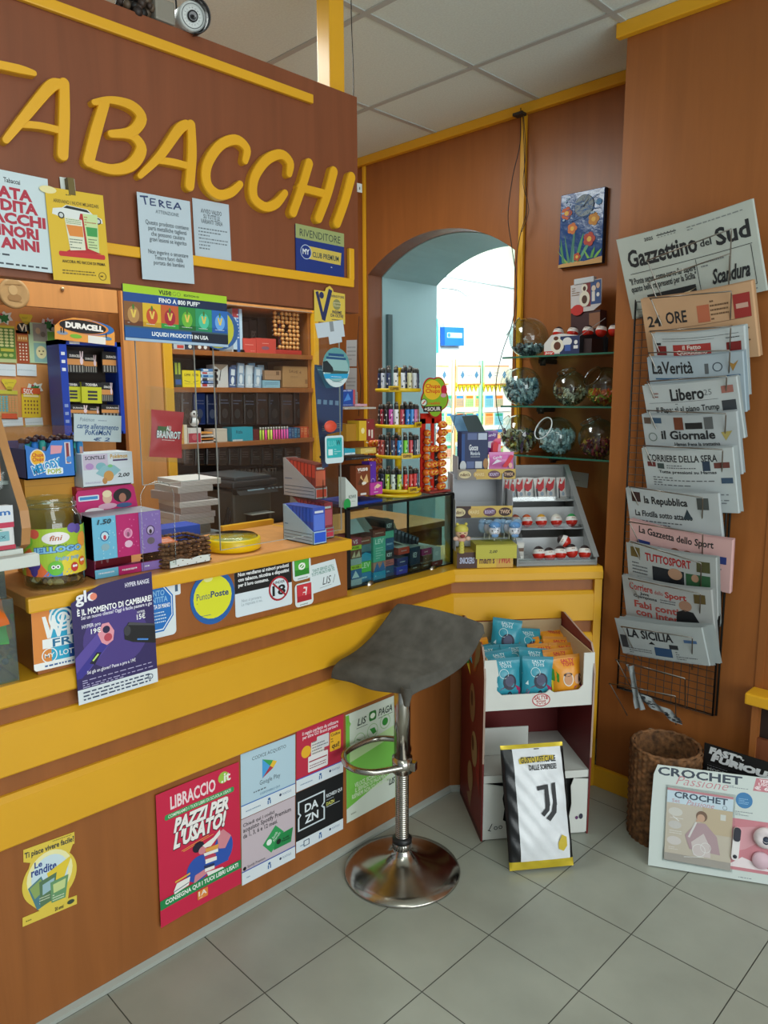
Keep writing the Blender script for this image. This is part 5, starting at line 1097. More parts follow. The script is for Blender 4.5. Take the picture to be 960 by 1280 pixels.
sp('red_carton','left red carton beside the tube stack on top shelf','carton',303,423,320,443,'#d0483c',[('x',.2,.5,.8,.62,1,'#e8a090'),('x',.6,.1,.9,.15,1,'#e8c0b0')],S1+.001,.08,'red cartons on the top shelf')
sp('red_carton','right red carton next to the round lollipop rack','carton',320.5,423,345,444,'#cc4438',[('x',.3,.6,.8,.72,1,'#e8a090'),('e',.45,.35,.2,'#8a5a6a',.12)],S1+.001,.08,'red cartons on the top shelf')
# lollipop rack on shelf 1
pr_ = onx(361, 447, XS-.03); lr = root('lollipop_rack', (pr_.x-.05, pr_.y, S1+.001), 'red wire rack full of round orange lollipops on the top shelf', 'rack')
mb = MB(); mb.box(-.05,-.085,0,.05,.085,.022,mat('#b8342c',.4),bev=.004); q=mb.build('rack_base', lr); mb = MB(); mb.tube([(-.02,0,.02),(-.02,0,.23)],.004,WIRE); mb.box(-.022,-.012,.04,-.018,.012,.16,mat('#8a2030',.4)); mb.build('rack_pole', lr)
bp0 = None
for r_ in range(9):
    for c_ in range(7):
        if r_ < 3 and c_ in (0,): continue
        if (r_, c_) in ((1,1),(5,1),(5,3),(4,3),(8,1),(2,1)): continue
        P_ = (.035+.004*((r_+c_)%2), -.072+.0235*c_+.002*math.sin(r_*5+c_), .035+.0205*r_)
        if bp0 is None:
            mb = MB(); mb.ball((0,0,0), .0105, mat('#cf8a44',.3), None, 10); mb.lathe([(0,.0085),(.006,.0088),(.0065,.006)], '#e8c890', R(PI/2,'Y'), 10); mb.tube([(-.009,0,0),(-.03,0,-.004)],.0015,'#e0e0dc',None,5); bp0 = mb.build('lollipop', lr, T(*P_))
        else:
            o = bp0.copy(); COL.objects.link(o); o.parent = lr; o.matrix_local = T(*P_) @ R(.3*r_, 'X')
# shelf 2
sp('battery_tube_pack','green and dark tube pack at left end of the middle shelf','pack',218,452,227,482,'#2f4030',[('r',.1,.5,.4,.95,'#a8b83a'),('r',.55,.5,.85,.95,'#a8b83a'),('r',.1,.1,.9,.3,'#3a5a9a')],S2+.001,.05)
sp('counter_box','bright yellow box with raised flap on middle shelf','box',228,463,250.5,482,'#e6d01e',[('t','CLIPPER',.1,.66,.45,.80,'#6a5a10',B),('t','CLIPPER',.55,.66,.9,.80,'#6a5a10',B),('l',.1,.4,.42,.3,.02,'#5a5010'),('l',.9,.4,.58,.3,.02,'#5a5010'),('l',.1,.2,.9,.2,.01,'#8a7a20')],S2+.001,.08)
for i in range(6): sp('rolling_paper_pack','%s pack in the little stack beside the yellow box' % ['lowest white and red','second lowest blue','third white','fourth pale blue','fifth white and blue','topmost blue'][i],'pack',251+i%2,479-i*3.6,271+i%2*1.5,482.4-i*3.6,['#c8ccd4','#9ab0d0','#d8dce0','#8ab8d8','#ccd4dc','#5a8ac0'][i],[('r',.1,.2,.4,.8,['#a83a3a','#2a4a8a','#3a3a44','#2a5a9a','#b04040','#e8eef0'][i]),('x',.5,.3,.9,.7,1,'#3a4a6a')],S2+.001+i*.0145,.06,'stacked rolling paper packs')
sp('leaflet_box','white open leaflet box with a dark pen print on middle shelf','box',267,456,285,483.5,'#c8c6c4',[('l',.55,.9,.40,.3,.06,'#2a2a30'),('p',[(0,1),(.5,.75),(1,1),(1,1.02),(0,1.02)],'#8a7a6a')],S2+.001,.06)
for i in range(8): sp('blister_pack','blue and white blister pack, %s from left on the middle shelf' % ['first','second','third','fourth','fifth','sixth','seventh','eighth'][i],'pack',286+i*5.3,459-(i%3)*2.5,294+i*5.3,484.5,['#3f5a8a','#5f7aa8','#8fa8c4','#2f4a7a','#c4d4e0','#6f9ac0','#9ab4cc','#8aa4bc'][i],[('r',.2,.6,.8,.9,'#d6dfe8'),('e',.5,.35,.25,'#2a3a5a' if i%2 else '#dfe6ec',.2),('x',.1,.05,.9,.2,1,'#dfe8f0')],S2+.001,.012,'blister packs on the middle shelf',PX(XS-.03-.02*(i%2)),rot=(-5,3,-3,4,-2,3,-4,2)[i])
sp('pale_blue_box','pale blue flat box under the small brown box','box',328.5,475.5,350,486.5,'#8fbcd0',[('x',.1,.2,.9,.8,3,'#5a8aa8')],S2+.001,.1)
sp('brown_box','small brown cardboard box on the pale blue box','box',331,463,351,475,'#b08a68',[('r',.7,.5,.9,.9,'#7a5a40'),('l',0,.5,.7,.5,.01,'#8a6a4c')],S2+.001+.0395,.09)
sp('kraft_bag','crumpled brown kraft bag with handwriting on middle shelf right end','bag',354,458,390,488,mat('#b08656',.8,kind='foil'),[('t','SAVE 4',.2,.68,.62,.80,'#5a3a24',{'rot':-.08}),('x',.25,.45,.5,.55,2,'#7a5a3a'),('r',.75,.2,.93,.4,'#8a6440')],S2+.001,.08,soft=.006)
# shelf 3
sp('orange_box','orange and white box at left end of lowest shelf','box',225,531,234,556,'#e0a03a',[('r',.55,0,1,1,'#e8dcc8'),('x',.1,.2,.5,.6,3,'#a85a20')],S3+.001,.07)
sp('red_white_box','white box with crimson square print on lowest shelf','box',235,535,251.5,555.5,'#d8d4d0',[('r',.04,.05,.96,.66,'#a83044'),('e',.5,.4,.2,'#c8606a',.2)],S3+.001,.07)
mb = MB(); p = onx(243, 534, XS-.05); mb.ball((0,0,.02),.022,mat('#dcdcdc',.8)); mb.ball((0,0,.055),.018,mat('#e0e0e0',.8)); mb.ball((0,.013,.071),.007,'#141416'); mb.ball((0,-.013,.071),.007,'#141416'); mb.ball((.006,.022,.03),.009,'#141416',None,12,(1,1,1.8)); mb.ball((.006,-.022,.03),.009,'#141416',None,12,(1,1,1.8)); mb.ball((.014,.007,.058),.005,'#141416'); mb.ball((.014,-.007,.058),.005,'#141416')
o = mb.build('panda_toy'); o.location = (p.x, p.y, S3+.078); tag(o, 'tiny black and white panda toy above crimson print box', 'toy')
for i in range(4): sp('candy_pack','%s pack in the flat pile right of the crimson print box' % ['lowest pale','second orange','third white','topmost orange'][i],'pack',253-i*.5,552-i*4,272-i*2.2,555.5-i*4,['#d8d4cc','#e08a34','#e0dcd2','#e6a04a'][i],[('x',.1,.2,.8,.8,1,'#7a5a40')],S3+.001+i*.014,.09,'flat candy packs on the lowest shelf')
sp('cream_box','cream box with open lid on the lowest shelf','box',267,536,284,554.5,'#cfc4b4',[('l',0,.85,1,.85,.015,'#9a8e80')],S3+.001,.08)
sp('teal_box','wide teal box in middle of the lowest shelf','box',290,534,316,553.5,'#1fa0b8',[('t','Rizla',.2,.55,.5,.78,'#0f5a6a',B),('x',.2,.35,.7,.42,1,'#7ac8d4'),('r',.02,.0,.5,.12,'#c8d4d8')],S3+.001,.08,side='#1880a0')
sp('dark_box','dark red box squeezed beside the teal box','box',317,537,324,552,'#6a1c24',[],S3+.001,.08)
lc = ['#a8c83a','#c8d040','#e8409a','#c8d040','#d8e060','#e8409a','#e84aa0','#d83a8a','#e050a0','#e84a9a','#e05aa8']
for i in range(11):
    a = 324.5+i*3.35; q = onx(a, 545, XS-.03); mb = MB(); mb.lathe([(0,0),(.0048,0),(.005,.002),(.005,.048),(0,.048)], lc[i], None, 10); mb.lathe([(0,.048),(.0045,.048),(.0045,.062),(0,.062)], '#b8b4ac', None, 8)
    o = mb.build('pocket_lighter'); o.location = (q.x+.008, q.y, S3+.001); tag(o, '%s pocket lighter in the neon row, %s from left' % (['lime','lime','pink','lime','lime','pink','pink','pink','pink','pink','pink'][i], ['first','second','third','fourth','fifth','sixth','seventh','eighth','ninth','tenth','last'][i]), 'lighter', 'neon lighters on the lowest shelf')
for i in range(4): sp('filter_pack','%s blue speckled filter pack right of the neon lighters' % ['first','second','third','fourth'][i],'pack',361+i*3.6,534.5,364.2+i*3.6,551,['#2a5a9a','#2a4a7a','#1f6a9a','#2a4a6a'][i],[('x',.1,.1,.9,.9,8,'#9ac4e0')],S3+.001,.06,'blue filter packs')
for i in range(3): sp('filter_pack','%s orange filter pack at the right end of lowest shelf' % ['first','second','third'][i],'pack',376+i*4.2,533.5,379.8+i*4.2,551,['#c8502c','#d86a3a','#b83a24'][i],[('x',.1,.3,.9,.9,6,'#f0c090')],S3+.001,.06,'orange filter packs')
# things standing in the dark below: papers and a multifunction printer
mb = MB(); mb.box(XS+.016, 1.2, .93, -2.42, 2.9, .96, WOOD_L, bev=.003); mb.box(-2.46,1.22,0,-2.44,2.88,.93,WOOD); mb.box(XS+.02,1.22,0,XS+.04,2.88,.93,WOOD)
bd = mb.build('back_desk'); tag(bd, 'pale wood desk behind the counter under printer and papers', 'desk')
sp_ = PX(-2.5); rs = random.Random(3); zc = .961
for i, (y_, c, a, b_, th) in enumerate([(655,'#c9d6dc',224,276,.045),(640,'#a8b8c0',226,274,.035),(630,'#8a8a84',226,262,.02),(620,'#d4d0cc',224,268,.012),(612,'#cfc8c8',224,270,.010),(606,'#b8a8a4',226,262,.012),(603,'#dcd8d4',225,272,.010),(598,'#b0a09c',226,262,.02),(594,'#c8c4c0',224,266,.012),(590,'#d8d4d0',228,276,.010)]):
    q0 = onx(a, 640, -2.5); q1 = onx(b_, 640, -2.5); mb = MB(); th += .0125; mb.box(-.2,0,0,0,q1.y-q0.y,th,c,bev=.001)
    for k in range(int(th/.004)): mb.box(-.001,.002,k*.004+.0014,.0006,q1.y-q0.y-.002,k*.004+.0022,'#6a6864')
    o = mb.build('paper_stack'); o.matrix_world = T(-2.5, q0.y, zc)@RD(rs.uniform(-6,6)); tag(o, 'layer %s of the untidy stack of papers behind the counter' % ['at the bottom, white envelope box','just above the bottom, pale blue','third from the bottom, grey','fourth from the bottom, white','fifth from the bottom, pinkish','sixth from the bottom, brownish','fourth from the top, white','third from the top, brown','second from the top, pale','at the top, white'][i], 'papers', 'untidy paper stack'); zc += th+.0005
pp = onx(292, 655, -2.5); PM = T(-2.5, pp.y, .961)
pn = root('printer', PM, 'dark grey multifunction printer behind the counter', 'printer')
W_ = onx(340, 640, -2.5).y-pp.y; PH = onx(315, 612, -2.5).z-.961; DG = mat('#4c4840',.5); DK = mat('#171717',.35)
mb = MB(); mb.box(-.30,.0,.02,0,W_,PH,DG,bev=.01); mb.box(-.34,.02,0,-.02,W_-.02,.02,DK); mb.build('body', pn)
mb = MB(); mb.box(-.30,-.012,PH+.012,.02,W_+.02,PH+.04,mat('#2c2e30',.35),bev=.008); mb.box(-.28,.01,PH+.04,-.0,W_,PH+.055,mat('#3a4044',.3),bev=.004); mb.build('scanner_lid', pn)
mb = MB(); mb.add([(.02,-.0,PH+.012),(.05,.0,PH-.012),(.05,W_,PH-.012),(.02,W_,PH+.012)],[(0,1,2,3)],DK); mb.box(.0,0,PH-.012,.03,W_,PH+.01,DK); mb.box(.03,.05,PH+.0,.036,.13,PH+.005,'#9ab4c4'); [mb.box(.03,.15+.02*k,PH,.036,.16+.02*k,PH+.005,'#8a9aa4') for k in range(5)]; mb.build('control_panel', pn)
mb = MB(); mb.box(-.2,.06,.12,.004,W_-.02,.155,DK); mb.box(-.2,.05,.158,.06,W_-.03,.161,'#a8aaa4'); q = mb.build('paper_tray', pn)
mb = MB(); mb.box(.0005,.10,.055,.004,W_-.02,.115,'#1c5c94'); mb.printing(W_-.12,.06,[('x',.05,.5,.5,.8,2,'#9ac4e4')]+[('r',.62+.1*(k%3),.5-.3*(k//3),.69+.1*(k%3),.75-.3*(k//3),'#b8d4e8') for k in range(6)]+[('r',.1+.1*k,.2,.15+.1*k,.35,'#b8d4e8') for k in range(5)],Matrix(((0,0,1,.004),(1,0,0,.10),(0,1,0,.055),(0,0,0,1))),.0003); q = mb.build('front_label', pn); q['label'] = 'blue front label'
mb = MB(); p = onx(276, 648, -2.52)
for k in range(6): mb.box(0,k*.012,.0,.004,k*.012+.008,.20-.012*k,['#1a1a1c','#2a2a2e','#1c1c1e','#303034','#161618','#c8c8c4'][k],RD(-18,'X'))
o = mb.build('folder_row'); o.location = (p.x, p.y-.03, .962); tag(o, 'leaning row of black folders between papers and printer', 'folders')
# ================================================================== ticket board
PT = PX(XT+.002)
def ticket(lab, cs, bg, its, g='scratch cards on the ticket board', name='scratch_card', outline=None): return sheet(name, lab, 'scratch card', PT, cs, bg, its, g, .0012, outline=outline)
def gridp(x0, y0, x1, y1, n, m, c, rx=.3):
    o = []
    for i in range(n):
        for j in range(m): o.append(('e', x0+(x1-x0)*(i+.5)/n, y0+(y1-y0)*(j+.5)/m, (x1-x0)/n*rx, c, (y1-y0)/m*rx))
    return o
ticket('green scratch card with pale yellow waves at left edge', box4(-8,407,19,453), '#5c8a34', [('r',.0,.94,1,1,'#d8c83a')]+gridp(.25,.42,.95,.92,3,6,'#dfe29a',.42)+gridp(.1,.14,.9,.26,3,1,'#b8c868',.4)+[('r',.3,.3,.9,.38,'#c8c848'),('r',.0,.0,1,.1,'#c0cc90')])
ticket('orange brown scratch card with rows of white dots', box4(21,413,35.5,454), '#a8481c', gridp(.12,.06,.92,.62,3,6,'#f0e4cc',.26)+[('r',.05,.66,.95,.86,'#d08a3a')]+gridp(.12,.68,.92,.84,4,1,'#f0d8a0',.3))
ticket('black and yellow Vinci card above the orange brown one', box4(19.5,402,37,417), '#e0982c', [('e',.5,.5,.42,'#1c1a14',.40),('t','Vi',.22,.2,.78,.8,'#f0e8c8',BB)])
ticket('pale scratch card with coin face picture', box4(36,404,70,454), '#b8d4a8', [('r',.17,.02,.68,.50,'#8ab4ac'),('r',.17,.54,.68,.98,'#9a9a8c'),('e',.43,.27,.19,'#e6dca8',.16),('e',.36,.30,.03,'#4a4a3a',.02),('e',.5,.30,.03,'#4a4a3a',.02),('e',.43,.22,.05,'#7a5a4a',.015),('r',.69,.02,1,.42,'#3f8a34'),('r',.69,.48,1,.80,'#7cc04a'),('e',.35,.8,.09,'#c8b48a',.08),('e',.53,.72,.09,'#7a7868',.07),('r',.72,.3,.96,.4,'#26442a')])
for a, b_, lab in ((0,20,'left'),(21,46,'right')): ticket(lab+' white pad of slips below the top row of scratch cards', ((a-(4 if a==0 else 0),455),(b_-1,455.5),(b_,470.5),(a-(4 if a==0 else 0),469)), '#d8e4e8', [('x',.05,.42,.95,.56,2,'#8aa4a8')], 'white slip pads', 'slip_pad')
ticket('blue green scratch card with grid in the lower row', box4(-8,487,22,524), '#c8a868', gridp(.05,.25,.6,.8,4,7,'#6ab0b8',.42)+gridp(.6,.25,.98,.8,3,7,'#e09a60',.42)+[('r',.3,.02,.95,.2,'#d8582c'),('r',.0,.85,1,.97,'#c8c43a')])
ticket('yellow scratch card headed 50X in the lower row', box4(27,485,50.5,522), '#e8c81e', gridp(.1,.1,.9,.62,5,4,'#8a5a20',.28)+[('r',0,.8,1,1,'#d8581c'),('t','50X',.1,.78,.62,.97,'#f4ece0',BB),('r',.1,.70,.9,.76,'#f4e8b0')])
for a, b_, lab in ((2,29,'left'),(31,54,'right')): ticket(lab+' white pad of slips below the lower row of scratch cards', ((a,523),(b_-1,521.5),(b_,532),(a+1,534)), '#d8e4e8', [('x',.05,.38,.95,.52,2,'#8aa4a8')], 'white slip pads', 'slip_pad')
tri = [(.05,1),(.95,1),(1,.85),(.55,0),(.45,0),(0,.85)]
for cs, lab in ((box4(24,393,41,409),'pale yellow rounded triangle tag above the black and yellow card'),(box4(2,474,21,491),'yellow rounded triangle tag above the blue green card'),(box4(62,474,74,489),'yellow rounded triangle tag half behind the battery rack')): ticket(lab, cs, '#d8c42c', [('x',.2,.6,.8,.8,2,'#8a7a20'),('e',.5,.35,.2,'#b8a424',.12)], 'price tags', 'price_tag', tri)
star = [(.1,.9),(.35,.8),(.5,1),(.65,.85),(.95,.95),(.85,.65),(1,.35),(.75,.3),(.7,0),(.45,.2),(.2,.05),(.2,.4),(0,.55)]
for cs, lab in ((box4(-6,389,16,406),'green star tag at the left edge above the wave card'),(box4(52,397,68,414),'green star tag above the coin face card'),(box4(34,478,54,494),'green star tag beside the figure 50X')): ticket(lab, cs, '#dfe4d8', [('p',[(.2+.6*x,.1+.7*y) for x,y in star],'#1f7a34'),('e',.35,.75,.1,'#b03a3a',.08)], 'star tags', 'star_tag', star)
mb = MB(); p = onx(17, 367, XS+.004); mb.lathe([(0,0),(.052,0),(.056,.003),(.054,.008),(.046,.007),(0,.008)], mat('#b9925e',.6,kind='wood'), None, 40)
mb.printing(.1,.1,[('e',.5,.35,.25,'#a07848',.14),('e',.46,.62,.16,'#c8a470',.18),('l',.2,.8,.8,.84,.02,'#96703f'),('l',.3,.25,.75,.2,.02,'#96703f')],T(-.05,-.05,0),.0083)
o = mb.build('wood_medallion'); o.matrix_world = PS.mat(p); tag(o, 'round carved wooden medallion pinned on the pale header board', 'medallion')
# battery rack
PD = PX(XS+.10); YA = onx(74,480,XS+.1).y; 
def dz(px, py): return onx(px, py, XS+.10)
a = dz(73,424); b_ = dz(151,434); c = dz(76,545); db = root('battery_rack', (XS+.10, a.y, c.z), 'blue battery rack with orange and black DURACELL header', 'rack')
BLU2 = mat('#1640b0', .4); h_ = a.z-c.z; w_ = b_.y-a.y
mb = MB(); mb.box(-.12,0,0,0,.028,h_,BLU2); mb.box(-.12,w_-.016,0,0,w_,h_,BLU2); mb.box(-.12,0,h_-.018,0,w_,h_,BLU2); mb.box(-.122,0,0,-.12,w_,h_,mat('#3a2a20',.6)); mb.box(-.1,.02,0,0,w_-.01,.01,BLU2)
for k in range(3): mb.box(.0002,.006,h_*.84-k*.03,.0008,.020,h_*.84-k*.03+.012,'#dfe6f0'); mb.box(.0002,.006,h_*.30-k*.03,.0008,.020,h_*.30-k*.03+.012,'#8aa0d8')
mb.box(.0002,.04,h_-.015,.001,.08,h_-.005,'#d8e0e8'); mb.build('frame', db)
M_, hw, hh = fit(PX(XS+.102), (68,394),(143,404),(143,432),(68,424)); mb = MB()
mb.prism([(0,0),(hw,0),(hw,hh*.55),(hw*.96,hh*.75),(hw*.8,hh*.92),(hw*.55,hh*1.02),(hw*.3,hh*1.0),(hw*.1,hh*.82),(0,hh*.55)], 0, .003, '#e8a04a')
mb.printing(hw, hh, [('e',.52,.66,.47,'#2a6ab0',.32),('e',.47,.66,.42,'#e08a34',.31),('e',.46,.66,.39,'#1c1c20',.28),('t','DURACELL',.17,.54,.80,.80,'#f2f0ea',{'b':.07}),('e',.12,.30,.09,'#8a9ab0',.08),('e',.34,.22,.10,'#7ab83a',.09),('e',.86,.28,.09,'#5a8ab0',.08),('r',.09,.3,.11,.5,'#1c1c20'),('r',.13,.3,.15,.5,'#1c1c20'),('r',.54,.0,.84,.32,'#e8e8e2'),('r',.84,.3,.86,.5,'#1c1c20')], None, .003)
hd = mb.build('header_card', db); hd.matrix_local = db.matrix_world.inverted() @ M_; hd['label'] = 'orange header card with black oval reading DURACELL'
k = 0
for x0, y0, x1, y1, kind, lab in ((82,438,105,466,0,'top left'),(103,443,121,466,0,'top middle'),(128,440,151,466,0,'top right'),(81,478,101,502,1,'middle left yellow'),(102,478,127,504,1,'centre yellow'),(127,478,141,502,0,'middle right'),(86,506,110,522,0,'bottom left'),(110,508,124,522,0,'bottom middle'),(127,506,154,522,0,'bottom right')):
    its = ([('r',0,.62,1,1,'#1a1a1e'),('t','DURACELL',.22,.70,.82,.82,'#e8e6e0',BB),('r',0,.36,1,.62,'#d09050'),('r',0,0,1,.36,'#1e1e20')]+[('r',.06+.16*i,.04,.14+.16*i,.34,'#8a8a84') for i in range(6)]+[('e',.86,.55,.09,'#e8d4dc',.18),('l',.82,.7,.8,.98,.06,'#e8d4dc'),('l',.9,.7,.94,.98,.06,'#e8d4dc')]) if not kind else [('r',0,.78,1,1,'#1a1a1e'),('t','TOSHIBA',.2,.82,.8,.95,'#e8e6e0',BB),('r',0,0,1,.78,'#c8cc2a')]+[('r',.3,.15+.17*i,.78,.26+.17*i,'#3a3a3c') for i in range(3)]
    pack('battery_pack', lab+(' TOSHIBA' if kind else ' DURACELL')+' battery pack hanging in the blue rack', 'battery pack', PX(XS+.085-.01*(k%2)), box4(x0,y0,x1,y1), .018, '#2a2826' if not kind else '#c8cc2a', its, group='batteries in the blue rack'); k += 1
# ================================================================== goods on the raised worktop
ZW = RZ+.0015
mb = None
def mat_box_front(x, px0, py0, px1, py1): return PX(x), box4(px0, py0, px1, py1)
# curved gum rack standing on the worktop edge at the far left
gy = onx(42, 690, XL).y; GR = root('gum_rack', (XL-.01, gy-.335, RZ+.115), 'curved grey and wood gum rack at the left edge above the clear bin', 'rack')
SIDE = mat('#b5824e', .4, kind='wood')
zt_ = onx(0, 545, XL-.12).z; 
prof = [(.0,.0),(.045,.02),(.058,.06),(.052,.10),(-.04,.24),(-.08,.31),(-.11,.345),(-.26,.345),(-.26,0)]
mb = MB(); mb.prism([(y, z) for y, z in prof], 0, .0, SIDE) if False else None
V_ = lambda t: [(x, t, z) for x, z in prof]
def slab(mb, y0, y1, prof, m): 
    n = len(prof); V = [(x, y0, z) for x, z in prof]+[(x, y1, z) for x, z in prof]
    mb.add(V, [tuple(range(n)), tuple(range(2*n-1, n-1, -1))]+[(i, i+n, (i+1)%n+n, (i+1)%n) for i in range(n)], m)
slab(mb, .30, .312, prof, mat('#8d8b88',.5)); 
for i in range(7): a, b_ = prof[i], prof[i+1]; mb.add([(a[0]+.001,.296,a[1]),(a[0]+.001,.316,a[1]),(b_[0]+.001,.316,b_[1]),(b_[0]+.001,.296,b_[1])],[(0,1,2,3)],SIDE)
q = mb.build('side_panel', GR); q['label'] = 'grey side panel with a pale wood edge'
mb = MB(); mb.box(-.26,-.1,0,.045,.30,.012,'#c9cdc6'); mb.box(.045,-.1,-.028,.075,.325,.0,'#cfd3cc',bev=.003); mb.build('bottom_shelf', GR)
mb = MB(); mb.box(-.2,-.1,.155,-.015,.30,.163,'#b9bdb8'); mb.box(-.015,-.1,.145,-.010,.30,.185,PLEX); mb.build('shelf', GR)
mb = MB(); mb.box(-.26,-.1,0,-.255,.30,.345,'#9a9a98'); mb.build('back_panel', GR)
mb = MB(); mb.box(.0,.297,.36,.002,.31,.375,'#d8dcd8',RD(0)); 
for nm, lab, z, x, its in (('gum_pack','white and crimson Vivident gum pouch on the lower shelf of the gum rack',.014,.03,[('r',0,.0,1,.1,'#b83048'),('r',0,.62,1,1,'#d8dce0'),('t','Daygum',.1,.74,.95,.92,'#2a6ab0',BB),('r',0,.5,1,.62,'#c03050'),('p',[(.3,.42),(.5,.6),(.8,.45)],'#4a9a5a'),('p',rrect(.28,.2,.9,.42,.02),'#7ab0b8'),('t','Protex',.34,.26,.84,.36,'#2a5a6a')]),('gum_pack','pink and white gum pouch on the upper shelf of the gum rack',.165,-.03,[('r',0,.7,1,1,'#e8e0cc'),('t','Vigorsol',.0,.76,.9,.94,'#3a3a3a',B),('r',0,0,1,.7,'#c87a84'),('r',.2,.1,.6,.55,'#e4dcd8'),('p',[(.6,0),(1,.4),(1,0)],'#d8883a')])):
    mb = MB(); mb.box(0,-.014,0,.12,.014,.10 if z<.1 else .12,'#d9d9d8',bev=.006); mb.printing(.12,.10 if z<.1 else .12,its,Matrix(((1,0,0,0),(0,0,-1,-.0145),(0,1,0,0),(0,0,0,1))),.0002)
    o = mb.build(nm); o.matrix_world = T(XL-.01+x, gy-.335+.165, RZ+.115+z) @ RD(90); tag(o, lab.replace('Vivident ',''), 'gum pack', 'gum in the curved rack')
# clear bin with bags below it, standing on the ledge
bm_ = onx(24, 845, XL+.0); bn = root('clear_bin', (XL-.10, bm_.y-.16, .926), 'clear plastic bin of sweets on the ledge at the left edge', 'bin')
mb = MB(); 
for a in ((-.10,0,0,.10,.003,.20),(-.10,.157,0,.10,.16,.20),(.097,0,0,.10,.16,.20),(-.10,0,0,-.097,.16,.20),(-.1,0,0,.1,.16,.004)): mb.box(*a, JAR)
mb.build('bin_wall', bn)
mb = MB(); mb.box(-.09,.004,.20,.09,.15,.28,glass('#9fc4b8',1,.2,'green_plastic')); q=mb.build('upper_bin', bn)
rs = random.Random(5)
for i, (c, lab) in enumerate((('#d8681e','orange sweet bag on top in the clear bin'),('#3fae3a','green sweet bag in the clear bin'),('#c8c83a','yellow sweet bag in the clear bin'),('#a8389a','purple edged sweet bag in the clear bin'))):
    mb = MB(); pillow(mb, .12, .07, .02, mat(c,.3,kind='foil')); o = mb.build('sweet_bag'); o.matrix_world = T(XL+.015-.02*i, bm_.y-.075, .926+[.14,.10,.09,.085][i]) @ RD(90) @ RD(60,'X') @ RD([4,-8,6,-3][i]); tag(o, lab, 'sweet bag', 'sweet bags in the bin')
mb = MB()
for i in range(90): mb.ball((rs.uniform(-.085,.085), rs.uniform(.012,.148), rs.uniform(.01,.075)), rs.uniform(.006,.010), rs.choice(['#3a4a2a','#8a7a2a','#2a3a4a','#6a3a2a','#4a6a5a']), None, 6)
o = mb.build('loose_sweets'); o.location = (XL-.10, bm_.y-.16, .926); tag(o, 'small dark loose sweets filling bottom of the clear bin', 'sweets', kind='stuff')
# candy jar
jc = onz(66, 738, RZ); JR = .072; jx = XL-.085; jy = onx(68, 700, jx).y
jr = root('candy_jar', (jx, jy, ZW), 'large clear plastic jar with lime JELLOGO label at left end of worktop', 'jar')
mb = MB(); jp = [(.001,.001),(.066,.001),(.072,.008),(.073,.02),(.073,.155),(.070,.175),(.058,.192),(.056,.20),(.060,.203),(.060,.207),(.056,.21),(.056,.222)]
mb.lathe(jp, JAR, None, 44); mb.lathe([(.059,.198),(.0605,.200),(.059,.202)], glass('#e8f4f4',2.5,.5,'jar_rim'), None, 40); mb.build('jar_body', jr)
mb = MB(); 
lj = MB(); Lw, Lh = .250, .118; lj.box(0,0,0,Lw,Lh,.0003,'#a8c83a')
lj.printing(Lw, Lh, [('r',0,0,.22,1,'#c0c43a'),('x',.02,.1,.20,.85,12,'#6a7a2a'),('c',.14,.15,.03,'#e8e0d0'),('p',[(.22,0),(.22,.5),(.30,.6),(.5,.0)],'#e8703a'),('p',[(.42,0),(.55,.3),(.8,0)],'#4a8ad0'),('p',[(.6,0),(.6,.35),(.75,.55),(.92,.6),(.92,0)],'#e8d23a'),('r',.92,0,1,1,'#3fae5a'),
 ('e',.36,.90,.05,'#d85a48',.10),('e',.27,.74,.07,'#7ac03a',.14),('e',.56,.80,.13,'#f2ecec',.13),('t','fini',.50,.75,.62,.86,'#b8643a',IT),('e',.78,.95,.05,'#5a4a9a',.10),('e',.72,.98,.05,'#6a5aaa',.1),('e',.85,.70,.07,'#f0a03a',.16),('t','COOP JELLY',.44,.62,.66,.665,'#2a6a3a',B),
 ('t','JELLOGO',.33,.43,.83,.61,'#2a5ab0',{'b':.10,'arc':.03}),('t','JELLOGO',.335,.44,.825,.60,'#8ac8e8',{'b':.04,'arc':.03}),('t','fruity pop',.54,.30,.78,.42,'#7ab0d8',BB),
 ('e',.33,.27,.075,'#4a3a8a',.16),('e',.335,.12,.04,'#4a3a8a',.12),('c',.31,.29,.02,'#f4f4f4'),('c',.355,.29,.02,'#f4f4f4'),('c',.31,.29,.009,'#101010'),('c',.355,.29,.009,'#101010'),('e',.54,.17,.07,'#6ac03a',.15),('c',.52,.20,.02,'#f4f4f4'),('c',.56,.20,.02,'#f4f4f4'),('c',.52,.20,.009,'#101010'),('c',.56,.20,.009,'#101010'),('e',.72,.15,.04,'#c83a3a',.1),('e',.82,.24,.045,'#e0702a',.1),('c',.71,.17,.013,'#f4f4f4'),('c',.735,.17,.013,'#f4f4f4'),('c',.805,.26,.015,'#f4f4f4'),('c',.835,.26,.015,'#f4f4f4')], None, .0003); lj.subdivide(.012)
a0 = math.radians(-124)
def wrapj(v): an = a0+v.x/.0738; r_ = .0738+v.z*1.0; return Vector((r_*math.cos(an), r_*math.sin(an), .035+v.y))
q = lj.build('paper_label', jr, None, wrapj); q['label'] = 'lime printed label with JELLOGO lettering'
mb = MB()
for i in range(46): 
    an = rs.uniform(0, 2*PI); rr = rs.uniform(0, .060); mb.box(-.012,-.006,-.006,.012,.006,.006,rs.choice(['#a87a3a','#8a5a2a','#b89a5a','#6a4a2a','#9a8a6a']),T(rr*math.cos(an),rr*math.sin(an),rs.uniform(.012,.034))@R(rs.uniform(0,6))@R(rs.uniform(-1,1),'X'),bev=.002)
o = mb.build('jelly_sticks'); o.location = (jx, jy, ZW); tag(o, 'brown jelly sweets in bottom of the JELLOGO jar', 'sweets', kind='stuff')
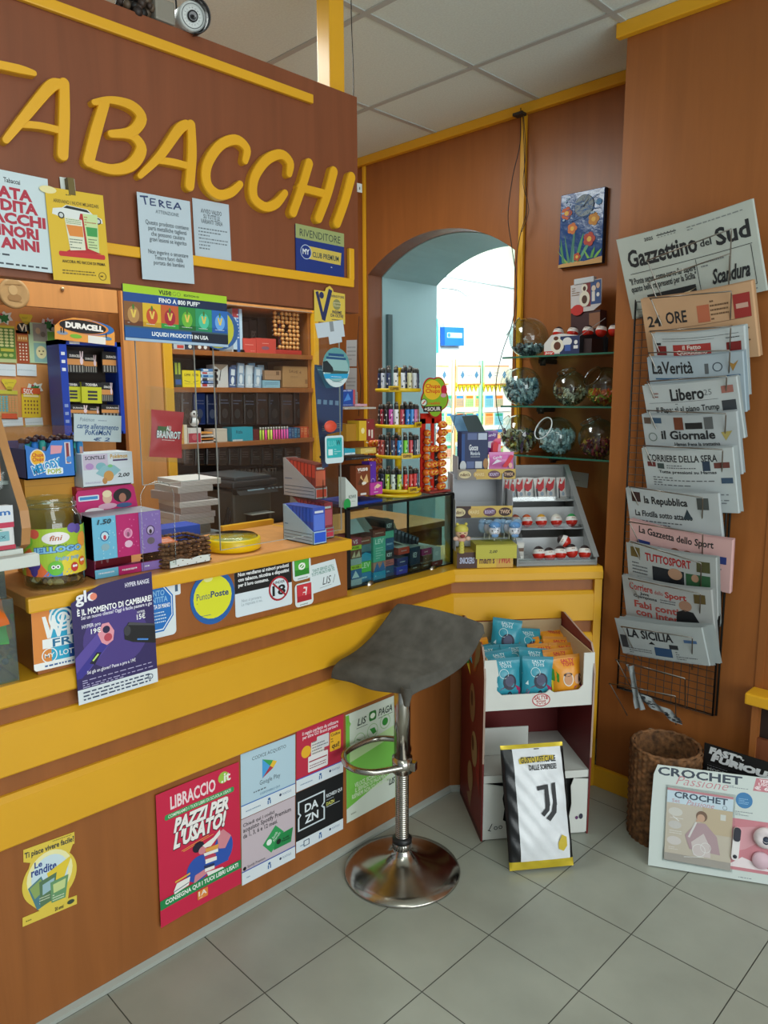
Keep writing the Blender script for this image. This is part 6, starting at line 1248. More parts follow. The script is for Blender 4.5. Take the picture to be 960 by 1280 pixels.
# stepped boxes at the left end
mu = pack('mustard_box', 'plain mustard yellow box under the blue melody pops box', 'box', PX(XL-.20), box4(33,597,95,672), .10, '#c88a1e', [('l',0,.93,1,.93,.008,'#a8721a')], ZW, side='#b07818')
mz = max((mu.matrix_world @ v.co).z for v in mu.data.vertices)
mp = root('lollipop_box', PX(XL-.17).mat(onx(34, 600, XL-.17)), 'blue melody pops lollipop box with clear lid on the mustard box', 'box')
ox = onx(34, 600, XL-.17); mp.matrix_world = PX(XL-.17).mat(Vector((XL-.17, ox.y, mz+.001)))
mwd = onx(95, 600, XL-.17).y-ox.y; mhh = .105
mb = MB(); mb.box(0,0,-.15,mwd,.004,0,'#2a6ac0'); mb.prism([(0,0),(mwd,0),(mwd,mhh*.93),(mwd*.55,mhh*.93),(mwd*.42,mhh*.68),(mwd*.28,mhh*.72),(mwd*.02,mhh*.85),(0,mhh*.85)],-.002,0,'#2a78cc'); mb.box(mwd-.002,0,-.15,mwd,mhh*.93,0,'#2a5aa8'); mb.box(0,0,-.15,.002,mhh*.75,0,'#1f4a8a'); mb.box(0,0,-.15,mwd,mhh*.9,-.148,'#24509a')
mb.printing(mwd, mhh, [('e',.24,.53,.155,'#e8e4d8',.21),('e',.24,.53,.135,'#f0b418',.185),('t','Chupa\nChups',.13,.42,.36,.65,'#c0281e',B),('t','MELODY',.10,.18,.72,.44,'#e8f2f8',{'b':.12,'rot':.26}),('t','MELODY',.11,.20,.71,.42,'#1a9ad8',{'b':.04,'rot':.26}),('p',rrect(.38,.10,.74,.26,.03),'#e8f2f8'),('t','POPS',.42,.12,.70,.24,'#a8b82a',BB),('p',[(.50,.60),(.72,.62),(.76,.80),(.52,.82)],'#e09aa8'),('r',.80,.34,.92,.88,'#d8d0d4'),('r',.83,.36,.89,.86,'#8a3038'),('e',.88,.45,.06,'#4a8ad0',.08)], None, .0003); q = mb.build('carton', mp)
mb = MB()
for a in ((0,mhh*.75,-.15,mwd,mhh*1.28,-.149),(0,mhh*.75,-.15,.001,mhh*1.28,0),(mwd-.001,mhh*.75,-.15,mwd,mhh*1.28,0),(0,mhh*1.27,-.15,mwd,mhh*1.28,-.05)): mb.box(*a, PLEX)
mb.build('clear_lid', mp)
n_ = 0
for r_ in range(2):
    for i in range(8):
        mb = MB(); mb.lathe([(0,0),(.0085,0),(.009,.003),(.009,.075),(.006,.082),(0,.083)], ['#2a8a98','#1f70c0','#2a9088','#2a80b8'][(i+r_)%4], None, 10); mb.box(-.004,.0088,.045,.004,.0095,.066,'#b88a80' if i % 3 else '#2a3a2a'); mb.lathe([(.0,.083),(.008,.084),(.009,.092),(.0,.097)], '#3a1a1e', None, 8)
        o = mb.build('melody_lollipop'); o.matrix_world = mp.matrix_world @ T(.016+.0195*i, .008+.004*((i*7)%3), -.03-.035*r_) @ R(-PI/2, 'X') @ R(PI, 'Z'); n_ += 1
        tag(o, 'teal or blue lollipop tube with dark cap standing in the melody pops box', 'lollipop', 'lollipop tubes in the melody pops box')
rb = pack('red_box', 'crimson red box under the card pack display', 'box', PX(XL-.17), box4(97,607,160,650), .10, '#a81c34', [('t','W i t',.15,.05,.55,.35,'#c88a90',IT)], ZW, side='#8a162a')
rz_ = max((rb.matrix_world @ v.co).z for v in rb.data.vertices)
cd = pack('card_game_box', 'white trading card pack box marked 2,00 on the red box', 'box', PX(XL-.15), box4(103,566,166,607), .09, '#cdd6dc', [
 ('r',0,0,.95,.03,'#1a1c20'),('r',.02,.52,.5,.98,'#c4b8cc'),('r',.52,.52,.98,.98,'#d0d8e0'),('t','SCINTILLE',.06,.82,.45,.93,'#2a3038',BB),('e',.14,.62,.08,'#b08ac0',.1),('e',.36,.60,.10,'#7ab0b8',.12),('t','Pokémon',.55,.82,.90,.95,'#c89a2a',BB),('r',.6,.74,.9,.79,'#4a3060'),('p',[(.25,.40),(.40,.62),(.62,.62),(.75,.45),(.6,.28),(.38,.28)],'#8ab8c0'),('e',.5,.30,.10,'#c8924a',.16),('e',.42,.16,.05,'#b8824a',.1),('e',.54,.6,.05,'#7ac080',.05),('x',.04,.1,.35,.16,2,'#9a8ab0'),('t','2,00',.68,.22,.92,.36,'#20242a',IT)], rz_+.001, side='#8a96a0')
cz = max((cd.matrix_world @ v.co).z for v in cd.data.vertices)
hc = pack('handwritten_card', 'white handwritten card about Pokémon stickers on top of card pack box', 'card', PX(XL-.16), ((94,517),(150,520),(153,553),(91,551)), .002, '#b9c8cc', [('t','Pokémon',.12,.74,.42,.88,'#6a7a8a',{'s':.2}),('x',.5,.74,.88,.84,1,'#8a98a8'),('t','carte allenamento',.06,.46,.94,.66,'#1f4a80',{'s':.3,'b':.015,'rot':-.02}),('t','PoKéMoN',.22,.24,.78,.44,'#1f4a80',{'s':.2,'b':.02}),('t','€ 2',.40,.02,.75,.16,'#1f4a80',{'s':.2,'b':.02})])
# doll surprise box
bx = XL-.055; dv = root('hair_accessory_display', PX(bx).mat(Vector((bx, onx(118, 705, bx).y, ZW))), 'blue, magenta and violet striped display box marked 1,50 on the worktop', 'display box')
dw = onx(202, 690, bx).y-onx(118, 705, bx).y; dh = onx(160, 642, bx).z-ZW
mb = MB(); cs3 = ['#6ab8d8','#b81468','#8a6ab8']
mb.box(0,0,-.11,dw,.003,0,'#8a1a50'); mb.box(0,0,-.003,dw,dh*.15,0,'#8a1a50'); mb.box(0,dh*.30,-.11,dw,dh,-.0,'#9a9aa4'); mb.box(0,0,-.11,.002,dh,0,'#7a1848')
pr = []
for i in range(3):
    a, b_ = i/3, (i+1)/3; pr += [('r',a,.30,b_,1,cs3[i]),('r',a,0,b_,.145,cs3[i]),('x',a+.05,.05,b_-.05,.11,1,'#e0e4ee'),('e',(a+b_)/2,.68,.065,['#2a6a9a','#e8a0c0','#4a2a6a'][i],.085),('e',(a+b_)/2,.68,.05,['#c8e0ec','#d080a8','#c8b0d8'][i],.068),('e',(a+b_)/2,.66,.022,['#c03a4a','#8a4a6a','#2a1a2a'][i],.04),('e',(a+b_)/2,.50,.06,['#8ab0bc','#e0b8d0','#6a5a6a'][i],.06)]
    for k in range(16): pr.append(('e',a+rs.uniform(.02,.31),rs.uniform(.33,.97),.010,['#9ad0e4','#d85a98','#a890cc'][i],.012))
pr += [('t','1.50',.06,.88,.26,.96,'#20303a',IT),('t','BARBIE',.42,.05,.62,.11,'#f0d0e0',BB) if False else ('x',.4,.05,.6,.1,1,'#f0d0e0')]
mb.printing(dw, dh, pr, None, .0003); mb.build('carton', dv)
mb = MB(); mb.prism([(0.01,dh*.7),(dw,dh*.7),(dw*.92,dh*1.34),(dw*.88,dh*1.40),(.08*dw,dh*1.36),(.05*dw,dh*1.30)],-.112,-.110,'#c01a68')
mb.printing(dw, dh, [('p',rrect(.08,1.18,.38,1.27,.02),'#d8e0ec'),('r',.10,1.20,.36,1.25,'#3a8ac8'),('e',.30,1.00,.14,'#e8e0e4',.05),('e',.50,1.20,.07,'#d8b49a',.10),('e',.50,1.27,.07,'#e8d8b0',.06),('e',.50,1.06,.14,'#d8a8c0',.05),('e',.73,1.22,.14,'#1c1418',.12),('e',.73,1.18,.055,'#a8705a',.08),('e',.75,1.05,.12,'#3a5a8a',.04),('x',.3,.93,.9,1.0,2,'#e8c0d8')], None, -.1095); q = mb.build('backboard', dv); q['label'] = 'pink raised backboard with two dolls printed on it'
# woven tray with a white label
wt = root('wicker_tray', PX(XL-.03).mat(Vector((XL-.03, onx(206, 700, XL-.03).y, ZW))), 'small brown wicker tray with white label strip on the worktop', 'tray')
tw = onx(262, 690, XL-.03).y-onx(206, 700, XL-.03).y; thh = .072
mb = MB(); WK2 = mat('#6e4a2e', .8, kind='wicker')
for (ax, az, bx_, bz) in ((0,0,tw,0),(0,-.13,tw,-.13),(0,0,0,-.13),(tw,0,tw,-.13)):
    L_ = math.hypot(bx_-ax, bz-az); nb = int(L_/.013)
    for i in range(nb):
        for j in range(6):
            t_ = (i+.5)/nb; X, Z = ax+(bx_-ax)*t_, az+(bz-az)*t_; mb.ball((X+.002*(-1)**j*(az!=bz or 1)*0, .006+.012*j, Z+.002*(-1)**(i+j)), .0085, WK2, None, 6, (1,.62,1) if az == bz else (1,.62,1))
mb.box(0,0,-.13,tw,.004,0,WK2); mb.build('tray_wall', wt)
mb = MB(); mb.prism([(.01,.002),(tw-.006,.004),(tw-.004,.022),(.75*tw,.024),(.5*tw,.019),(.3*tw,.024),(.01,.021)],.0085,.0095,'#d4dcdc'); q = mb.build('label_strip', wt); q['label'] = 'white label strip'
mb = MB(); pillow(mb, .06, .05, .012, mat('#c8602c',.4,kind='foil')); o = mb.build('snack_sachet'); o.matrix_world = wt.matrix_world @ T(.035,.062,-.04) @ RD(-80,'X'); tag(o, 'orange foil sachet lying in the wicker tray', 'sachet')
# blue papers tray behind
pack('blue_tray', 'flat blue plastic tray behind the wicker tray', 'tray', PX(-2.10), ((165,661),(250,661),(250,668),(165,668)), .09, '#1c48b0', [], ZW)
# change dish
cdp = onx(292, 676, XL-.13); c0 = root('change_dish', (XL-.135, cdp.y, ZW), 'round yellow change dish with a clear glass top on the worktop', 'dish')
mb = MB(); mb.lathe([(.001,0),(.082,0),(.086,.004),(.086,.034),(.082,.038),(.074,.036),(.072,.018),(.001,.018)], mat('#ecc512',.3), None, 48); mb.build('dish', c0)
mb = MB(); mb.lathe([(.001,.047),(.070,.045),(.078,.040),(.074,.037)], glass('#e8ecd0',1.5,.2,'dish_glass'), None, 48); mb.lathe([(.001,.020),(.07,.020)],'#c9c890',None,40)
for k in range(5): mb.tube([(-.06+.01*k,-.03+.012*k,.024+.003*k),(0,.0+.01*k,.026+.003*k),(.06-.01*k,-.02+.012*k,.024+.003*k)],.0012,'#e8ead8',None,5)
mb.build('clear_top', c0)
# wedge cartons of electronic cigarette refills
def wedge(name, lab, corner, wy, dx, hb, hf, lip, cols, card, n, plab, grp):
    """corner: front-left bottom corner; front faces +x, width wy along +y, depth dx backwards"""
    r_ = root(name, T(*corner), lab, 'display box')
    mb = MB(); c = card
    mb.box(-dx,0,0,0,wy,.002,c); mb.box(-.002,0,0,0,wy,lip,c); mb.box(-dx,0,0,-dx+.002,wy,hb,c)
    for y0 in (0, wy-.0015):
        V = [(-dx,y0,0),(0,y0,0),(0,y0,lip),(-dx+.012,y0,hb),(-dx,y0,hb)]; V2 = [(a,b_+.0015,z) for a,b_,z in V]
        mb.add(V+V2, [(0,1,2,3,4),(9,8,7,6,5)]+[(i,(i+1)%5,(i+1)%5+5,i+5) for i in range(5)], c)
    mb.printing(dx, hb, [('l',.04,.10+.09*k,.96,.10+.09*k,.012,'#5a6470') for k in range(3)]+[('t','BLU',.05,.42,.25,.50,'#2a5a8a',BB) if 0 else ('x',.06,.44,.3,.5,1,'#3a5a8a')], Matrix(((1,0,0,-dx),(0,0,-1,-.0002),(0,1,0,0),(0,0,0,1))), .0003)
    mb.box(.0002,.004,.006,.0006,wy-.004,lip-.004,cols[1]); mb.build('carton', r_)
    first = None
    for i in range(n):
        mb = MB(); t_ = dx/n*.82; hh = hf
        if first is None:
            mb.box(-t_,.0025,0,0,wy-.0025,hh,cols[0]); mb.box(.0001,.006,hh*.35,.0005,wy-.006,hh*.8,cols[2]); mb.box(.0002,.010,hh*.84,.0006,wy-.010,hh*.9,'#d8dce4'); mb.box(-t_,.0024,hh*.6,0,.0026,hh*.97,cols[1]); first = mb.build('refill_pack')
            o = first
        else: o = first.copy(); COL.objects.link(o)
        z = .003+ (hb-hf-.004)*(i/(n-1))*0.9+.001; o.matrix_world = T(corner[0]-.004-dx/n*i, corner[1], corner[2]+z)
        tag(o, plab, 'refill pack', grp)
    return r_
cb_ = onz(392, 681.6, ZW); wyy = onx(408.5, 678, cb_.x).y-cb_.y
wedge('refill_display', 'pale blue wedge display box of blue refills in front of the red ones', (cb_.x, cb_.y, ZW), wyy, .155, .118, .115, .042, ('#3a52b0','#2a5ad0','#5a7ad8'), '#a8c4dc', 9, 'blue refill pack in the pale blue wedge display', 'blue refill packs')
cb2 = Vector((XL-.045, 1.568, ZW)); 
wedge('refill_display', 'lower grey wedge display of pink red refills at the counter end', tuple(cb2), .052, .17, .13, .115, .036, ('#a83044','#d83a5a','#e0607a'), '#b0a8ac', 9, 'pink red refill pack in the lower wedge display', 'pink red refill packs')
wedge('refill_display', 'upper grey wedge display of orange red refills stacked at counter end', (cb2.x-.02, cb2.y-.01, ZW+.132), .052, .17, .13, .112, .036, ('#8a2a20','#d8402a','#e8684a'), '#b4aeb0', 9, 'orange red refill pack in the upper wedge display', 'orange red refill packs')
mb = MB(); 
for a in ((-.19,-.004,0,.012,-.001,.265),(-.19,.060,0,.012,.063,.24),(.009,-.004,0,.012,.063,.20)): mb.box(*a, PLEX)
o = mb.build('clear_holder'); o.location = tuple(cb2); tag(o, 'clear plastic holder around the stacked red refill displays', 'holder')
for i, (a, b_, t_) in enumerate(((176,232,600),)):
    mb = MB(); P_ = PX(XL-.02); M_, w_, h_ = fit(P_, (176,603),(214,600),(222,706),(178,712)); 
    mb.prism([(0,0),(w_,0),(w_,h_*.86),(w_*.85,h_*.96),(w_*.5,h_),(w_*.15,h_*.96),(0,h_*.86)],0,.002,PLEX); mb.tube([(0,0,.001),(0,h_*.86,.001),(w_*.15,h_*.96,.001),(w_*.5,h_,.001),(w_*.85,h_*.96,.001),(w_,h_*.86,.001),(w_,0,.001)],.0010,glass('#d0dcdc',2.5,.5,'plastic_edge'),None,5)
    o = mb.build('clear_divider'); o.matrix_world = M_; M2 = o.matrix_world; tag(o, 'empty clear plastic holder with arched top beside the striped box', 'holder')
# red pouch in clear wrap hanging on the screen
PB = PX(XL+.002); M_, w_, h_ = fit(PB, (186,513),(228,514),(223,573),(184,570)); rp = root('hanging_pouch', M_, 'red pouch reading ALI BRAINROT in clear wrap hung on the screen', 'pouch')
mb = MB(); pillow(mb, w_, h_, .018, mat('#a81c2c',.45,kind='foil'), T(w_/2,0,.012)); mb.build('pouch_body', rp)
mb = MB(); mb.printing(w_, h_, [('r',.16,.50,.50,.66,'#2a5a2a'),('t','ALI',.42,.58,.56,.68,'#e8e4e0',BB),('t','BRAINROT',.13,.40,.87,.58,'#1a2a3a',{'b':.10}),('t','BRAINROT',.14,.41,.86,.57,'#d8dcdc',{'b':.03}),('x',.3,.36,.7,.39,1,'#e8e4e0')], None, .0225); q = mb.build('printed_title', rp)
mb = MB(); mb.box(-.012,-.012,-.0,w_+.014,h_*1.48,.001,PLEX); mb.box(-.012,-.012,.026,w_+.014,h_*1.48,.027,glass('#fcfefe',.9,.03,'film_wrap')); q = mb.build('plastic_wrap', rp)
# ================================================================== glass showcase on the ledge
ZL = .9262; CX = XL-.055
g0 = onx(434, 742, CX); g1 = onx(565, 712, CX); gz = onx(433, 636, CX).z; GD = .245; GW = g1.y-g0.y; GH = gz-ZL
sc_ = root('glass_showcase', (CX, g0.y, ZL), 'glass showcase full of refill boxes on the lower ledge', 'showcase')
ED = mat('#14181a', .3); GP = glass('#e6f2ee', .8, .05, 'showcase_glass')
mb = MB(); mb.box(-.002,0,.0,.002,GW,GH,GP); mb.build('front_pane', sc_)
mb = MB(); mb.box(-GD,0,GH-.002,.002,GW,GH+.002,GP); mb.build('top_pane', sc_)
mb = MB(); mb.box(-GD,-.002,0,0,.002,GH,GP); mb.build('side_pane', sc_)
mb = MB(); mb.box(-GD,GW-.002,0,0,GW+.002,GH,GP); mb.build('side_pane', sc_)
mb = MB()
for a in ((-.004,-.004,0,.005,.014,GH),(-.004,GW-.008,0,.005,GW+.005,GH),(-.004,0,GH-.005,.005,GW,GH+.004),(-.004,0,0,.005,GW,.005),(-GD,-.004,0,-GD+.006,.004,GH),(-GD,GW-.004,0,-GD+.006,GW+.004,GH),(-GD,0,GH-.003,-GD+.005,GW,GH+.003),(-GD,0,0,0,GW,.003),(-GD,GW-.004,GH-.004,0,GW+.004,GH+.003)): mb.box(*a, ED)
mb.build('frame', sc_)
for px, py in ((463,732),(541,713)):
    mb = MB(); p = onx(px, py, CX+.004); mb.lathe([(0,.008),(.018,.006),(.020,.001),(.020,0)], CHROME, R(PI/2,'Y'), 24); mb.build('door_knob', sc_, T(.004, p.y-g0.y, p.z-ZL))
rs = random.Random(11)
def sbox(x, y, z, dx, dy, dz, col, lab, its=(), rot=0, top=None):
    mb = MB(); mb.box(-dx,0,0,0,dy,dz,col)
    if top: mb.box(-dx+.001,.001,dz,-.001,dy-.001,dz+.0005,top)
    mb.printing(dy, dz, list(its), Matrix(((0,0,1,0),(1,0,0,0),(0,1,0,0),(0,0,0,1))), .0002)
    o = mb.build('refill_box'); o.matrix_world = T(CX-.01-x, g0.y+y, ZL+.004+z) @ RD(rot); return tag(o, lab, 'refill box', 'refill boxes in the showcase')
L1 = lambda c: [('x',.15,.3,.85,.7,1,c)]
Y0 = .020
for i, (c, h_, its, nm) in enumerate((('#a9b8c8',.024,[],'grey'),('#2a6aa8',.034,[('p',[(.2,.1),(.5,.9),(.8,.1)],'#c8dce8')],'blue with white arrow'),('#b8d43a',.016,[('t','VUSE',.2,.25,.8,.75,'#3a5a1a',BB)],'lime'),('#a8b8b8',.024,[],'grey green'),('#7a4a34',.030,[('p',[(.2,.1),(.45,.9),(.5,.1),(.8,.9),(.9,.1)],'#d8c0a0')],'brown'),('#b8d43a',.016,[('t','VUSE',.2,.25,.8,.75,'#3a5a1a',BB)],'lime'),('#a83a54',.026,[('t','VS',.3,.2,.7,.8,'#e8c8d0',BB)],'crimson'))):
    z = sum([.024,.034,.016,.024,.030,.016,.026][:i]); sbox(.0, Y0, z, .11, .060, h_-.001, c, nm+' box in leftmost pile of the showcase, %s' % ['lowest','second','third','middle','fifth','sixth','topmost'][i], its)
for i, (c, h_, its, nm) in enumerate((('#2a88c0',.036,L1('#c8e4f0'),'sky blue'),('#5ac84a',.040,[('t','LEV',.1,.4,.9,.9,'#d8f0c8',BB)],'bright green'),('#3aa0c8',.034,[('p',[(0,.7),(.5,1),(1,.7),(1,1),(0,1)],'#2a4a6a')],'light blue'),('#5a7a88',.028,[],'slate'),('#8a4434',.026,L1('#d8b8a8'),'brown'))):
    z = sum([.036,.040,.034,.028,.026][:i]); sbox(.012, Y0+.063, z, .12, .055, h_-.001, c, nm+' box in second pile of the showcase, %s' % ['lowest','second','middle','fourth','topmost'][i], its)
for i, (c, h_, its, nm) in enumerate((('#2a9ac8',.030,L1('#d8ecf4'),'sky blue'),('#c88a78',.036,[('p',[(.0,0),(.3,1),(.5,.3),(.8,1),(1,0)],'#2a6ab0')],'peach and blue'),('#58b8a0',.092,[('t','LEV',.15,.72,.85,.92,'#d8f0e8',BB),('x',.2,.1,.8,.6,5,'#b8e0d4')],'tall mint'),('#7a3428',.028,L1('#c8a090'),'rust brown'))):
    z = sum([.030,.036,.092,.028][:i]); sbox(.004, Y0+.122, z, .12, .062, h_-.001, c, nm+' box in third pile of the showcase, %s' % ['lowest','second','third','topmost'][i], its)
for i, (c, h_, its, nm) in enumerate((('#1c4a78',.040,L1('#8ab0d0'),'navy'),('#c86a6a',.024,[('x',.1,.2,.9,.8,2,'#2a2a3a')],'salmon'),('#16202c',.036,[('t','KEY',.2,.3,.8,.7,'#d8dce0',BB)],'black KEY'),('#1f5a88',.045,L1('#9ac0dc'),'blue'),('#58b098',.026,[],'mint'),('#1a1e22',.040,[('t','KEY',.2,.3,.8,.7,'#b8bcc0',BB)],'black'))):
    z = sum([.040,.024,.036,.045,.026,.040][:i]); sbox(.01, Y0+.188, z, .12, .046, h_-.001, c, nm+' box in fourth pile of the showcase, %s' % ['lowest','second','third','fourth','fifth','topmost'][i], its)
for x, y, z, dx, dy, dz, c, nm, top in ((.0,.258,0,.14,.060,.030,'#2438b0','bright royal blue box at front bottom of the showcase','#7a8aa0'),(.0,.262,.032,.13,.058,.030,'#1f2c70','dark blue box on the royal blue one in the showcase','#5a6478'),(.0,.268,.075,.20,.060,.026,'#b83a28','orange red sloping carton in the showcase','#c8ccc8'),(0,.335,0,.14,.055,.024,'#181c20','black low box right of the blue ones in the showcase','#6a7478'),(.0,.332,.026,.12,.056,.066,'#16324a','tall dark blue refill box in the showcase','#8a9aa0'),(.0,.395,0,.16,.055,.022,'#1c1e20','black tray box front centre of the showcase','#a8b0b0'),(.0,.398,.052,.20,.058,.026,'#7a1a5a','magenta ended long carton in the showcase','#c8ccc6'),(.0,.46,.0,.12,.062,.018,'#6a1e2c','dark red low box at right end of the showcase','#8a8a8a'),(.0,.465,.020,.12,.045,.052,'#9aa4ac','grey rounded carton at right end of the showcase','#b8c0c4'),(.0,.405,.026,.16,.055,.024,'#3a3434','dark grey box under the magenta ended carton','#9a9a98')):
    sbox(x, y, z, dx, dy, dz, c, nm, [('t','KEY',.3,.4,.7,.7,'#c8ccd0',B)] if dz > .05 else [('x',.25,.35,.75,.65,1,'#c8ccd0')], 0, top)
for i in range(10):     # row of dark packs sloping down behind
    mb = MB(); mb.box(-.05,0,0,0,.016,.05,'#2a2e3c'); mb.box(.0,.002,.034,.0005,.014,.046,'#6a7080'); o = mb.build('refill_pack'); o.matrix_world = T(CX-.10, g0.y+.27+.021*i, ZL+.135-.0085*i) @ RD(-8,'X'); tag(o, 'dark navy pack in the sloping row at back of the showcase', 'refill pack', 'sloping dark packs in the showcase')
mb = MB(); mb.add([(-.16,.265,.13),(-.03,.265,.13),(-.03,.49,.045),(-.16,.49,.045),(-.16,.265,.126),(-.03,.265,.126),(-.03,.49,.041),(-.16,.49,.041)],[(0,1,2,3),(7,6,5,4),(0,4,5,1),(1,5,6,2),(2,6,7,3),(3,7,4,0)],'#a8a49c'); mb.box(-.15,.30,0,-.14,.31,.11,'#8a8680'); mb.box(-.15,.46,0,-.14,.47,.05,'#8a8680')
o = mb.build('sloping_tray'); o.location = (CX-.012, g0.y, ZL+.003); tag(o, 'pale sloping cardboard tray inside the showcase under dark packs', 'tray')
mb = MB(); mb.add([(0,0,0),(0,.075,0),(-.02,.05,.05),(-.03,.01,.045)],[(0,1,2,3)],'#aab4ba'); mb.add([(0,.075,0),(0,.13,-.01),(-.04,.11,.045),(-.02,.05,.05)],[(0,1,2,3)],'#8a8a88')
o = mb.build('carton_flap'); o.location = (CX-.03, g0.y+.04, ZL+.185); tag(o, 'open grey carton flaps on top of the left piles in showcase', 'carton')
mb = MB(); mb.ball((0,0,.10), .055, mat('#7a7454',.9,kind='cloth'), None, 16, (.8,1,1.0)); mb.ball((.02,.07,.04), .045, mat('#6a6446',.9,kind='cloth'), None, 14, (.7,1.2,.9)); mb.box(-.04,-.06,0,.03,.10,.04,mat('#5a5438',.9,kind='cloth'),bev=.015)
o = mb.build('olive_jacket'); o.location = (CX-.33, g0.y+.52, ZL-.0); tag(o, 'olive cloth bundle seen through right end of the showcase', 'jacket')
# ------------------------------------------------ goods on the showcase
ZS = ZL+GH+.003
def onS(name, lab, cat, x0, y0, x1, y1, x, d, col, its=(), base=ZS, side=None, g=None): return pack(name, lab, cat, PX(x), box4(x0, y0, x1, y1), d, col, its, base, g, side)
vb = [('t','vuse',.10,.82,.82,.93,'#e8e4e0',BB),('x',.12,.77,.7,.80,1,'#d8c0b0'),('p',[(.15,.4),(.35,.7),(.5,.5),(.75,.72),(.85,.45),(.5,.35)],'#d8b078'),('p',[(.1,.4),(.4,.35),(.5,.5),(.3,.6)],'#5a3018'),('e',.55,.42,.16,'#e8e0d4',.05),('r',.3,.03,.7,.10,'#d8d4d0')]
onS('blue_tray','dark blue tray carton under the brown vuse boxes on the showcase','carton',437,626,478,637,CX-.02,.16,'#12389a',[('r',.0,.75,1,1,'#0c2a70')])
zb = ZS+.030
onS('vuse_box','brown vuse box with coffee picture on the showcase','box',445,582,463,622,CX-.02,.03,'#7a3a1c',vb,zb,'#3a1c10')
for i in range(4): onS('vuse_box','brown vuse box behind in the row, %s from the front' % ['second','third','fourth','fifth'][i],'box',441-4*i,581,459-4*i,620,CX-.055-.03*i,.026,'#4a2614',[('r',.05,.55,.95,.9,'#6a3a20'),('r',.2,.1,.8,.4,'#8a4a24')],zb,'#2a140c','row of brown vuse boxes')
onS('violet_box','narrow violet box right of the brown vuse box','box',462,577,470,607,CX-.03,.04,'#5a2aa0',[('x',.2,.85,.8,.93,1,'#d8c8e8'),('o',.5,.35,.3,'#b8a0d8',.06),('x',.2,.1,.8,.2,1,'#d8c8e8')],zb+.01)
onS('pink_box','pink and magenta box right of the brown vuse box','box',463,603,478,622,CX-.015,.04,'#b83a98',[('p',[(.3,.6),(.6,.9),(.9,.7),(.6,.5)],'#e8c8a0'),('p',[(.3,.5),(.5,.7),(.4,.35)],'#e8a0c8'),('x',.3,.12,.9,.3,1,'#e8d0e0')],zb)
mb = MB(); p = onx(433, 632, CX-.005)
mb.prism([(0,0),(.055,0),(.055,.052),(.0,.105),(-.0,.1)],-.035,0,'#c9d2cc'); mb.printing(.055,.1,[('e',.12,.12,.3,'#1f9a4a',.2),('t','KIWI',.25,.30,.85,.42,'#5a6a64',B),('x',.45,.18,.8,.22,1,'#6a7a74')],None,.0002); mb.box(-.04,.0,-.035,-.001,.1,0,'#2a9a54') if False else None
o = mb.build('green_carton'); o.matrix_world = PX(CX-.0).mat(Vector((CX+.0, g0.y-.002, ZS))); tag(o, 'white and green slanted carton at left front of the showcase top', 'carton')
# shelf of stacked boxes rising behind
zk = zb+.125
onS('black_shelf','thin black carton lid lying above the brown vuse boxes','carton',432,571,470,578,CX-.06,.14,'#15171a',[('x',.2,.3,.8,.7,1,'#8a8e94')],zk)
zk += .022
onS('teal_box','small teal box on the black lid beside the screen','box',431,561,444,571,CX-.04,.08,'#2aa0b8',[('r',0,0,1,.3,'#d0e0e4'),('x',.5,.05,.9,.25,1,'#1a4a7a')],zk,'#2a6a80')
onS('cream_carton','yellow cream carton with hazelnut picture beside teal box','box',451,560,470,571,CX-.03,.05,'#d4b85e',[('x',.3,.3,.8,.7,2,'#f0e4b8')],zk)
onS('ochre_box','large ochre box open at top above the yellow carton','box',433,530,452,560,CX-.06,.10,'#a8781e',[('r',.82,0,1,1,'#d8a82a')],zk+.045,'#8a6018')
onS('yellow_box','narrow yellow box right of the large ochre box','box',449,526,458,557,CX-.045,.06,'#d8b02a',[('e',.5,.5,.25,'#f0e0a0',.15)],zk+.045)
onS('maroon_box','narrow maroon and pale box right of the narrow yellow box','box',458,524,468,557,CX-.045,.06,'#8a2c2c',[('r',.25,.2,.45,.5,'#e0d0c0'),('r',.6,.1,.8,.5,'#e0d0c0'),('x',.2,.8,.8,.9,1,'#e8d8c8')],zk+.045)
onS('vuse_go_box','blue vuse GO box with red edge above the ochre box','box',426,487,444,519,CX-.07,.03,'#1f4aa0',[('t','vuse GO',.05,.9,.75,.98,'#e0e4f0',BB),('p',[(.2,.3),(.5,.8),(.7,.4)],'#4a8ad8'),('r',.85,0,1,1,'#c05058'),('x',.1,.05,.8,.12,1,'#c8d4e8')],zk+.165)
onS('pink_carton','pale pink torn carton right of the vuse GO box','carton',444,505,459,518,CX-.06,.05,'#c898a8',[('e',.3,.95,.15,'#d8b0bc',.2),('x',.2,.1,.8,.3,1,'#f0e4e8')],zk+.165)
onS('thin_shelf','thin grey shelf board carrying the vuse GO box','shelf',431,517,470,524,CX-.05,.12,'#b8b4ac',[('x',.1,.2,.5,.7,1,'#4a3a2c')],zk+.155)
